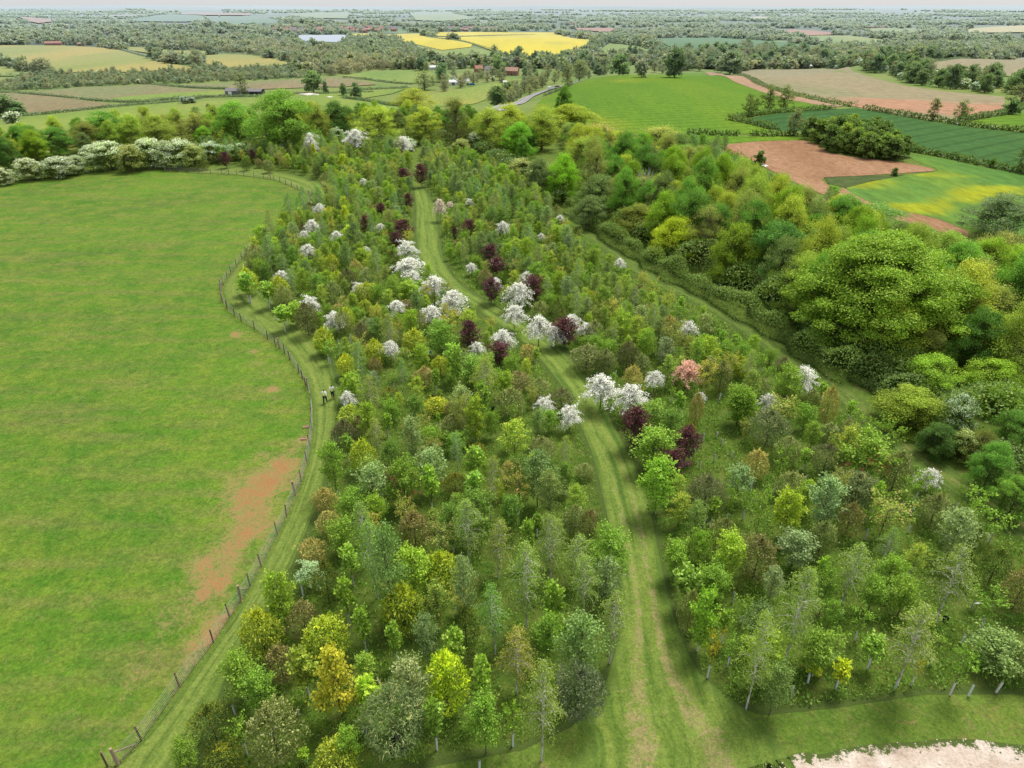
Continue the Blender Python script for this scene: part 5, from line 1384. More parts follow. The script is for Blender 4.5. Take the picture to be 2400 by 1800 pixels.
FAR_HEDGES = [
 ('A', [(780, 325), (980, 375), (1200, 412), (1420, 442)], 3.5, 2.6, .35, 'blossom flecked hedge climbing between two meadows on the left hillside'),
 ('A', [(-200, 370), (0, 392), (100, 412), (220, 445)], 4, 3.2, .5, 'white blossom hedge at the left edge of the broad meadow'),
 ('A', [(-200, 500), (100, 492), (200, 486), (300, 482)], 4, 3, .4, 'short blossom hedge below the small green field corner'),
 ('A', [(-200, 605), (100, 602), (300, 622), (480, 642)], 2.4, 1.7, 0, 'clipped dark hedge between two tan fields at the left edge'),
 ('A', [(505, 646), (700, 660), (870, 667), (1000, 655), (1150, 641), (1400, 630), (1680, 626)], 2.6, 1.7, .03, 'clipped dark hedge in front of the tan field with the green corner'),
 ('A', [(180, 752), (450, 725), (740, 692), (900, 678), (1130, 661), (1300, 640)], 2.6, 1.6, .05, 'low clipped hedge along the lane by the long pasture'),
 ('A', [(990, 551), (1240, 571), (1480, 580)], 2.4, 1.6, 0, 'clipped hedge between the tan field and the narrow tan field'),
 ('A', [(1900, 612), (2050, 612), (2212, 606), (2420, 600)], 2.2, 1.5, 0, 'low hedge behind the pale heap of spoil'),
 ('B', [(0, 636), (130, 648), (280, 672), (420, 700)], 2.4, 1.6, 0, 'clipped hedge meeting the yellow olive trees in the meadow'),
 ('B', [(0, 510), (130, 512), (330, 540), (470, 548)], 2.2, 1.5, .1, 'dark hedge along the near side of the round paddock'),
 ('B', [(0, 588), (200, 580), (440, 570)], 2.2, 1.5, .1, 'short hedge behind two small hedgerow oaks'),
 ('B', [(555, 245), (700, 262), (860, 292), (950, 322), (1040, 348)], 4, 3, 0, 'dark hedge dividing the rapeseed wedge from the largest rapeseed field'),
 ('B', [(600, 241), (800, 240), (1000, 235), (1260, 228)], 4, 2.4, 0, 'broken dark hedge along the back of the largest rapeseed field'),
 ('B', [(400, 276), (520, 303), (650, 332)], 2.5, 1.5, 0, 'thin hedge along the lower edge of the rapeseed wedge'),
 ('C', [(310, 478), (450, 535), (600, 592), (800, 640), (1000, 682), (1120, 697)], 2.4, 1.7, .03, 'clipped hedge between the bare pinkish strip and the pale tan field'),
 ('C', [(1180, 711), (1380, 745), (1580, 778), (1760, 806), (1900, 828), (2212, 858), (2500, 900)], 2.4, 1.6, .02, 'clipped hedge between the dark wheat and the pale tan field'),
 ('C', [(330, 772), (460, 752), (620, 731), (800, 720), (980, 707)], 2.2, 1.5, 0, 'clipped hedge under the row of thin bare trees'),
 ('C', [(300, 777), (450, 806), (620, 848)], 2.4, 1.6, 0, 'low thick hedge at the corner of the dark wheat field'),
 ('C', [(25, 873), (200, 876), (362, 881)], 2.2, 1.4, 0, 'short clipped hedge on the far side of the gap beside the cereal hill'),
 ('C', [(438, 881), (600, 881), (740, 880)], 2.2, 1.4, 0, 'short clipped hedge leading to the clump of trees'),
 ('C', [(1400, 966), (1700, 1020), (2070, 1100), (2212, 1128), (2600, 1220)], 2.0, 1.2, 0, 'thin dark hedge between the wheat and the patchy crop'),
 ('C', [(1790, 795), (1900, 770), (2110, 742), (2200, 700)], 2.4, 1.8, 0, 'dark hedge by the light green field corner at the right edge'),
 ('C', [(760, 255), (870, 290), (970, 303)], 6, 5, 0, 'thick hedge falling beside the blue-green field'),
 ('C', [(1510, 404), (1800, 390), (2130, 380)], 3, 2, 0, 'hedge along the foot of the dark wood above the pale tan field'),
 ('B', [(1310, 625), (1420, 585), (1500, 552)], 2.4, 1.6, 0, 'clipped hedge between the main road and the cereal hill'),
]
for i, (c, pts, w, h, bl, lab) in enumerate(FAR_HEDGES):
    W = smooth_line(path(c, [(x, max(y, 60)) for x, y in pts]), 60, 1)
    L = np.linalg.norm(np.diff(W, axis=0), axis=1).sum()
    hedge(W, w, h, min(26, 9000 / max(L, 1)), .75, .5, DKH, lab, bl, 20 + i, .22)

# ------------------------------------------------------------------ single trees and belts in the valley and on the hill
SINGLE = [
 ('C', 425, 702, 95, 640, 'valley_bare_tree', (.7, .95, .6), 'leaning thin tree, first of the row of four on the cereal hill'),
 ('C', 470, 695, 60, 652, 'valley_bare_tree', (.7, .95, .6), 'smallest thin tree of the row of four on the cereal hill'),
 ('C', 550, 665, 115, 592, 'valley_bare_tree', (.75, .95, .6), 'tall thin tree, third in the row of four on the cereal hill'),
 ('C', 650, 655, 120, 588, 'valley_bare_tree', (.8, .95, .6), 'vase shaped thin tree at the far right of the row of four'),
 ('C', 715, 815, 120, 740, 'valley_bare_tree', (.95, 1.05, 1.1), 'grey green budding tree at the wheat corner'),
 ('C', 790, 845, 75, 800, 'valley_bare_tree', (.95, 1.05, 1.0), 'low grey green bush touching the clump of trees'),
 ('C', 1615, 730, 85, 668, 'valley_bare_tree', (.65, .75, .5), 'upright dark ivy clad tree on the wheat field hedge'),
 ('C', 1795, 735, 115, 678, 'valley_bare_tree', (.75, .95, .6), 'round olive tree on the wheat field hedge'),
 ('C', 2125, 708, 95, 668, 'valley_tree', (.85, .95, 1.0), 'dark round bush tree near the right edge by the tan field'),
 ('C', 2180, 640, 190, 575, 'valley_bare_tree', (.85, 1.0, .7), 'large olive tree at the right edge by the tan field'),
 ('C', 1372, 1120, 42, 1097, 'valley_tree', (.8, .9, .9), 'tiny round bush on the tip of the red ploughed field'),
 ('C', 495, 1032, 70, 993, 'valley_tree', (.9, .95, .9), 'dark green bush at the near edge of the red soil'),
 ('C', 2000, 1062, 38, 1035, 'valley_tree', (1.2, 1.2, 1.0), 'little shrub on the thin hedge of the wheat field'),
 ('C', 2195, 1040, 120, 950, 'valley_bare_tree', (.7, .9, .6), 'thin bare tree at the right edge over the wheat'),
 ('B', 1945, 462, 90, 410, 'valley_hawthorn', (.72, .70, .62), 'pale cone shaped blossom tree alone on top of the cereal hill'),
 ('A', 1577, 565, 95, 500, 'valley_bare_tree', (.85, .95, .7), 'thin tree standing in front of the dark barns'),
 ('A', 2035, 550, 125, 492, 'valley_tree', (1.1, 1.15, 1.0), 'round green oak beside the pale heap of spoil'),
 ('A', 2112, 578, 40, 545, 'valley_tree', (.8, .9, .9), 'small dark conifer shaped bush beside the round oak'),
 ('B', 100, 600, 75, 558, 'valley_tree', (.95, 1.0, .9), 'little round oak with clear trunk in the hedge corner'),
 ('B', 15, 590, 45, 555, 'valley_tree', (.9, .95, .9), 'slim oak left of the little round oak'),
 ('A', 1008, 345, 95, 303, 'valley_tree', (.7, .75, .8), 'dark green tree in the hedge between two meadows'),
 ('A', 1018, 362, 70, 325, 'valley_bare_tree', (.95, 1.0, .9), 'grey brown tree in front of the dark hedge tree'),
 ('A', 285, 445, 145, 398, 'valley_bare_tree', (.9, .9, .8), 'wide grey brown tree at the end of the white hedge'),
 ('A', 1275, 388, 115, 342, 'valley_bare_tree', (1.05, 1.05, .9), 'pale brown tree on the hedge beside the small meadow'),
 ('A', 1145, 385, 130, 352, 'valley_bare_tree', (.85, .9, .8), 'low brown tree further up the same hedge'),
 ('A', 35, 705, 190, 648, 'valley_tree', (.85, .85, .8), 'olive tree at the left edge by the tan field corner'),
 ('A', 125, 718, 110, 680, 'valley_tree', (.95, 1.1, .8), 'leaning green bush next to the olive tree at the left edge'),
 ('A', 85, 775, 115, 740, 'valley_hawthorn', (.9, .95, .9), 'white blossom bush below the olive tree at the left edge'),
 ('A', 1200, 656, 65, 634, 'valley_hawthorn', (.7, .75, .7), 'grey blossom bush beside the lane hedge'),
 ('A', 1245, 656, 55, 638, 'valley_hawthorn', (.7, .75, .7), 'smaller grey blossom bush beside its twin near the lane'),
 ('A', 1350, 687, 28, 677, 'valley_tree', (.9, 1, 1), 'tiny bush in the open pasture near the lane'),
 ('A', 1386, 694, 28, 685, 'valley_tree', (.85, 1, 1), 'tiny bush in the open pasture, farther from the lane bushes'),
 ('B', 1150, 372, 62, 327, 'valley_tree', (.9, 1.05, 1.6), 'blue green poplar in front of the rapeseed'),
 ('B', 1135, 415, 60, 384, 'valley_tree', (.9, .30, .9), 'dark purple tree among the village trees'),
 ('B', 655, 490, 78, 438, 'valley_tree', (1.0, 1.15, 1.3), 'grey green round tree beside the paddock'),
 ('B', 522, 428, 84, 387, 'valley_tree', (.65, .75, .7), 'dark round tree on the paddock hedge'),
 ('B', 1012, 446, 84, 388, 'valley_tree', (1.5, 1.45, 1.0), 'lime green tall tree by the brick farmhouse'),
 ('B', 1250, 400, 50, 355, 'valley_tree', (.5, .55, .6), 'nearly black conifer below the rapeseed'),
 ('B', 1562, 392, 76, 353, 'valley_tree', (1.0, 1.1, 1.0), 'round green tree by the upper road'),
 ('B', 1540, 478, 115, 418, 'valley_bare_tree', (.95, 1.05, .7), 'big pale olive tree over the main road'),
 ('B', 1465, 520, 80, 450, 'valley_bare_tree', (.85, .9, .6), 'olive tree where the main road disappears'),
 ('B', 540, 540, 150, 488, 'valley_bare_tree', (1.0, 1.15, .5), 'yellow olive tree by the pale farm sheds'),
 ('B', 1010, 640, 95, 588, 'valley_tree', (.9, 1.0, 1.1), 'green tree beside the main road bend'),
 ('B', 1075, 610, 90, 560, 'valley_tree', (.95, 1.0, 1.0), 'second green tree beside the main road bend'),
 ('B', 1700, 445, 130, 395, 'valley_bare_tree', (.9, .98, .8), 'pale grey green tree behind the cereal hill'),
 ('B', 1800, 440, 130, 385, 'valley_tree', (1.0, 1.1, .9), 'dense green tree behind the cereal hill'),
 ('B', 2160, 440, 130, 362, 'valley_tree', (.7, .75, .8), 'tall dark tree behind the top of the cereal hill'),
 ('C', 305, 430, 150, 370, 'valley_tree', (1.0, .95, .9), 'broad dome tree by the hedge top of the tan field'),
 ('B', 1900, 360, 35, 320, 'valley_tree', (.6, .7, .7), 'slim dark cypress beside its twin'),
 ('B', 1865, 355, 35, 312, 'valley_tree', (.6, .7, .7), 'slim dark cypress, taller of two'),
]


def place_far(c, x, y, w, ytop, k, tint, words):
    px, py = cp(c, x, y); _, pt = cp(c, x, ytop); wp = w / S
    hpx = 2 * (py - pt)
    g = at(px, py + hpx * .42)
    _, _, dep = proj(g)
    W = wp * dep / FPX * 1.1; H = hpx * dep / FPX * 1.03
    put_tree(k, g, H, W, tint, words, zone='single', cat='tree')


for row in SINGLE: place_far(*row)
BELTS = [
 ('C', [(790, 885), (880, 868), (1050, 858), (1130, 835), (1210, 862), (1390, 890), (1440, 1045), (1200, 1030), (950, 985), (930, 950)], 3.2, 90, ['valley_tree'], [(1.15, 1.1, .95), (1.0, 1.0, .95), (1.7, 1.5, .9), (.9, .92, .95)], .56,
  'round green tree in the island clump beside the red ploughed field', 'clump of trees between wheat and red soil'),
 ('C', [(950, 440), (1150, 455), (1300, 500), (1450, 540), (1700, 585), (2090, 620), (2212, 610), (2212, 560), (1900, 540), (1650, 500), (1400, 430), (1150, 400), (960, 395)], 6.5, 130, ['valley_tree', 'valley_tree', 'valley_bare_tree', 'valley_tree', 'valley_hawthorn'], [(1, 1, 1), (.8, .9, .9), (1.15, 1.15, 1), (.9, 1, 1.1)], 1.15,
  'leafy tree in the wide belt between two tan fields', 'belt of trees between two tan fields'),
 ('C', [(1450, 385), (1700, 388), (2130, 375), (2130, 350), (1640, 365)], 9, 30, ['valley_tree'], [(.8, .9, .9), (.9, 1, .95)], 1.0, 'dark tree in the long wood above the pale tan field on the right', 'trees of the wood above the tan field'),
 ('C', [(-60, 470), (300, 455), (700, 440), (940, 432), (900, 360), (400, 350), (0, 370)], 10, 110, ['valley_tree', 'valley_tree', 'valley_bare_tree'], [(1, 1, 1), (.8, .85, .9), (1.2, 1.2, 1.0), (.9, .95, 1.1)], 1.65, 'hamlet tree around the dark barns behind the tan field', 'trees around the hamlet behind the tan field'),
 ('B', [(480, 405), (640, 380), (1000, 375), (1230, 385), (1500, 352), (1600, 360), (2180, 400), (2212, 470), (1880, 482), (1650, 505), (1500, 540), (1440, 555), (1330, 575), (1200, 510), (1080, 505), (1060, 540), (640, 500), (500, 450)], 15, 120, ['valley_tree', 'valley_tree', 'valley_bare_tree', 'valley_tree'], [(1, 1, 1), (.75, .85, .85), (1.25, 1.25, 1.0), (.9, 1.0, 1.2)], .95,
  'tree of the village below the rapeseed fields', 'trees around the village below the rapeseed'),
 ('B', [(560, 560), (640, 600), (720, 580), (900, 550), (1060, 540), (1050, 510), (900, 500), (700, 510), (600, 540)], 9, 32, ['valley_tree', 'valley_bare_tree', 'valley_hawthorn'], [(1, 1, 1), (1.1, 1.0, .9)], .9, 'tree beside the pale farm sheds in the meadow', 'trees beside the pale farm sheds'),
 ('B', [(930, 660), (1000, 640), (1100, 590), (1200, 540), (1310, 520), (1330, 575), (1250, 600), (1150, 640), (1070, 680)], 8, 40, ['valley_tree', 'valley_bare_tree', 'valley_tree'], [(1.2, 1.2, .9), (1, 1, 1), (.8, .9, .9)], .85, 'tree in the roadside belt beside the main road', 'roadside belt of trees'),
 ('A', [(300, 480), (700, 475), (1250, 450), (1450, 450), (1900, 432), (2050, 500), (1500, 525), (1200, 540), (950, 545), (600, 560), (200, 585), (0, 585), (0, 560)], 6.5, 190, ['valley_bare_tree', 'valley_bare_tree', 'valley_tree', 'valley_hawthorn', 'valley_bare_tree'], [(1, 1, 1), (.85, .9, .85), (1.15, 1.05, .95), (.8, .95, .8)], .72,
  'grey brown or blossoming tree in the scrub belt between meadow and tan fields', 'scrub belt along the stream'),
 ('A', [(0, 440), (250, 420), (330, 470), (200, 500), (90, 500)], 9, 12, ['valley_bare_tree', 'valley_hawthorn'], [(1, 1, 1), (.85, .9, .85)], .9, 'tree in the hedge by the small field at the left edge', 'trees by the small field at the left edge'),
 ('A', [(400, 298), (560, 303), (760, 318), (850, 322), (780, 290), (560, 270), (420, 275)], 10, 28, ['valley_tree', 'valley_tree', 'valley_bare_tree'], [(.7, .75, .8), (.9, 1, 1)], 1.0, 'dark tree at the top corner of the broad meadow', 'trees at the top of the broad meadow'),
]
ALLF = [np.array(p) for p in FIELD_POLYS]
def covers_field(P, h=5.0, polys=None):
    """Which of the spots would put a tree of height h across a field the photograph shows open."""
    P = np.asarray(P, float).reshape(-1, 2)
    Z = ground_z(P[:, 0], P[:, 1]) + h - CAM[2]
    f = P[:, 1] * CP - Z * SP
    px = CXP + FPX * P[:, 0] / f; py = CYP - FPX * (P[:, 1] * SP + Z * CP) / f
    bad = np.zeros(len(P), bool)
    for q in (polys or FIELD_PX): bad |= inside(q, px, py)
    return bad


def free_many(P):
    P = np.asarray(P, float).reshape(-1, 2); ok = np.ones(len(P), bool)
    for p in ALLF: ok &= ~inside(p, P[:, 0], P[:, 1])
    return ok & ~covers_field(P)


def free(x, y): return bool(free_many([(x, y)])[0])



BELT_POLYS = []
for c, pts, spc, nmax, ks, tints, fsz, lab, grp in BELTS:
    poly = path(c, pts); BELT_POLYS.append([p[:2] for p in poly])
    sp = sample_poly(poly, spc, nmax, None, 6000)
    for x, y in [p for p, b in zip(sp, covers_field(sp, 2.0)) if not b]:
        k = ks[RNG.integers(len(ks))]
        if k == 'valley_tree' and n_kind.get(k, 0) > 270: k = 'valley_bare_tree'
        n_kind[k] = n_kind.get(k, 0) + 1
        K = KINDS[k]; f = fsz * RNG.uniform(.7, 1.15)
        put_tree(k, np.array([x, y, float(ground_z(x, y))]), K['h'] * f, K['w'] * f * RNG.uniform(.85, 1.15), tints[RNG.integers(len(tints))], None, zone='belt', cat='tree')
        word = {'valley_tree': 'green', 'valley_bare_tree': 'brownish half bare', 'valley_hawthorn': 'white flowering'}[k]
        TREES[-1]['belt'] = (lab.replace('grey brown or blossoming tree', 'tree').replace('leafy ', '').replace('round green ', 'round ').replace('dark tree', 'tree'), word, grp)


# ------------------------------------------------------------------ far woods that read as one mass
def low_proto(seed, n, ll, lw, cols, pf='dome', flat=.8):
    g_ = np.random.default_rng(seed)
    Lv, _ = g_puffs(g_, 10, 4.8, .3, pf, 16, 1.9, n, ll, lw, cols, flat=flat, core=.3)
    return np.concatenate([p[0] for p in Lv.parts]), np.concatenate([p[1] for p in Lv.parts])


FARG = [(3, (.072, .098, .034)), (2, (.092, .12, .044)), (1, (.05, .072, .026))]
LOWG = [low_proto(60 + i, 270, 1.45, 1.1, FARG) for i in range(3)]
LOWB = [low_proto(70 + i, 250, 1.3, .8, BRWN, 'round') for i in range(2)]
TINYG = [low_proto(80 + i, 46, 3.4, 2.6, FARG) for i in range(3)]


def mass(name, spots, protos, sizes, tints, label):
    """Many far trees in one mesh. spots: (x, y); tints: one (r, g, b) per tree."""
    Vs, Cs = [], []
    for i, ((x, y), sz, tn) in enumerate(zip(spots, sizes, tints)):
        V, C = protos[i % len(protos)]
        a = RNG.uniform(0, 6.28); ca, sa = math.cos(a) * sz[0], math.sin(a) * sz[0]
        Vs.append(np.stack([x + V[:, 0] * ca - V[:, 1] * sa, y + V[:, 0] * sa + V[:, 1] * ca, float(ground_z(x, y)) + V[:, 2] * sz[1]], 1))
        Cs.append(C * np.array(tn) * RNG.uniform(.8, 1.2))
    V = np.concatenate(Vs); C = np.concatenate(Cs)
    return tag(link(name, mesh_from(name, V, np.arange(len(V)).reshape(-1, 4), M['leaf'], C)), label, 'woodland', kind='stuff')


WOODS = [
 ('A', [(-300, 60), (0, 50), (200, 45), (460, 70), (480, 125), (700, 152), (900, 148), (1200, 150), (1400, 156), (1650, 166), (1750, 200), (1900, 235), (1960, 272), (2080, 290), (1700, 292), (1400, 296), (900, 285), (780, 285), (560, 270), (400, 275), (280, 292), (0, 292), (-300, 296)], 17, 1500, LOWG, [(1, 1, 1), (.85, .95, .9), (1.15, 1.1, 1.0), (1.35, 1.15, 1.0), (.8, .85, 1.0)], 1.1, 'broad green woodland covering the far left hillside'),
 ('A', [(900, 288), (1250, 285), (1600, 290), (2000, 290), (2300, 285), (2300, 420), (2212, 480), (2050, 490), (1950, 425), (1800, 388), (1620, 352), (1400, 338), (1300, 325), (1000, 310)], 11, 620, LOWB, [(1, .95, .95), (.85, .9, .85), (1.1, 1.0, .95)], 1.0, 'grey brown budding wood behind the pale meadows'),
 ('B', [(-60, 250), (60, 250), (250, 232), (330, 265), (420, 305), (520, 335), (575, 370), (560, 400), (440, 420), (200, 440), (0, 450), (-60, 470)], 10, 620, LOWG, [(1.05, 1.05, .9), (1.25, 1.15, .9), (.85, .95, .9)], 1.05, 'dense green wood with an edge beside the rapeseed'),
 ('B', [(-60, 400), (100, 385), (300, 370), (480, 375), (470, 440), (330, 455), (150, 462), (0, 490), (-60, 490)], 9, 160, LOWB, [(1.25, 1.0, .9), (1.1, .95, .9)], 1.05, 'reddish brown budding belt along the foot of the green wood'),
 ('B', [(1580, 340), (1640, 330), (1720, 262), (1800, 240), (1950, 300), (2030, 320), (2212, 330), (2212, 390), (1950, 380), (1740, 370), (1620, 400)], 13, 260, LOWG, [(1, 1, 1), (.85, .9, 1), (1.2, 1.15, 1)], 1.15, 'trees along the upper road behind the village'),
 ('C', [(0, 335), (400, 335), (700, 335), (930, 325), (1000, 300), (1400, 300), (1800, 300), (2212, 290), (2212, 345), (1640, 355), (1440, 380), (1200, 395), (940, 370), (500, 345), (0, 350)], 15, 420, LOWG, [(1, 1, 1), (1.15, 1.0, 1.0), (.85, .9, 1), (1.3, 1.05, 1.0)], 1.15, 'band of trees and scrub behind the hamlet on the right'),
]
for c, pts, spc, nmax, protos, tints, fs, lab in WOODS:
    sp = sample_poly(path(c, [(x, max(y, 60)) for x, y in pts]), spc, nmax, None, 9000)
    sp = [p for p, o in zip(sp, free_many(sp) & ~covers_field(sp, 9.0) & ~covers_field(sp, 13.0, FIELD_PX[-1:])) if o]
    mass('woodland', sp, protos, [(fs * RNG.uniform(.7, 1.25), fs * RNG.uniform(.7, 1.2)) for _ in sp], [tints[RNG.integers(len(tints))] for _ in sp], lab)
sp = sample_poly(path('A', [(-200, 560), (0, 545), (350, 482), (700, 478), (1250, 455), (1450, 455), (1900, 438), (2060, 500), (1500, 528), (1200, 542), (950, 546), (600, 562), (200, 588), (-200, 592)]), 4.2, 900, None, 14000)
sp = [p for p, o in zip(sp, ~covers_field(sp, 3.0)) if o]
mass('scrub', sp, LOWB + LOWG[:1], [(RNG.uniform(.35, .7), RNG.uniform(.3, .62)) for p in sp], [[(1, 1, .95), (.85, .95, .85), (1.1, 1.05, 1.0), (.75, .85, .8)][RNG.integers(4)] for p in sp], 'tangled grey brown scrub along the stream between meadow and tan fields')
spots = []
for i in range(430):
    r = 900 * math.exp(RNG.uniform(0, 1) * math.log(9.5)); a = math.radians(RNG.uniform(-41, 41))
    c0 = np.array([math.sin(a) * r, math.cos(a) * r]); th = RNG.normal(0, .55) + (math.pi / 2 if RNG.uniform() < .3 else 0)
    Ls = RNG.uniform(90, 330) * (r / 1500) ** .45
    n = int(Ls / 11 * min(1, 2200 / r) ** .4)
    for j in range(n):
        q = RNG.uniform(-.5, .5) * Ls
        spots.append((c0[0] + math.cos(th) * q + RNG.normal(0, 4), c0[1] + math.sin(th) * q + RNG.normal(0, 4)))
for i in range(170):
    r = 1000 * math.exp(RNG.uniform(0, 1) * math.log(8)); a = math.radians(RNG.uniform(-41, 41)); rad = RNG.uniform(20, 75) * (r / 1500) ** .4
    for j in range(int(rad * .55)):
        spots.append((math.sin(a) * r + RNG.normal(0, rad) * 1.6, math.cos(a) * r + RNG.normal(0, rad)))
spots = [p for p, o in zip(spots, free_many(spots)) if o and math.hypot(*p) > 850]
BL = [np.array(p) for p in BELT_POLYS]
mass('distant_trees', spots, TINYG, [(RNG.uniform(.7, 1.4) * (1 + math.hypot(*p) / 9000), RNG.uniform(.7, 1.3)) for p in spots], [[(1, 1, 1), (.8, .85, .9), (1.2, 1.1, 1.0), (1.5, 1.1, 1.1)][RNG.integers(4)] for _ in spots],
     'countless hedgerow trees and copses of the distant plain')
print('distant', len(spots))

# ------------------------------------------------------------------ undergrowth between the young trees
def undergrowth(poly, n, name, label, seed, near_d, Lr, cols, avoid=1.0, leafy=.35):
    rng = np.random.default_rng(seed)
    P = np.array([p[:2] for p in poly]); lo, hi = P.min(0), P.max(0)
    out = []
    while sum(len(o) for o in out) < n:
        X = rng.uniform(lo[0], hi[0], 60000); Y = rng.uniform(lo[1], hi[1], 60000)
        keep = inside(P, X, Y) & (rng.uniform(0, 1, 60000) < np.exp(-np.hypot(X, Y) / near_d))
        clump = np.sin(X * 1.9 + 1.3 * np.sin(Y * .8)) + np.sin(Y * 2.3 + 1.7 * np.sin(X * .7)) + rng.normal(0, .7, 60000)
        keep &= clump > -.4
        out.append(np.stack([X[keep], Y[keep]], 1))
    XY = np.concatenate(out)[:n]
    d = dist_poly(P, XY[:, 0], XY[:, 1]); XY = XY[d > .35]; n = len(XY)
    r = np.hypot(XY[:, 0], XY[:, 1]); size = np.clip(r / 60, .8, 2.2)
    Z = ground_z(XY[:, 0], XY[:, 1])
    leaf = (rng.uniform(0, 1, n) < leafy)
    L = rng.uniform(*Lr, n) * size ** .5 * np.where(leaf, .5, 1.0); W = np.where(leaf, L * rng.uniform(.5, .8, n), L * .13) * size ** .4
    D = rnd(rng, n) * np.where(leaf, 1.0, .45)[:, None] + np.array([0, 0, 1.0]) * np.where(leaf, .35, 1.0)[:, None]
    N = rnd(rng, n) + np.array([0, 0, 1.0]) * np.where(leaf, 1.4, .2)[:, None]
    z = Z + np.where(leaf, rng.uniform(.05, .38, n), 0.0)
    C = pick(rng, cols, n); straw = C[:, 0] > C[:, 1]; C[straw & leaf] = np.array(cols[0][1])
    C = shade(rng, C, rng.uniform(.2, 1, n), .65, 1.15, .18)
    Lv = Leaves(); Lv.add(np.stack([XY[:, 0], XY[:, 1], z], 1), D, N, L, W, C)
    return tag(link(name, Lv.mesh(name, M['leaf'])), label, 'undergrowth', kind='stuff')


UG = [(5, (.075, .13, .022)), (3, (.10, .16, .028)), (2, (.055, .10, .018)), (1.2, (.17, .15, .065)), (.3, (.22, .19, .10))]
undergrowth(left_block, 62000, 'undergrowth', 'tall grass and weeds under the young trees of the left planting', 31, 42, (.18, .5), UG)
undergrowth(right_block, 95000, 'undergrowth', 'tall grass, nettles and weeds under the young trees of the right planting', 32, 42, (.18, .55), UG)
undergrowth(beyond + [], 6000, 'undergrowth', 'rough growth under the planting beyond the tall hedgerow', 33, 900, (.5, 1.0), UG)
front = path('W', [(1100, 1659), (1240, 1580), (1330, 1450), (1400, 1200), (1440, 1280), (1475, 1385), (1520, 1468), (1580, 1530), (1800, 1540), (2000, 1510), (2260, 1510), (2260, 1610), (1900, 1600), (1700, 1640), (1600, 1700), (1100, 1760)])
undergrowth(front, 42000, 'short_grass', 'tufts of short grass on the open corner by the stony ground', 34, 60, (.05, .13), [(5, (.10, .165, .026)), (3, (.135, .19, .035)), (1.5, (.24, .20, .09)), (1, (.06, .11, .02))], leafy=.05)
past = [FENCE[0] + np.array([-.4, -6, 0])] + [f + np.array([-.25, 0, 0]) for f in FENCE[:30]] + path('W', [(-60, 700), (-60, 1720)])
undergrowth(past, 52000, 'short_grass', 'short tufts of grazed grass in the near part of the pasture', 35, 40, (.05, .12), [(5, (.085, .165, .02)), (3, (.12, .20, .026)), (1.2, (.19, .20, .05)), (1.5, (.055, .11, .015))], leafy=.08)
fl = [FENCE[i][:2] for i in range(len(FENCE))]
rngf = np.random.default_rng(12)
tl = resample(fl, 2600) + rngf.normal(0, .16, (2600, 2))
Lv = Leaves(); Lv.add(np.column_stack([tl, ground_z(tl[:, 0], tl[:, 1])]), rnd(rngf, 2600) * .5 + np.array([0, 0, 1.]), rnd(rngf, 2600), rngf.uniform(.15, .42, 2600), .05, shade(rngf, pick(rngf, [(2, (.12, .16, .03)), (1, (.24, .2, .08))], 2600), np.full(2600, .6)))
tag(link('fence_grass', Lv.mesh('fence_grass', M['leaf'])), 'uncut grass growing along the foot of the wire fence', 'grass', kind='stuff')
# loose stones and weeds on the stony ground
def stones_fn(bm):
    rng = random.Random(4)
    P = np.array([p[:2] for p in chalk_poly]); lo, hi = P.min(0), P.max(0); n = 0
    while n < 900:
        x = rng.uniform(lo[0], min(hi[0], 34)); y = rng.uniform(max(lo[1], 18), hi[1])
        if not inside(P, np.array([x]), np.array([y]))[0]: continue
        s = rng.uniform(.02, .05); n += 1
        r = bmesh.ops.create_icosphere(bm, subdivisions=1, radius=s)['verts']
        for v in r: v.co = Vector((v.co.x * rng.uniform(.8, 1.4), v.co.y * rng.uniform(.8, 1.3), v.co.z * .6)) + Vector((x, y, .03))
M['stone'] = plain('pale_stones', (.56, .48, .41), .9, .1, .3, 3)
tag(link('gravel', bm_mesh('gravel', stones_fn, M['stone'])), 'loose pale stones scattered over the bare corner', 'gravel', kind='stuff')
undergrowth(chalk_poly, 900, 'weeds', 'small green weeds sprouting from the stony ground', 36, 60, (.08, .2), [(3, (.07, .13, .03)), (1, (.12, .15, .05))], leafy=.7)

# ------------------------------------------------------------------ wire fence
fence = tag(link('wire_fence', None, None, FENCE[0]), 'long curving stock fence of brown posts and wire between pasture and mown strip', 'fence')
F0 = Vector([float(v) for v in FENCE[0]])


def post_fn(h, r):
    def fn(bm):
        q = bmesh.ops.create_cone(bm, segments=9, radius1=r * 1.05, radius2=r * .92, depth=h + .3, cap_ends=True)['verts']
        bmesh.ops.translate(bm, verts=q, vec=(0, 0, (h - .3) / 2))
        bmesh.ops.bevel(bm, geom=[e for e in bm.edges if all(v.co.z > h * .9 for v in e.verts)], offset=r * .2, segments=1, affect='EDGES')
    return fn


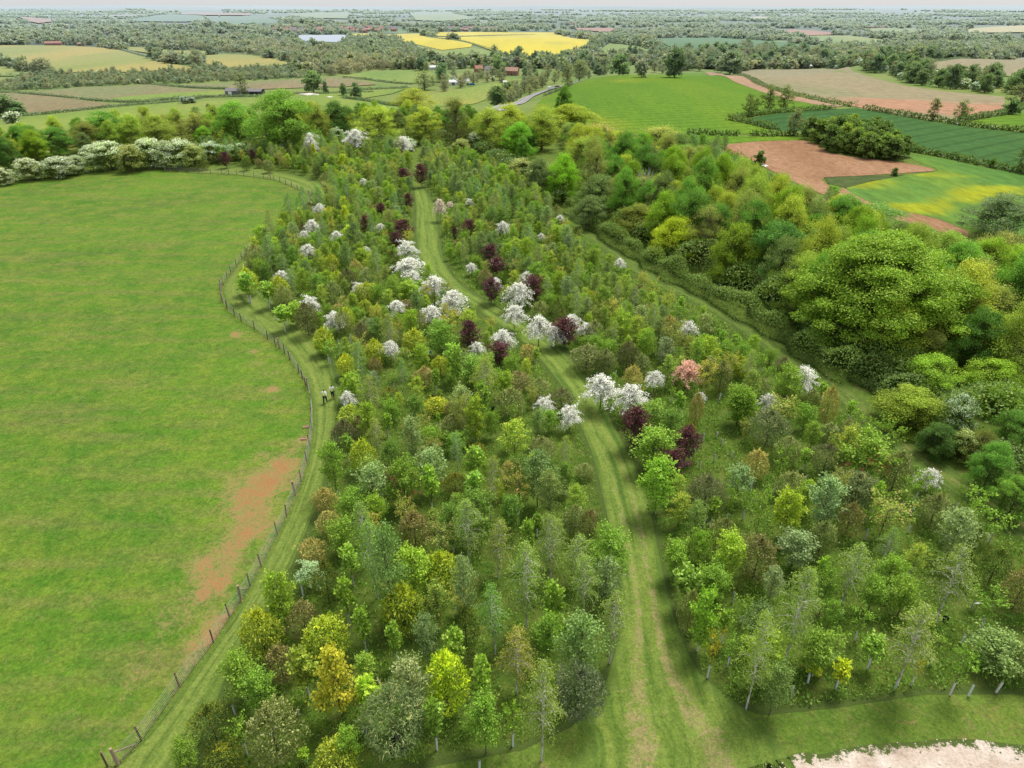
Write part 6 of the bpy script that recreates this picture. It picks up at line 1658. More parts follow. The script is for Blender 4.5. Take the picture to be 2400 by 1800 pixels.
POST = bm_mesh('post', post_fn(1.3, .055), M['post']); SPOST = bm_mesh('strainer_post', post_fn(1.55, .10), M['strainer'])
for i, p in enumerate(FENCE):
    q = Vector([float(v) for v in p]) - F0
    o = link('strainer_post' if i in STRAINER else 'post', SPOST if i in STRAINER else POST, fence, q, random.uniform(0, 6))
    o.rotation_euler = (random.uniform(-.05, .05), random.uniform(-.05, .05), o.rotation_euler[2])
    if i in STRAINER and 0 < i < len(FENCE) - 1:
        d = Vector([float(v) for v in (FENCE[i + 1] - FENCE[i])]); d.z = 0; L = min(2.0, d.length * .8); d.normalize()
        me = tube_mesh('brace', [([(0, 0, 1.15), (d.x * L, d.y * L, .12)], [.05, .05])], M['strainer'], 7)
        link('brace', me, fence, q)
lines = []
for h in (.15, .32, .50, .68, .86, 1.08, 1.22):
    lines.append(([p + np.array([.06, 0, h]) - FENCE[0] for p in FENCE], [.007] * len(FENCE)))
fr = resample(FENCE, 420)
for x, y in fr:
    z = float(ground_z(x, y)); lines.append(([np.array([x + .06, y, z + .13]) - FENCE[0], np.array([x + .06, y, z + 1.09]) - FENCE[0]], [.006, .006]))
link('wire_netting', tube_mesh('wire_netting', lines, M['wire'], 4), fence)

# ------------------------------------------------------------------ people
M['skin'] = plain('skin', (.48, .30, .22), .55, .3, .08, 20)
M['hair'] = plain('dark_hair', (.035, .025, .02), .6, .3)
M['shirt'] = plain('white_shirt_cloth', (.78, .78, .76), .9, .1, .05, 14)
M['vest'] = plain('lime_vest_cloth', (.80, .86, .32), .8, .2, .06, 12)
M['navy'] = plain('navy_cloth', (.02, .025, .05), .9, .1)
M['rust'] = plain('rust_brown_cloth', (.26, .09, .05), .9, .1)
M['boot'] = plain('dark_leather', (.03, .025, .02), .5, .4)
M['blue'] = plain('blue_cloth', (.06, .14, .30), .9, .1)


TMP = bpy.data.scenes.new('modelling')


def skin_mesh(name, J, E, R, mat, grow=0.0, sub=2):
    names = sorted({a for e in E for a in e}, key=lambda k: list(J).index(k)); ix = {k: i for i, k in enumerate(names)}
    me = bpy.data.meshes.new(name); me.from_pydata([J[k] for k in names], [(ix[a], ix[b]) for a, b in E], [])
    ob = bpy.data.objects.new(name, me); TMP.collection.objects.link(ob)
    m = ob.modifiers.new('s', 'SKIN'); s2 = ob.modifiers.new('u', 'SUBSURF'); s2.levels = s2.render_levels = sub
    for k in names:
        r = R[k]; r = r if isinstance(r, tuple) else (r, r)
        me.skin_vertices[0].data[ix[k]].radius = (r[0] + grow, r[1] + grow)
    root = 'pelvis' if 'pelvis' in ix else names[0]
    me.skin_vertices[0].data[ix[root]].use_root = True
    with bpy.context.temp_override(scene=TMP, view_layer=TMP.view_layers[0]):
        dg = bpy.context.evaluated_depsgraph_get(); dg.update()
        out = bpy.data.meshes.new_from_object(ob.evaluated_get(dg)); out.name = name
    bpy.data.objects.remove(ob)
    out.materials.clear(); out.materials.append(mat)
    for p in out.polygons: p.use_smooth = True
    return out


def person(g, yaw, label, shirt, trousers, vest=None, stride=.2, arm=.15, bag=None):
    J = dict(pelvis=(0, 0, .95), waist=(0, 0, 1.10), chest=(0, .01, 1.32), neck=(0, 0, 1.48), chin=(0, .03, 1.56), head=(0, .02, 1.66), crown=(0, .01, 1.74), nose=(0, .115, 1.635))
    R = dict(pelvis=(.16, .12), waist=(.145, .105), chest=(.175, .12), neck=.06, chin=(.06, .065), head=(.078, .092), crown=(.06, .07), nose=.014)
    E = [('pelvis', 'waist'), ('waist', 'chest'), ('chest', 'neck'), ('neck', 'chin'), ('chin', 'head'), ('head', 'crown'), ('head', 'nose')]
    for sd, sx in (('l', -1), ('r', 1)):
        st = stride * sx
        J.update({f'hip{sd}': (sx * .095, 0, .90), f'knee{sd}': (sx * .105, st * .55 + .03, .50), f'ankle{sd}': (sx * .11, st, .09), f'toe{sd}': (sx * .125, st + .15, .035),
                  f'sh{sd}': (sx * .19, 0, 1.42), f'el{sd}': (sx * .26, -st * arm * 3 - .02, 1.14), f'wr{sd}': (sx * .27, -st * arm * 5 + .10, .90), f'palm{sd}': (sx * .27, -st * arm * 5 + .13, .82), f'ear{sd}': (sx * .088, .0, 1.645)})
        R.update({f'hip{sd}': .092, f'knee{sd}': .062, f'ankle{sd}': .042, f'toe{sd}': (.042, .028), f'sh{sd}': .065, f'el{sd}': .046, f'wr{sd}': .030, f'palm{sd}': (.038, .02), f'ear{sd}': (.012, .022)})
        E += [('pelvis', f'hip{sd}'), (f'hip{sd}', f'knee{sd}'), (f'knee{sd}', f'ankle{sd}'), (f'ankle{sd}', f'toe{sd}'), ('chest', f'sh{sd}'), (f'sh{sd}', f'el{sd}'), (f'el{sd}', f'wr{sd}'), (f'wr{sd}', f'palm{sd}'), ('head', f'ear{sd}')]
        p = J[f'palm{sd}']
        for q, (dy, ln) in enumerate(((.03, .075), (.01, .085), (-.01, .08), (-.03, .06))):
            a, b = f'fa{sd}{q}', f'fb{sd}{q}'
            J[a] = (p[0] - sx * .004, p[1] + dy, p[2] - ln * .55); J[b] = (p[0] - sx * .025, p[1] + dy + .006, p[2] - ln)
            R[a] = .009; R[b] = .0075; E += [(f'palm{sd}', a), (a, b)]
        J[f'tm{sd}'] = (p[0] - sx * .02, p[1] + .05, p[2] - .01); R[f'tm{sd}'] = .010; J[f'tn{sd}'] = (p[0] - sx * .03, p[1] + .062, p[2] - .045); R[f'tn{sd}'] = .008
        E += [(f'palm{sd}', f'tm{sd}'), (f'tm{sd}', f'tn{sd}')]
    root = link('person', skin_mesh('person', J, E, R, M['skin']), None, (g[0], g[1], g[2] + .02), yaw)
    tag(root, label, 'person', 'people walking through the planting')
    link('shirt', skin_mesh('shirt', J, [e for e in E if set(e) <= {'waist', 'chest', 'shl', 'shr', 'ell', 'elr', 'wrl', 'wrr', 'pelvis', 'neck'}], {**R, 'neck': .062, 'chest': (.19, .125), 'shl': .078, 'shr': .078}, shirt, .014), root)
    link('trousers', skin_mesh('trousers', J, [e for e in E if set(e) <= {'pelvis', 'hipl', 'hipr', 'kneel', 'kneer', 'anklel', 'ankler'}], {**R, 'pelvis': (.105, .085), 'hipl': .096, 'hipr': .096}, trousers, .018), root)
    for sd in 'lr': link('boot', skin_mesh('boot', J, [(f'ankle{sd}', f'toe{sd}')], R, M['boot'], .012, 1), root)
    if vest is not None: link('vest', skin_mesh('vest', J, [('pelvis', 'waist'), ('waist', 'chest'), ('chest', 'neck')], {**R, 'neck': .07, 'chest': (.195, .128), 'waist': (.17, .12), 'pelvis': (.15, .11)}, vest, .03), root)
    hj = dict(a=(0, -.02, 1.62), b=(0, -.005, 1.70), c=(0, .03, 1.745))
    link('hair', skin_mesh('hair', hj, [('a', 'b'), ('b', 'c')], dict(a=(.08, .075), b=(.09, .095), c=(.065, .06)), M['hair']), root)
    if bag is not None:
        link('shoulder_strap', bm_mesh('shoulder_strap', lambda bm: [box(bm, (0, -.19, 1.27), (.30, .15, .42), 0, .85), box(bm, (-.1, .12, 1.32), (.05, .05, .34)), box(bm, (.1, .12, 1.32), (.05, .05, .34))], bag), root).name = 'backpack'
    return root


person(PEOPLE_AT[0], -.1, 'person in white shirt, lime vest and navy trousers walking nearer the wire fence', M['shirt'], M['navy'], M['vest'], .22)
person(PEOPLE_AT[1], .15, 'person in white shirt and lime vest with rust brown gaiters, nearer the trees', M['shirt'], M['navy'], M['vest'], -.18)
gait = [o for o in bpy.data.objects if o.name.startswith('person')][-1]
for sx in (-1, 1):
    link('gaiter', tube_mesh('gaiter', [([(sx * .106, -.18 * sx * .5 + .03, .46), (sx * .112, -.18 * sx, .12)], [.078, .066])], M['rust'], 10), gait)
person(PEOPLE_AT[2], .9, 'person in white top and rust brown trousers with a blue backpack among the trees', M['shirt'], M['rust'], None, .05, bag=M['blue'])

# ------------------------------------------------------------------ small things by the fence and in the planting
M['pinkwood'] = plain('pinkish_wood', (.55, .34, .26), .8, .2, .15, 8)
M['white'] = plain('white_plastic', (.80, .80, .79), .4, .4, .04)
for (c, x, y), rz, lab in ((('G', 600, 836), .3, 'small empty wooden tray on the grass beside the fence'), (('G', 588, 912), .1, 'small wooden tray lying on the bare red soil by the fence')):
    t = tag(link('feed_tray', None, None, at(*cp(c, x, y)), rz), lab, 'tray')
    link('base', bm_mesh('base', lambda bm: box(bm, (0, 0, .04), (.50, .30, .03)), M['pinkwood']), t)
    for p, s in (((0, .155, .10), (.53, .02, .17)), ((0, -.155, .10), (.53, .02, .17)), ((.256, 0, .10), (.02, .288, .17)), ((-.256, 0, .10), (.02, .288, .17))):
        link('side_board', bm_mesh('side_board', lambda bm, p=p, s=s: box(bm, p, s), M['pinkwood']), t)
gs = at(*cp('J', 1885, 375))
t = tag(link('sign', None, None, gs, .4), 'small blank white tilted board on a stake among the thin saplings', 'sign')
link('stake', bm_mesh('stake', lambda bm: box(bm, (0, 0, .45), (.04, .04, .95)), M['stake']), t)
link('board', bm_mesh('board', lambda bm: box(bm, (0, 0, .95), (.34, .26, .025), rx=-.7), M['white']), t)
for (c, x, y), lab in ((('J', 1700, 430), 'dark plastic planting pot lying under a birch'), (('G', 1812, 720), 'black plastic pot in the shade between bushes')):
    t = tag(link('plant_pot', None, None, at(*cp(c, x, y)), .3), lab, 'pot')
    def pot(bm):
        r = bmesh.ops.create_cone(bm, segments=14, radius1=.20, radius2=.27, depth=.45, cap_ends=False)['verts']
        bmesh.ops.translate(bm, verts=r, vec=(0, 0, .225))
        bmesh.ops.create_circle(bm, segments=14, radius=.20, cap_ends=True)
    link('pot_wall', bm_mesh('pot_wall', pot, M['guard'], True), t, scale=(.75, .75, .7))
    def rim(bm):
        r = bmesh.ops.create_cone(bm, segments=14, radius1=.285, radius2=.285, depth=.05, cap_ends=False)['verts']
        bmesh.ops.translate(bm, verts=r, vec=(0, 0, .44))
    link('rim', bm_mesh('rim', rim, M['guard'], True), t, scale=(.75, .75, .7))


# ------------------------------------------------------------------ farm buildings, houses, road, cars, solar farm
def wallmat(name, col): return plain(name, col, .9, .1, .18, .8)
M['brick'] = wallmat('red_brick', (.30, .14, .09)); M['render'] = wallmat('cream_render', (.62, .58, .50)); M['darkboard'] = wallmat('dark_boarding', (.045, .042, .042)); M['greyboard'] = wallmat('grey_sheeting', (.16, .16, .17))
M['tile'] = wallmat('clay_tile', (.33, .15, .10)); M['slate'] = wallmat('grey_slate', (.17, .16, .17)); M['tin'] = wallmat('pale_metal_roof', (.55, .56, .56)); M['glass'] = plain('window_glass', (.03, .035, .04), .15, .6)
M['pinkroof'] = wallmat('pinkish_tile', (.40, .23, .17)); M['concrete'] = wallmat('pale_concrete', (.55, .50, .44))


def house(g, w, d, h, rh, rz, wm, rm, label, cat='house', name='house', chimney=True, nwin=3, group=None, door=True, simple=False, opening=None):
    t = tag(link(name, None, None, (g[0], g[1], g[2] - .3), rz), label, cat, group)
    def wall(bm):
        v = [bm.verts.new(p) for p in [(-w / 2, -d / 2, 0), (w / 2, -d / 2, 0), (w / 2, d / 2, 0), (-w / 2, d / 2, 0), (-w / 2, -d / 2, h), (w / 2, -d / 2, h), (w / 2, d / 2, h), (-w / 2, d / 2, h), (-w / 2, 0, h + rh), (w / 2, 0, h + rh)]]
        for f in ((0, 1, 5, 4), (1, 2, 6, 9, 5), (2, 3, 7, 6), (3, 0, 4, 8, 7)): bm.faces.new([v[i] for i in f])
    link('wall', bm_mesh('wall', wall, wm), t)
    def roof(bm):
        o = .35; k = rh / (d / 2)
        for s in (-1, 1):
            p = [(-w / 2 - o, s * (d / 2 + o), h - k * o + .06), (w / 2 + o, s * (d / 2 + o), h - k * o + .06), (w / 2 + o, 0, h + rh + .06), (-w / 2 - o, 0, h + rh + .06)]
            a = [bm.verts.new(q) for q in p]; b = [bm.verts.new((q[0], q[1], q[2] + .16)) for q in p]
            for f in ((a[0], a[1], a[2], a[3]), (b[3], b[2], b[1], b[0]), (a[0], b[0], b[1], a[1]), (a[1], b[1], b[2], a[2]), (a[3], b[3], b[0], a[0])): bm.faces.new(f)
    rf = link('roof', bm_mesh('roof', roof, rm), t)
    if chimney: link('chimney', bm_mesh('chimney', lambda bm: box(bm, (w * .36, .3, h + rh + .3), (.8, .7, 1.6)), M['brick']), rf)
    if simple: return t
    for i in range(nwin):
        for lv in range(2 if h > 4.4 else 1):
            x = -w / 2 + w * (i + .5) / nwin
            f = link('window', bm_mesh('window', lambda bm, x=x, lv=lv: box(bm, (x, -d / 2 - .02, 1.5 + lv * 2.5), (1.2, .08, 1.2)), M['white']), t)
            link('pane', bm_mesh('pane', lambda bm, x=x, lv=lv: box(bm, (x, -d / 2 - .065, 1.5 + lv * 2.5), (1.0, .03, 1.0)), M['glass']), f)
    if door: link('door', bm_mesh('door', lambda bm: box(bm, (w * .04, -d / 2 - .025, 1.05), (1.0, .07, 2.1)), M['darkboard']), t)
    if opening: link('barn_door', bm_mesh('barn_door', lambda bm: box(bm, (-w * .18, -d / 2 - .03, 1.6), (3.0, .1, 3.2)), opening), t)
    return t


def far_house(c, x, y, wpx, *a, **k):
    g = at(*cp(c, x, y)); _, _, dep = proj(g)
    w = wpx / S * dep / FPX
    return house(g, w, *a, **k)


far_house('C', 780, 445, 95, 9, 3.4, 1.6, .12, M['darkboard'], M['tin'], 'long dark barn with a pale metal roof at the top of the tan field', 'barn', 'barn', False, 0, door=False, opening=M['greyboard'])
far_house('C', 868, 437, 48, 8, 3.6, 2.0, -.1, M['darkboard'], M['slate'], 'smaller dark barn next to the long one', 'barn', 'barn', False, 0, door=False, opening=M['tin'])
far_house('C', 485, 447, 62, 7, 3.2, 2.6, .2, M['render'], M['pinkroof'], 'pink roofed cottage among trees beside the tan field', nwin=3)
far_house('C', 520, 446, 34, 6, 2.6, 2.0, -.3, M['brick'], M['pinkroof'], 'little brick outhouse beside the pink roofed cottage', nwin=1, chimney=False)
far_house('C', 1515, 357, 120, 12, 3.6, 2.2, .05, M['greyboard'], M['tin'], 'long pale roofed shed in front of the terrace roofs', 'shed', 'shed', False, 0, door=False, opening=M['darkboard'])
for i, x in enumerate((1480, 1545, 1610, 1680)):
    far_house('C', x, 342 - i * 3, 66, 9, 5, 3.4, .06, M['brick'], M['tile'], 'brick terrace house with orange tiled roof behind the pale shed', nwin=3, group='terrace of houses behind the pale shed')
far_house('A', 1520, 612, 95, 9, 3.4, 1.8, .05, M['greyboard'], M['slate'], 'dark grey barn with a white door beside the green crop corner', 'barn', 'barn', False, 0, door=False, opening=M['white'])
far_house('A', 1640, 608, 130, 10, 2.6, 1.6, -.04, M['darkboard'], M['slate'], 'long low dark barn half behind a thin tree', 'barn', 'barn', False, 0, door=False, opening=M['greyboard'])
far_house('A', 350, 297, 95, 9, 4.6, 3.2, .25, M['brick'], M['tile'], 'brick farmhouse with tiled roof above the broad meadow', nwin=4)
far_house('A', 525, 297, 30, 7, 3.5, 2.5, -.3, M['brick'], M['pinkroof'], 'small pink house in the trees right of the farmhouse', nwin=2)
far_house('B', 600, 452, 62, 8, 3.2, 1.8, .3, M['render'], M['tin'], 'white walled shed behind the round paddock', 'shed', 'shed', False, 2)
far_house('B', 1105, 488, 85, 8, 5, 3.4, -.25, M['brick'], M['pinkroof'], 'brick farmhouse by the lime green tree in the village', nwin=4)
far_house('B', 960, 475, 60, 8, 4.6, 3.2, .2, M['render'], M['slate'], 'grey roofed cottage in the village trees', nwin=3)
far_house('B', 890, 470, 50, 8, 4.6, 3.2, .3, M['brick'], M['tile'], 'tile roofed cottage deep in the village trees', nwin=2)
far_house('B', 740, 550, 80, 8, 3, 1.8, .1, M['white'], M['tin'], 'white farm shed in the meadow trees, larger of two', 'shed', 'shed', False, 0, opening=M['greyboard'], door=False)
far_house('B', 800, 540, 60, 7, 2.8, 1.6, -.1, M['white'], M['tin'], 'white farm shed in the meadow trees, smaller of two', 'shed', 'shed', False, 0, opening=M['greyboard'], door=False)
far_house('B', 1060, 545, 20, 4, 2.4, 1.0, 0, M['white'], M['tin'], 'tiny white hut at the meadow edge', 'hut', 'hut', False, 0)
rngh = random.Random(3)
for (c, x0, x1, y0, y1, n) in (('A', 1760, 2212, 186, 212, 30), ('B', 0, 360, 186, 212, 26), ('B', 660, 1010, 186, 204, 24), ('B', 1440, 1580, 155, 175, 12), ('C', 1170, 1300, 183, 188, 8)):
    for i in range(n):
        x = x0 + (x1 - x0) * (i + rngh.uniform(.1, .9)) / n; y = rngh.uniform(y0, y1)
        wm, rm = rngh.choice([(M['brick'], M['tile']), (M['brick'], M['pinkroof']), (M['render'], M['slate']), (M['render'], M['tile'])])
        g = at(*cp(c, x, y))
        if not free(g[0], g[1]): continue
        house(g, rngh.uniform(10, 17), 8.5, 5, 3.4, rngh.uniform(-.5, .5), wm, rm, 'tiny house of the distant villages beyond the rapeseed and woods' if c != 'C' else 'tiny pale house in a line far beyond the wheat', nwin=2, group='houses of the distant villages' if c != 'C' else 'line of pale houses far off', simple=True, chimney=False)

g = NT('grey_asphalt')
uu = g.attr('uu'); tc = g.node('ShaderNodeUVMap').outputs[0]
c = g.mix(g.noise(.6, 5), (.16, .155, .15), (.24, .235, .23))
k = None
for u0, hw in ((.04, .012), (.96, .012), (.5, .010)):
    q = g.mapr(g.math('ABSOLUTE', g.math('SUBTRACT', uu, u0)), hw, hw * .7)
    k = q if k is None else g.math('MAXIMUM', k, q)
M['asphalt'] = g.done(g.bsdf(g.haze(g.mix(k, c, (.7, .7, .68))), .9, .2))
for pts, lab in (([(1020, 720), (1090, 682), (1180, 646), (1260, 613), (1340, 585), (1440, 560), (1500, 546), (1540, 530)], 'main road running out between the roadside trees and the cereal hill'),
                 ([(1560, 385), (1600, 360), (1640, 336), (1680, 311), (1730, 268)], 'upper stretch of the main road past the rapeseed')):
    ln = smooth_line(path('B', pts), 50)
    nr = np.gradient(ln, axis=0); nr = np.stack([-nr[:, 1], nr[:, 0]], 1); nr /= np.linalg.norm(nr, axis=1)[:, None]
    strip('road', ln + nr * 4.6, ln - nr * 4.6, M['asphalt'], 4, 60, 8, lab)
    if 'running out' in lab: ROAD = ln


M['carwhite'] = plain('white_car_paint', (.75, .76, .77), .3, .5, .03); M['cardark'] = plain('dark_car_paint', (.04, .05, .07), .3, .5, .03); M['carsilver'] = plain('silver_car_paint', (.45, .46, .48), .3, .5, .03)
M['rubber'] = plain('tyre_rubber', (.02, .02, .02), .8, .2); M['rim'] = plain('wheel_rim', (.4, .4, .42), .4, .5); M['lampglass'] = plain('headlamp_glass', (.7, .7, .65), .2, .5)


def car(g, rz, paint, label, van=False):
    t = tag(link('car' if not van else 'van', None, None, (g[0], g[1], g[2] + .02 + lift(math.hypot(g[0], g[1]), 4)), rz), label, 'van' if van else 'car')
    L, W = (5.2, 1.95) if van else (4.3, 1.75)
    pr = [(-L / 2, .35), (-L / 2, 1.9), (-L / 2 + .3, 2.25), (L * .22, 2.25), (L * .36, 1.35), (L / 2, 1.1), (L / 2, .35)] if van else [(-L / 2, .35), (-L / 2, .95), (-L * .40, 1.0), (-L * .28, 1.45), (L * .12, 1.45), (L * .27, .98), (L / 2, .8), (L / 2, .35)]
    def body(bm):
        a = [bm.verts.new((x, -W / 2 * (1 if z < 1.1 else .88), z)) for x, z in pr]; b = [bm.verts.new((x, W / 2 * (1 if z < 1.1 else .88), z)) for x, z in pr]
        bm.faces.new(a); bm.faces.new(b[::-1]); n = len(pr)
        for i in range(n): bm.faces.new((a[i], b[i], b[(i + 1) % n], a[(i + 1) % n]))
        bmesh.ops.bevel(bm, geom=list(bm.edges), offset=.05, segments=2, affect='EDGES')
    link('body', bm_mesh('body', body, paint), t)
    z = 1.7 if van else 1.22
    for s in (-1, 1):
        link('side_window', bm_mesh('side_window', lambda bm, s=s: box(bm, (L * .16 if van else -L * .07, s * (W / 2 * .93), z), (1.2 if van else 1.7, .04, .40 if van else .32)), M['glass']), t)
        link('headlight', bm_mesh('headlight', lambda bm, s=s: box(bm, (L / 2 + .01, s * W * .36, .72), (.05, .3, .16)), M['lampglass']), t)
        for x in (-L * .31, L * .31):
            def wh(bm):
                bmesh.ops.create_cone(bm, segments=16, radius1=.33, radius2=.33, depth=.22, cap_ends=True)
                bmesh.ops.rotate(bm, verts=bm.verts, matrix=Matrix.Rotation(math.pi / 2, 3, 'X'))
            w = link('wheel', bm_mesh('wheel', wh, M['rubber']), t, (x, s * W * .47, .33))
            def rimf(bm):
                bmesh.ops.create_cone(bm, segments=12, radius1=.2, radius2=.2, depth=.23, cap_ends=True)
                bmesh.ops.rotate(bm, verts=bm.verts, matrix=Matrix.Rotation(math.pi / 2, 3, 'X'))
            link('rim', bm_mesh('rim', rimf, M['rim']), w)
    link('windscreen', bm_mesh('windscreen', lambda bm: box(bm, (L * .30 if van else L * .205, 0, 1.82 if van else 1.22), (.04, W * .72, .55 if van else .42), rx=0), M['glass']), t)
    return t


def on_road(x, y, side):
    p = at(*cp('B', x, y))[:2]; i = int(np.argmin(np.hypot(*(ROAD - p).T))); i = min(max(i, 1), len(ROAD) - 2)
    d = ROAD[i + 1] - ROAD[i - 1]; d /= np.linalg.norm(d); q = ROAD[i] + np.array([-d[1], d[0]]) * side
    return np.array([q[0], q[1], float(ground_z(*q))]), math.atan2(d[1], d[0])


for x, y, s, pnt, van, lab in ((1330, 589, -2.1, 'carwhite', True, 'white van on the main road, nearest of the vehicles'), (1352, 578, 2.1, 'carsilver', False, 'silver car on the main road beside the white van'), (1410, 563, -2.1, 'cardark', False, 'dark car on the main road near the trees')):
    g_, a_ = on_road(x, y, s); car(g_, a_ + (math.pi if s > 0 else 0), M[pnt], lab, van)
g_ = at(*cp('B', 848, 562)); car(g_, .4, M['blue'], 'blue van parked by the meadow sheds', True)

g = NT('solar_glass'); M['solar'] = g.done(g.bsdf(g.haze(g.mix(g.noise(.5, 3), (.27, .31, .37), (.34, .38, .44))), .6, .3))
sa = [at(*cp('A', x, y)) for x, y in ((1905, 236), (2250, 236), (2212, 276), (1975, 268))]
for i in range(11):
    u = (i + .5) / 11
    a = sa[0] * (1 - u) + sa[3] * u; b = sa[1] * (1 - u) + sa[2] * u
    mid = (a + b) / 2; dd = b - a; L = float(np.hypot(dd[0], dd[1])); dep = float(np.linalg.norm((sa[3] - sa[0])[:2])) / 11
    t = tag(link('solar_panel_row', None, None, (mid[0], mid[1], float(ground_z(mid[0], mid[1]))), math.atan2(dd[1], dd[0])), 'long tilted row of blue grey solar panels on the far hillside', 'solar panels', 'rows of the solar farm')
    link('panel', bm_mesh('panel', lambda bm: box(bm, (0, 0, 2.0), (L, dep * .8, .1), rx=.16), M['solar']), t)
    link('frame', bm_mesh('frame', lambda bm: [box(bm, (-L / 2 + L * (j + .5) / 8, 0, .9), (.3, .3, 1.9)) for j in range(8)] + [box(bm, (0, 0, 1.75), (L * .98, .2, .2))], M['tin']), t)

def mound_fn(bm):
    rng = random.Random(2)
    bmesh.ops.create_icosphere(bm, subdivisions=4, radius=1)
    for v in bm.verts:
        n = 1 + .25 * math.sin(v.co.x * 5 + 1) * math.sin(v.co.y * 4) + rng.uniform(-.06, .06)
        v.co = Vector((v.co.x * 9 * n, v.co.y * 4 * n, max(v.co.z, -.1) * 1.5 * n))
tag(link('spoil_heap', bm_mesh('spoil_heap', mound_fn, M['concrete'], True), None, at(*cp('A', 2000, 617))), 'pale heap of spoil in front of the round oak', 'heap')
tag(link('spoil_heap', bpy.data.meshes['spoil_heap'], None, at(*cp('A', 2135, 632)), .4, (.35, .6, .6)), 'smaller pale heap in the pasture beyond the tall far trees', 'heap')
def tip_fn(bm):
    rng = random.Random(6)
    for i in range(9):
        box(bm, (rng.uniform(-1.6, 1.6), rng.uniform(-1, 1), rng.uniform(.2, .5)), (rng.uniform(.5, 1.3), rng.uniform(.4, .9), rng.uniform(.25, .5)), rng.uniform(0, 3), rx=rng.uniform(-.5, .5))
tag(link('rubble_heap', bm_mesh('rubble_heap', tip_fn, M['white']), None, at(*cp('C', 535, 1080)), .3, (.55, .55, .6)), 'dumped heap of pale rubbish at the near edge of the red soil', 'heap')
t = tag(link('mast', None, None, at(*cp('B', 1628, 455))), 'slender white mast rising over the roadside trees', 'mast')
link('pole', tube_mesh('pole', [([(0, 0, 0), (0, 0, 21)], [.5, .3])], M['white'], 10), t)
link('pole_cap', bm_mesh('pole_cap', lambda bm: box(bm, (0, 0, 21.3), (1.0, 1.0, .7)), M['white']), t)


def horse(g, rz, label):
    J = dict(pelvis=(-.6, 0, 1.25), mid=(0, 0, 1.18), chest=(.6, 0, 1.25), neck=(.95, 0, 1.15), poll=(1.3, 0, .75), muzzle=(1.5, 0, .3), tail=(-.95, 0, 1.2), tailend=(-1.05, 0, .65))
    R = dict(pelvis=.28, mid=.29, chest=.28, neck=.17, poll=.12, muzzle=.07, tail=.06, tailend=.05)
    E = [('pelvis', 'mid'), ('mid', 'chest'), ('chest', 'neck'), ('neck', 'poll'), ('poll', 'muzzle'), ('pelvis', 'tail'), ('tail', 'tailend')]
    for sd, y in (('l', .17), ('r', -.17)):
        J.update({'st' + sd: (-.68, y, .85), 'hk' + sd: (-.85, y, .5), 'hf' + sd: (-.72, y, .04), 'fe' + sd: (.6, y, .8), 'fk' + sd: (.62, y, .45), 'ff' + sd: (.64, y, .04)})
        R.update({'st' + sd: .14, 'hk' + sd: .07, 'hf' + sd: .055, 'fe' + sd: .11, 'fk' + sd: .065, 'ff' + sd: .055})
        E += [('pelvis', 'st' + sd), ('st' + sd, 'hk' + sd), ('hk' + sd, 'hf' + sd), ('chest', 'fe' + sd), ('fe' + sd, 'fk' + sd), ('fk' + sd, 'ff' + sd)]
    tag(link('horse', skin_mesh('horse', J, E, R, M['hair'], 0, 1), None, g, rz), label, 'horse')


horse(at(*cp('B', 155, 509)), .3, 'dark horse grazing on the left side of the round paddock')
horse(at(*cp('B', 347, 526)), 2.6, 'dark horse grazing near the right side of the round paddock')

bpy.data.scenes.remove(TMP)

# ------------------------------------------------------------------ labels
WORDS = {'birch_tree': 'young silver birch with thin drooping twigs', 'maple_tree': 'young broadleaf tree with bright green leaves', 'oak_tree': 'young oak with fresh green shoots', 'whitebeam_tree': 'grey green young whitebeam',
         'aspen_tree': 'soft blue green young aspen', 'hazel_bush': 'low spreading green hazel bush', 'cherry_tree': 'vase shaped tree with bronze leaf tips', 'holly_bush': 'dense oval holly bush', 'laurel_bush': 'dense bush with golden yellow leaf tips',
         'yew_bush': 'dark egg shaped yew bush', 'copper_beech': 'copper beech with dark purple leaves', 'blossom_tree': 'white blossom tree with arching sprays', 'pine_tree': 'dark pine with upright candles', 'golden_maple': 'orange gold leaved tree',
         'lime_tree': 'upright lime green tree', 'horse_chestnut': 'horse chestnut with pink flower candles', 'sapling': 'slim leafy sapling', 'thin_sapling': 'thin spreading sapling', 'hawthorn': 'hawthorn', 'hedgerow_tree': 'leafy green tree', 'ash_tree': 'olive feathery tree', 'willow': 'soft grey green tree', 'budding_tree': 'brownish budding tree', 'field_maple': 'golden green tree'}
ORD = ['nearest', 'second nearest', 'third nearest', 'fourth nearest', 'fifth nearest', 'sixth nearest', 'seventh nearest', 'eighth nearest', 'ninth nearest', 'tenth nearest', 'eleventh nearest', 'twelfth nearest']
LBP = np.array([p[:2] for p in left_block])
buckets = {}
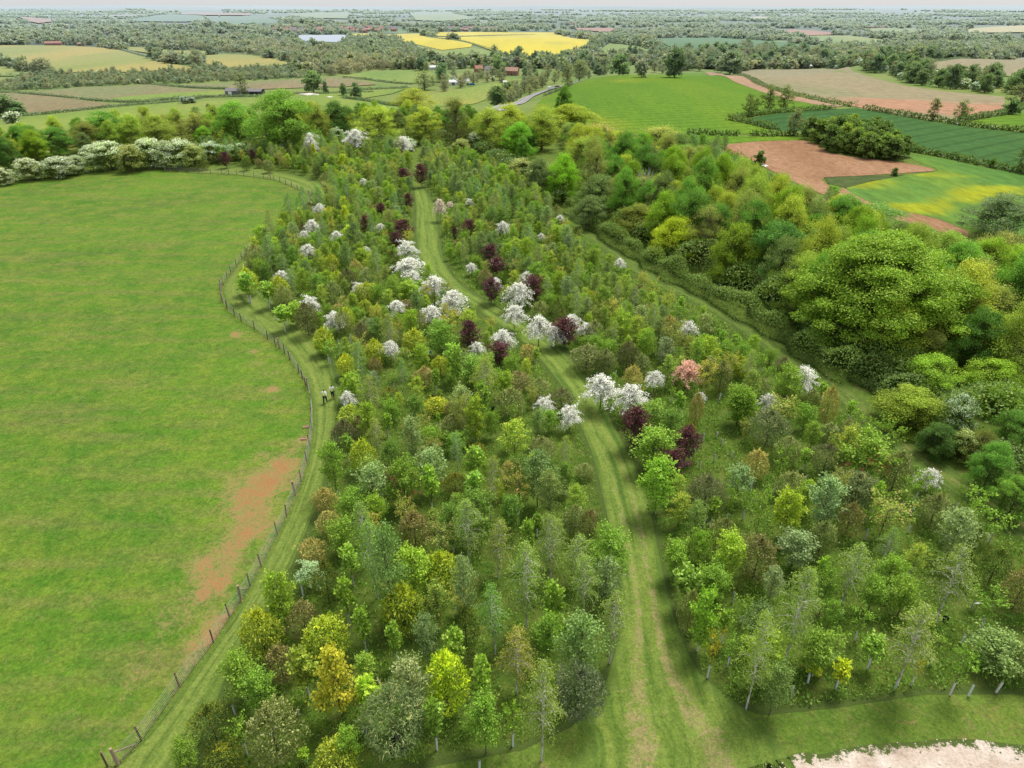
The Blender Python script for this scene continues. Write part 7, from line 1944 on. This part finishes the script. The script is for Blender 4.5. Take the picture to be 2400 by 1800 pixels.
for t in TREES:
    r = t['root']
    if t.get('desc') and (t.get('tall') or t.get('zone') == 'single'):
        tag(r, t['desc'], t['cat']); continue
    if t.get('belt'):
        lab, word, grp = t['belt']
        tag(r, word + ' ' + lab, t['cat'], grp + ', ' + word); continue
    if t.get('haw'):
        i, wh = t['haw']
        if i >= 16:
            tag(r, ['white hawthorn at the left edge of the pale tan trees', 'white hawthorn beneath the yellow olive trees', 'white hawthorn alone in the dark gap of the tall line', 'greyish hawthorn beside the vivid green oval tree',
                    'dull hawthorn fading behind the far hedge ride', 'small white hawthorn at the right edge behind the olive tree', 'grey white hawthorn by the near hedge ride', 'drooping lower hawthorn under the grey white one', 'faint white hawthorn behind the far planting'][i - 16], 'tree')
        else:
            tag(r, ('snow white' if wh > .9 else 'half flowering' if wh > .6 else 'mostly green') + ' hawthorn, ' + ['first', 'second', 'third', 'fourth', 'fifth', 'sixth', 'seventh', 'eighth', 'ninth', 'tenth', 'eleventh', 'twelfth', 'thirteenth', 'fourteenth', 'fifteenth', 'sixteenth'][i] + ' from the left along the far pasture edge', 'tree')
        continue
    px, py, dep = proj(t['g'])
    if t.get('zone') == 'hedgerow': z = 'among the tall hedgerow trees on the right'
    elif t.get('zone') == 'far line': z = 'in the far tree line behind the planting'
    elif t.get('zone') == 'beyond': z = 'in the planting beyond the tall hedgerow'
    else:
        side = 'left' if inside(LBP, np.array([t['g'][0]]), np.array([t['g'][1]]))[0] or px < 1000 else 'right'
        band = 'near end' if py > 1330 else 'near middle' if py > 1040 else 'middle' if py > 800 else 'far middle' if py > 600 else 'far end'
        z = f'in the {band} of {side} planting'
    w = WORDS[t['kind']]
    if t.get('desc'): w = t['desc'] + ' ' + w.replace('white ', '') if t['kind'] == 'blossom_tree' else t['desc'] + ' ' + w
    buckets.setdefault((w, z), []).append((-py, t))
for (w, z), v in buckets.items():
    v.sort(key=lambda q: q[0])
    for i, (_, t) in enumerate(v):
        if len(v) == 1: tag(t['root'], f'{w} {z}', t['cat'])
        elif len(v) <= 12: tag(t['root'], f'{w}, {ORD[i]} {z}', t['cat'], f'{w} {z}')
        else: tag(t['root'], f'{w} {z}', t['cat'], f'{w} {z}')
TUBE_SPOTS.sort(key=lambda q: -proj(q[1])[1])
for i, (o, g_) in enumerate(TUBE_SPOTS):
    px, py, _ = proj(g_)
    z = 'left planting' if px < 1150 else 'right planting'
    band = 'near end' if py > 1500 else 'near middle' if py > 1200 else 'middle' if py > 1000 else 'far part'
    tag(o, f'pale plastic tree guard tube standing alone in the {band} of the {z}', 'tree guard', f'lone guard tubes, {band} of the {z}')

# ------------------------------------------------------------------ sky, sun, camera
SUN_EL, SUN_AZ = math.radians(64), math.radians(38)       # azimuth clockwise from +Y
w = bpy.data.worlds.new('World'); scene.world = w; w.use_nodes = True
nt = w.node_tree; bg = nt.nodes['Background']
sky = nt.nodes.new('ShaderNodeTexSky'); sky.sky_type = 'NISHITA'; sky.sun_disc = False
sky.sun_elevation = SUN_EL; sky.sun_rotation = SUN_AZ; sky.air_density = 1.0; sky.dust_density = 3.0; sky.ozone_density = 1.5
mixs = nt.nodes.new('ShaderNodeMix'); mixs.data_type = 'RGBA'; mixs.inputs[0].default_value = .55; mixs.inputs[7].default_value = (9.2, 9.4, 9.6, 1)
nt.links.new(sky.outputs[0], mixs.inputs[6]); nt.links.new(mixs.outputs[2], bg.inputs[0]); bg.inputs[1].default_value = .125
sd = bpy.data.lights.new('sun', 'SUN'); sd.energy = 4.7; sd.angle = math.radians(19); sd.color = (1, .955, .88)
so = bpy.data.objects.new('sun', sd); COL.objects.link(so)
dirv = Vector((math.sin(SUN_AZ) * math.cos(SUN_EL), math.cos(SUN_AZ) * math.cos(SUN_EL), math.sin(SUN_EL)))
so.rotation_euler = (-dirv).to_track_quat('-Z', 'Y').to_euler(); so.location = dirv * 300
cd = bpy.data.cameras.new('camera'); cam = bpy.data.objects.new('camera', cd); COL.objects.link(cam)
cd.sensor_fit = 'HORIZONTAL'; cd.sensor_width = 36; cd.lens = 36 * FPX / 2400; cd.clip_start = .5; cd.clip_end = 80000
cam.location = Vector(CAM); cam.rotation_euler = (math.pi / 2 - PITCH, 0, 0)
scene.camera = cam
scene.view_settings.view_transform = 'Standard'; scene.view_settings.look = 'None'; scene.view_settings.exposure = 0; scene.view_settings.gamma = 1
scene.cycles.max_bounces = 6; scene.cycles.diffuse_bounces = 3; scene.cycles.transmission_bounces = 3; scene.cycles.glossy_bounces = 2
scene.cycles.use_denoising = True
print('objects', len(scene.objects))
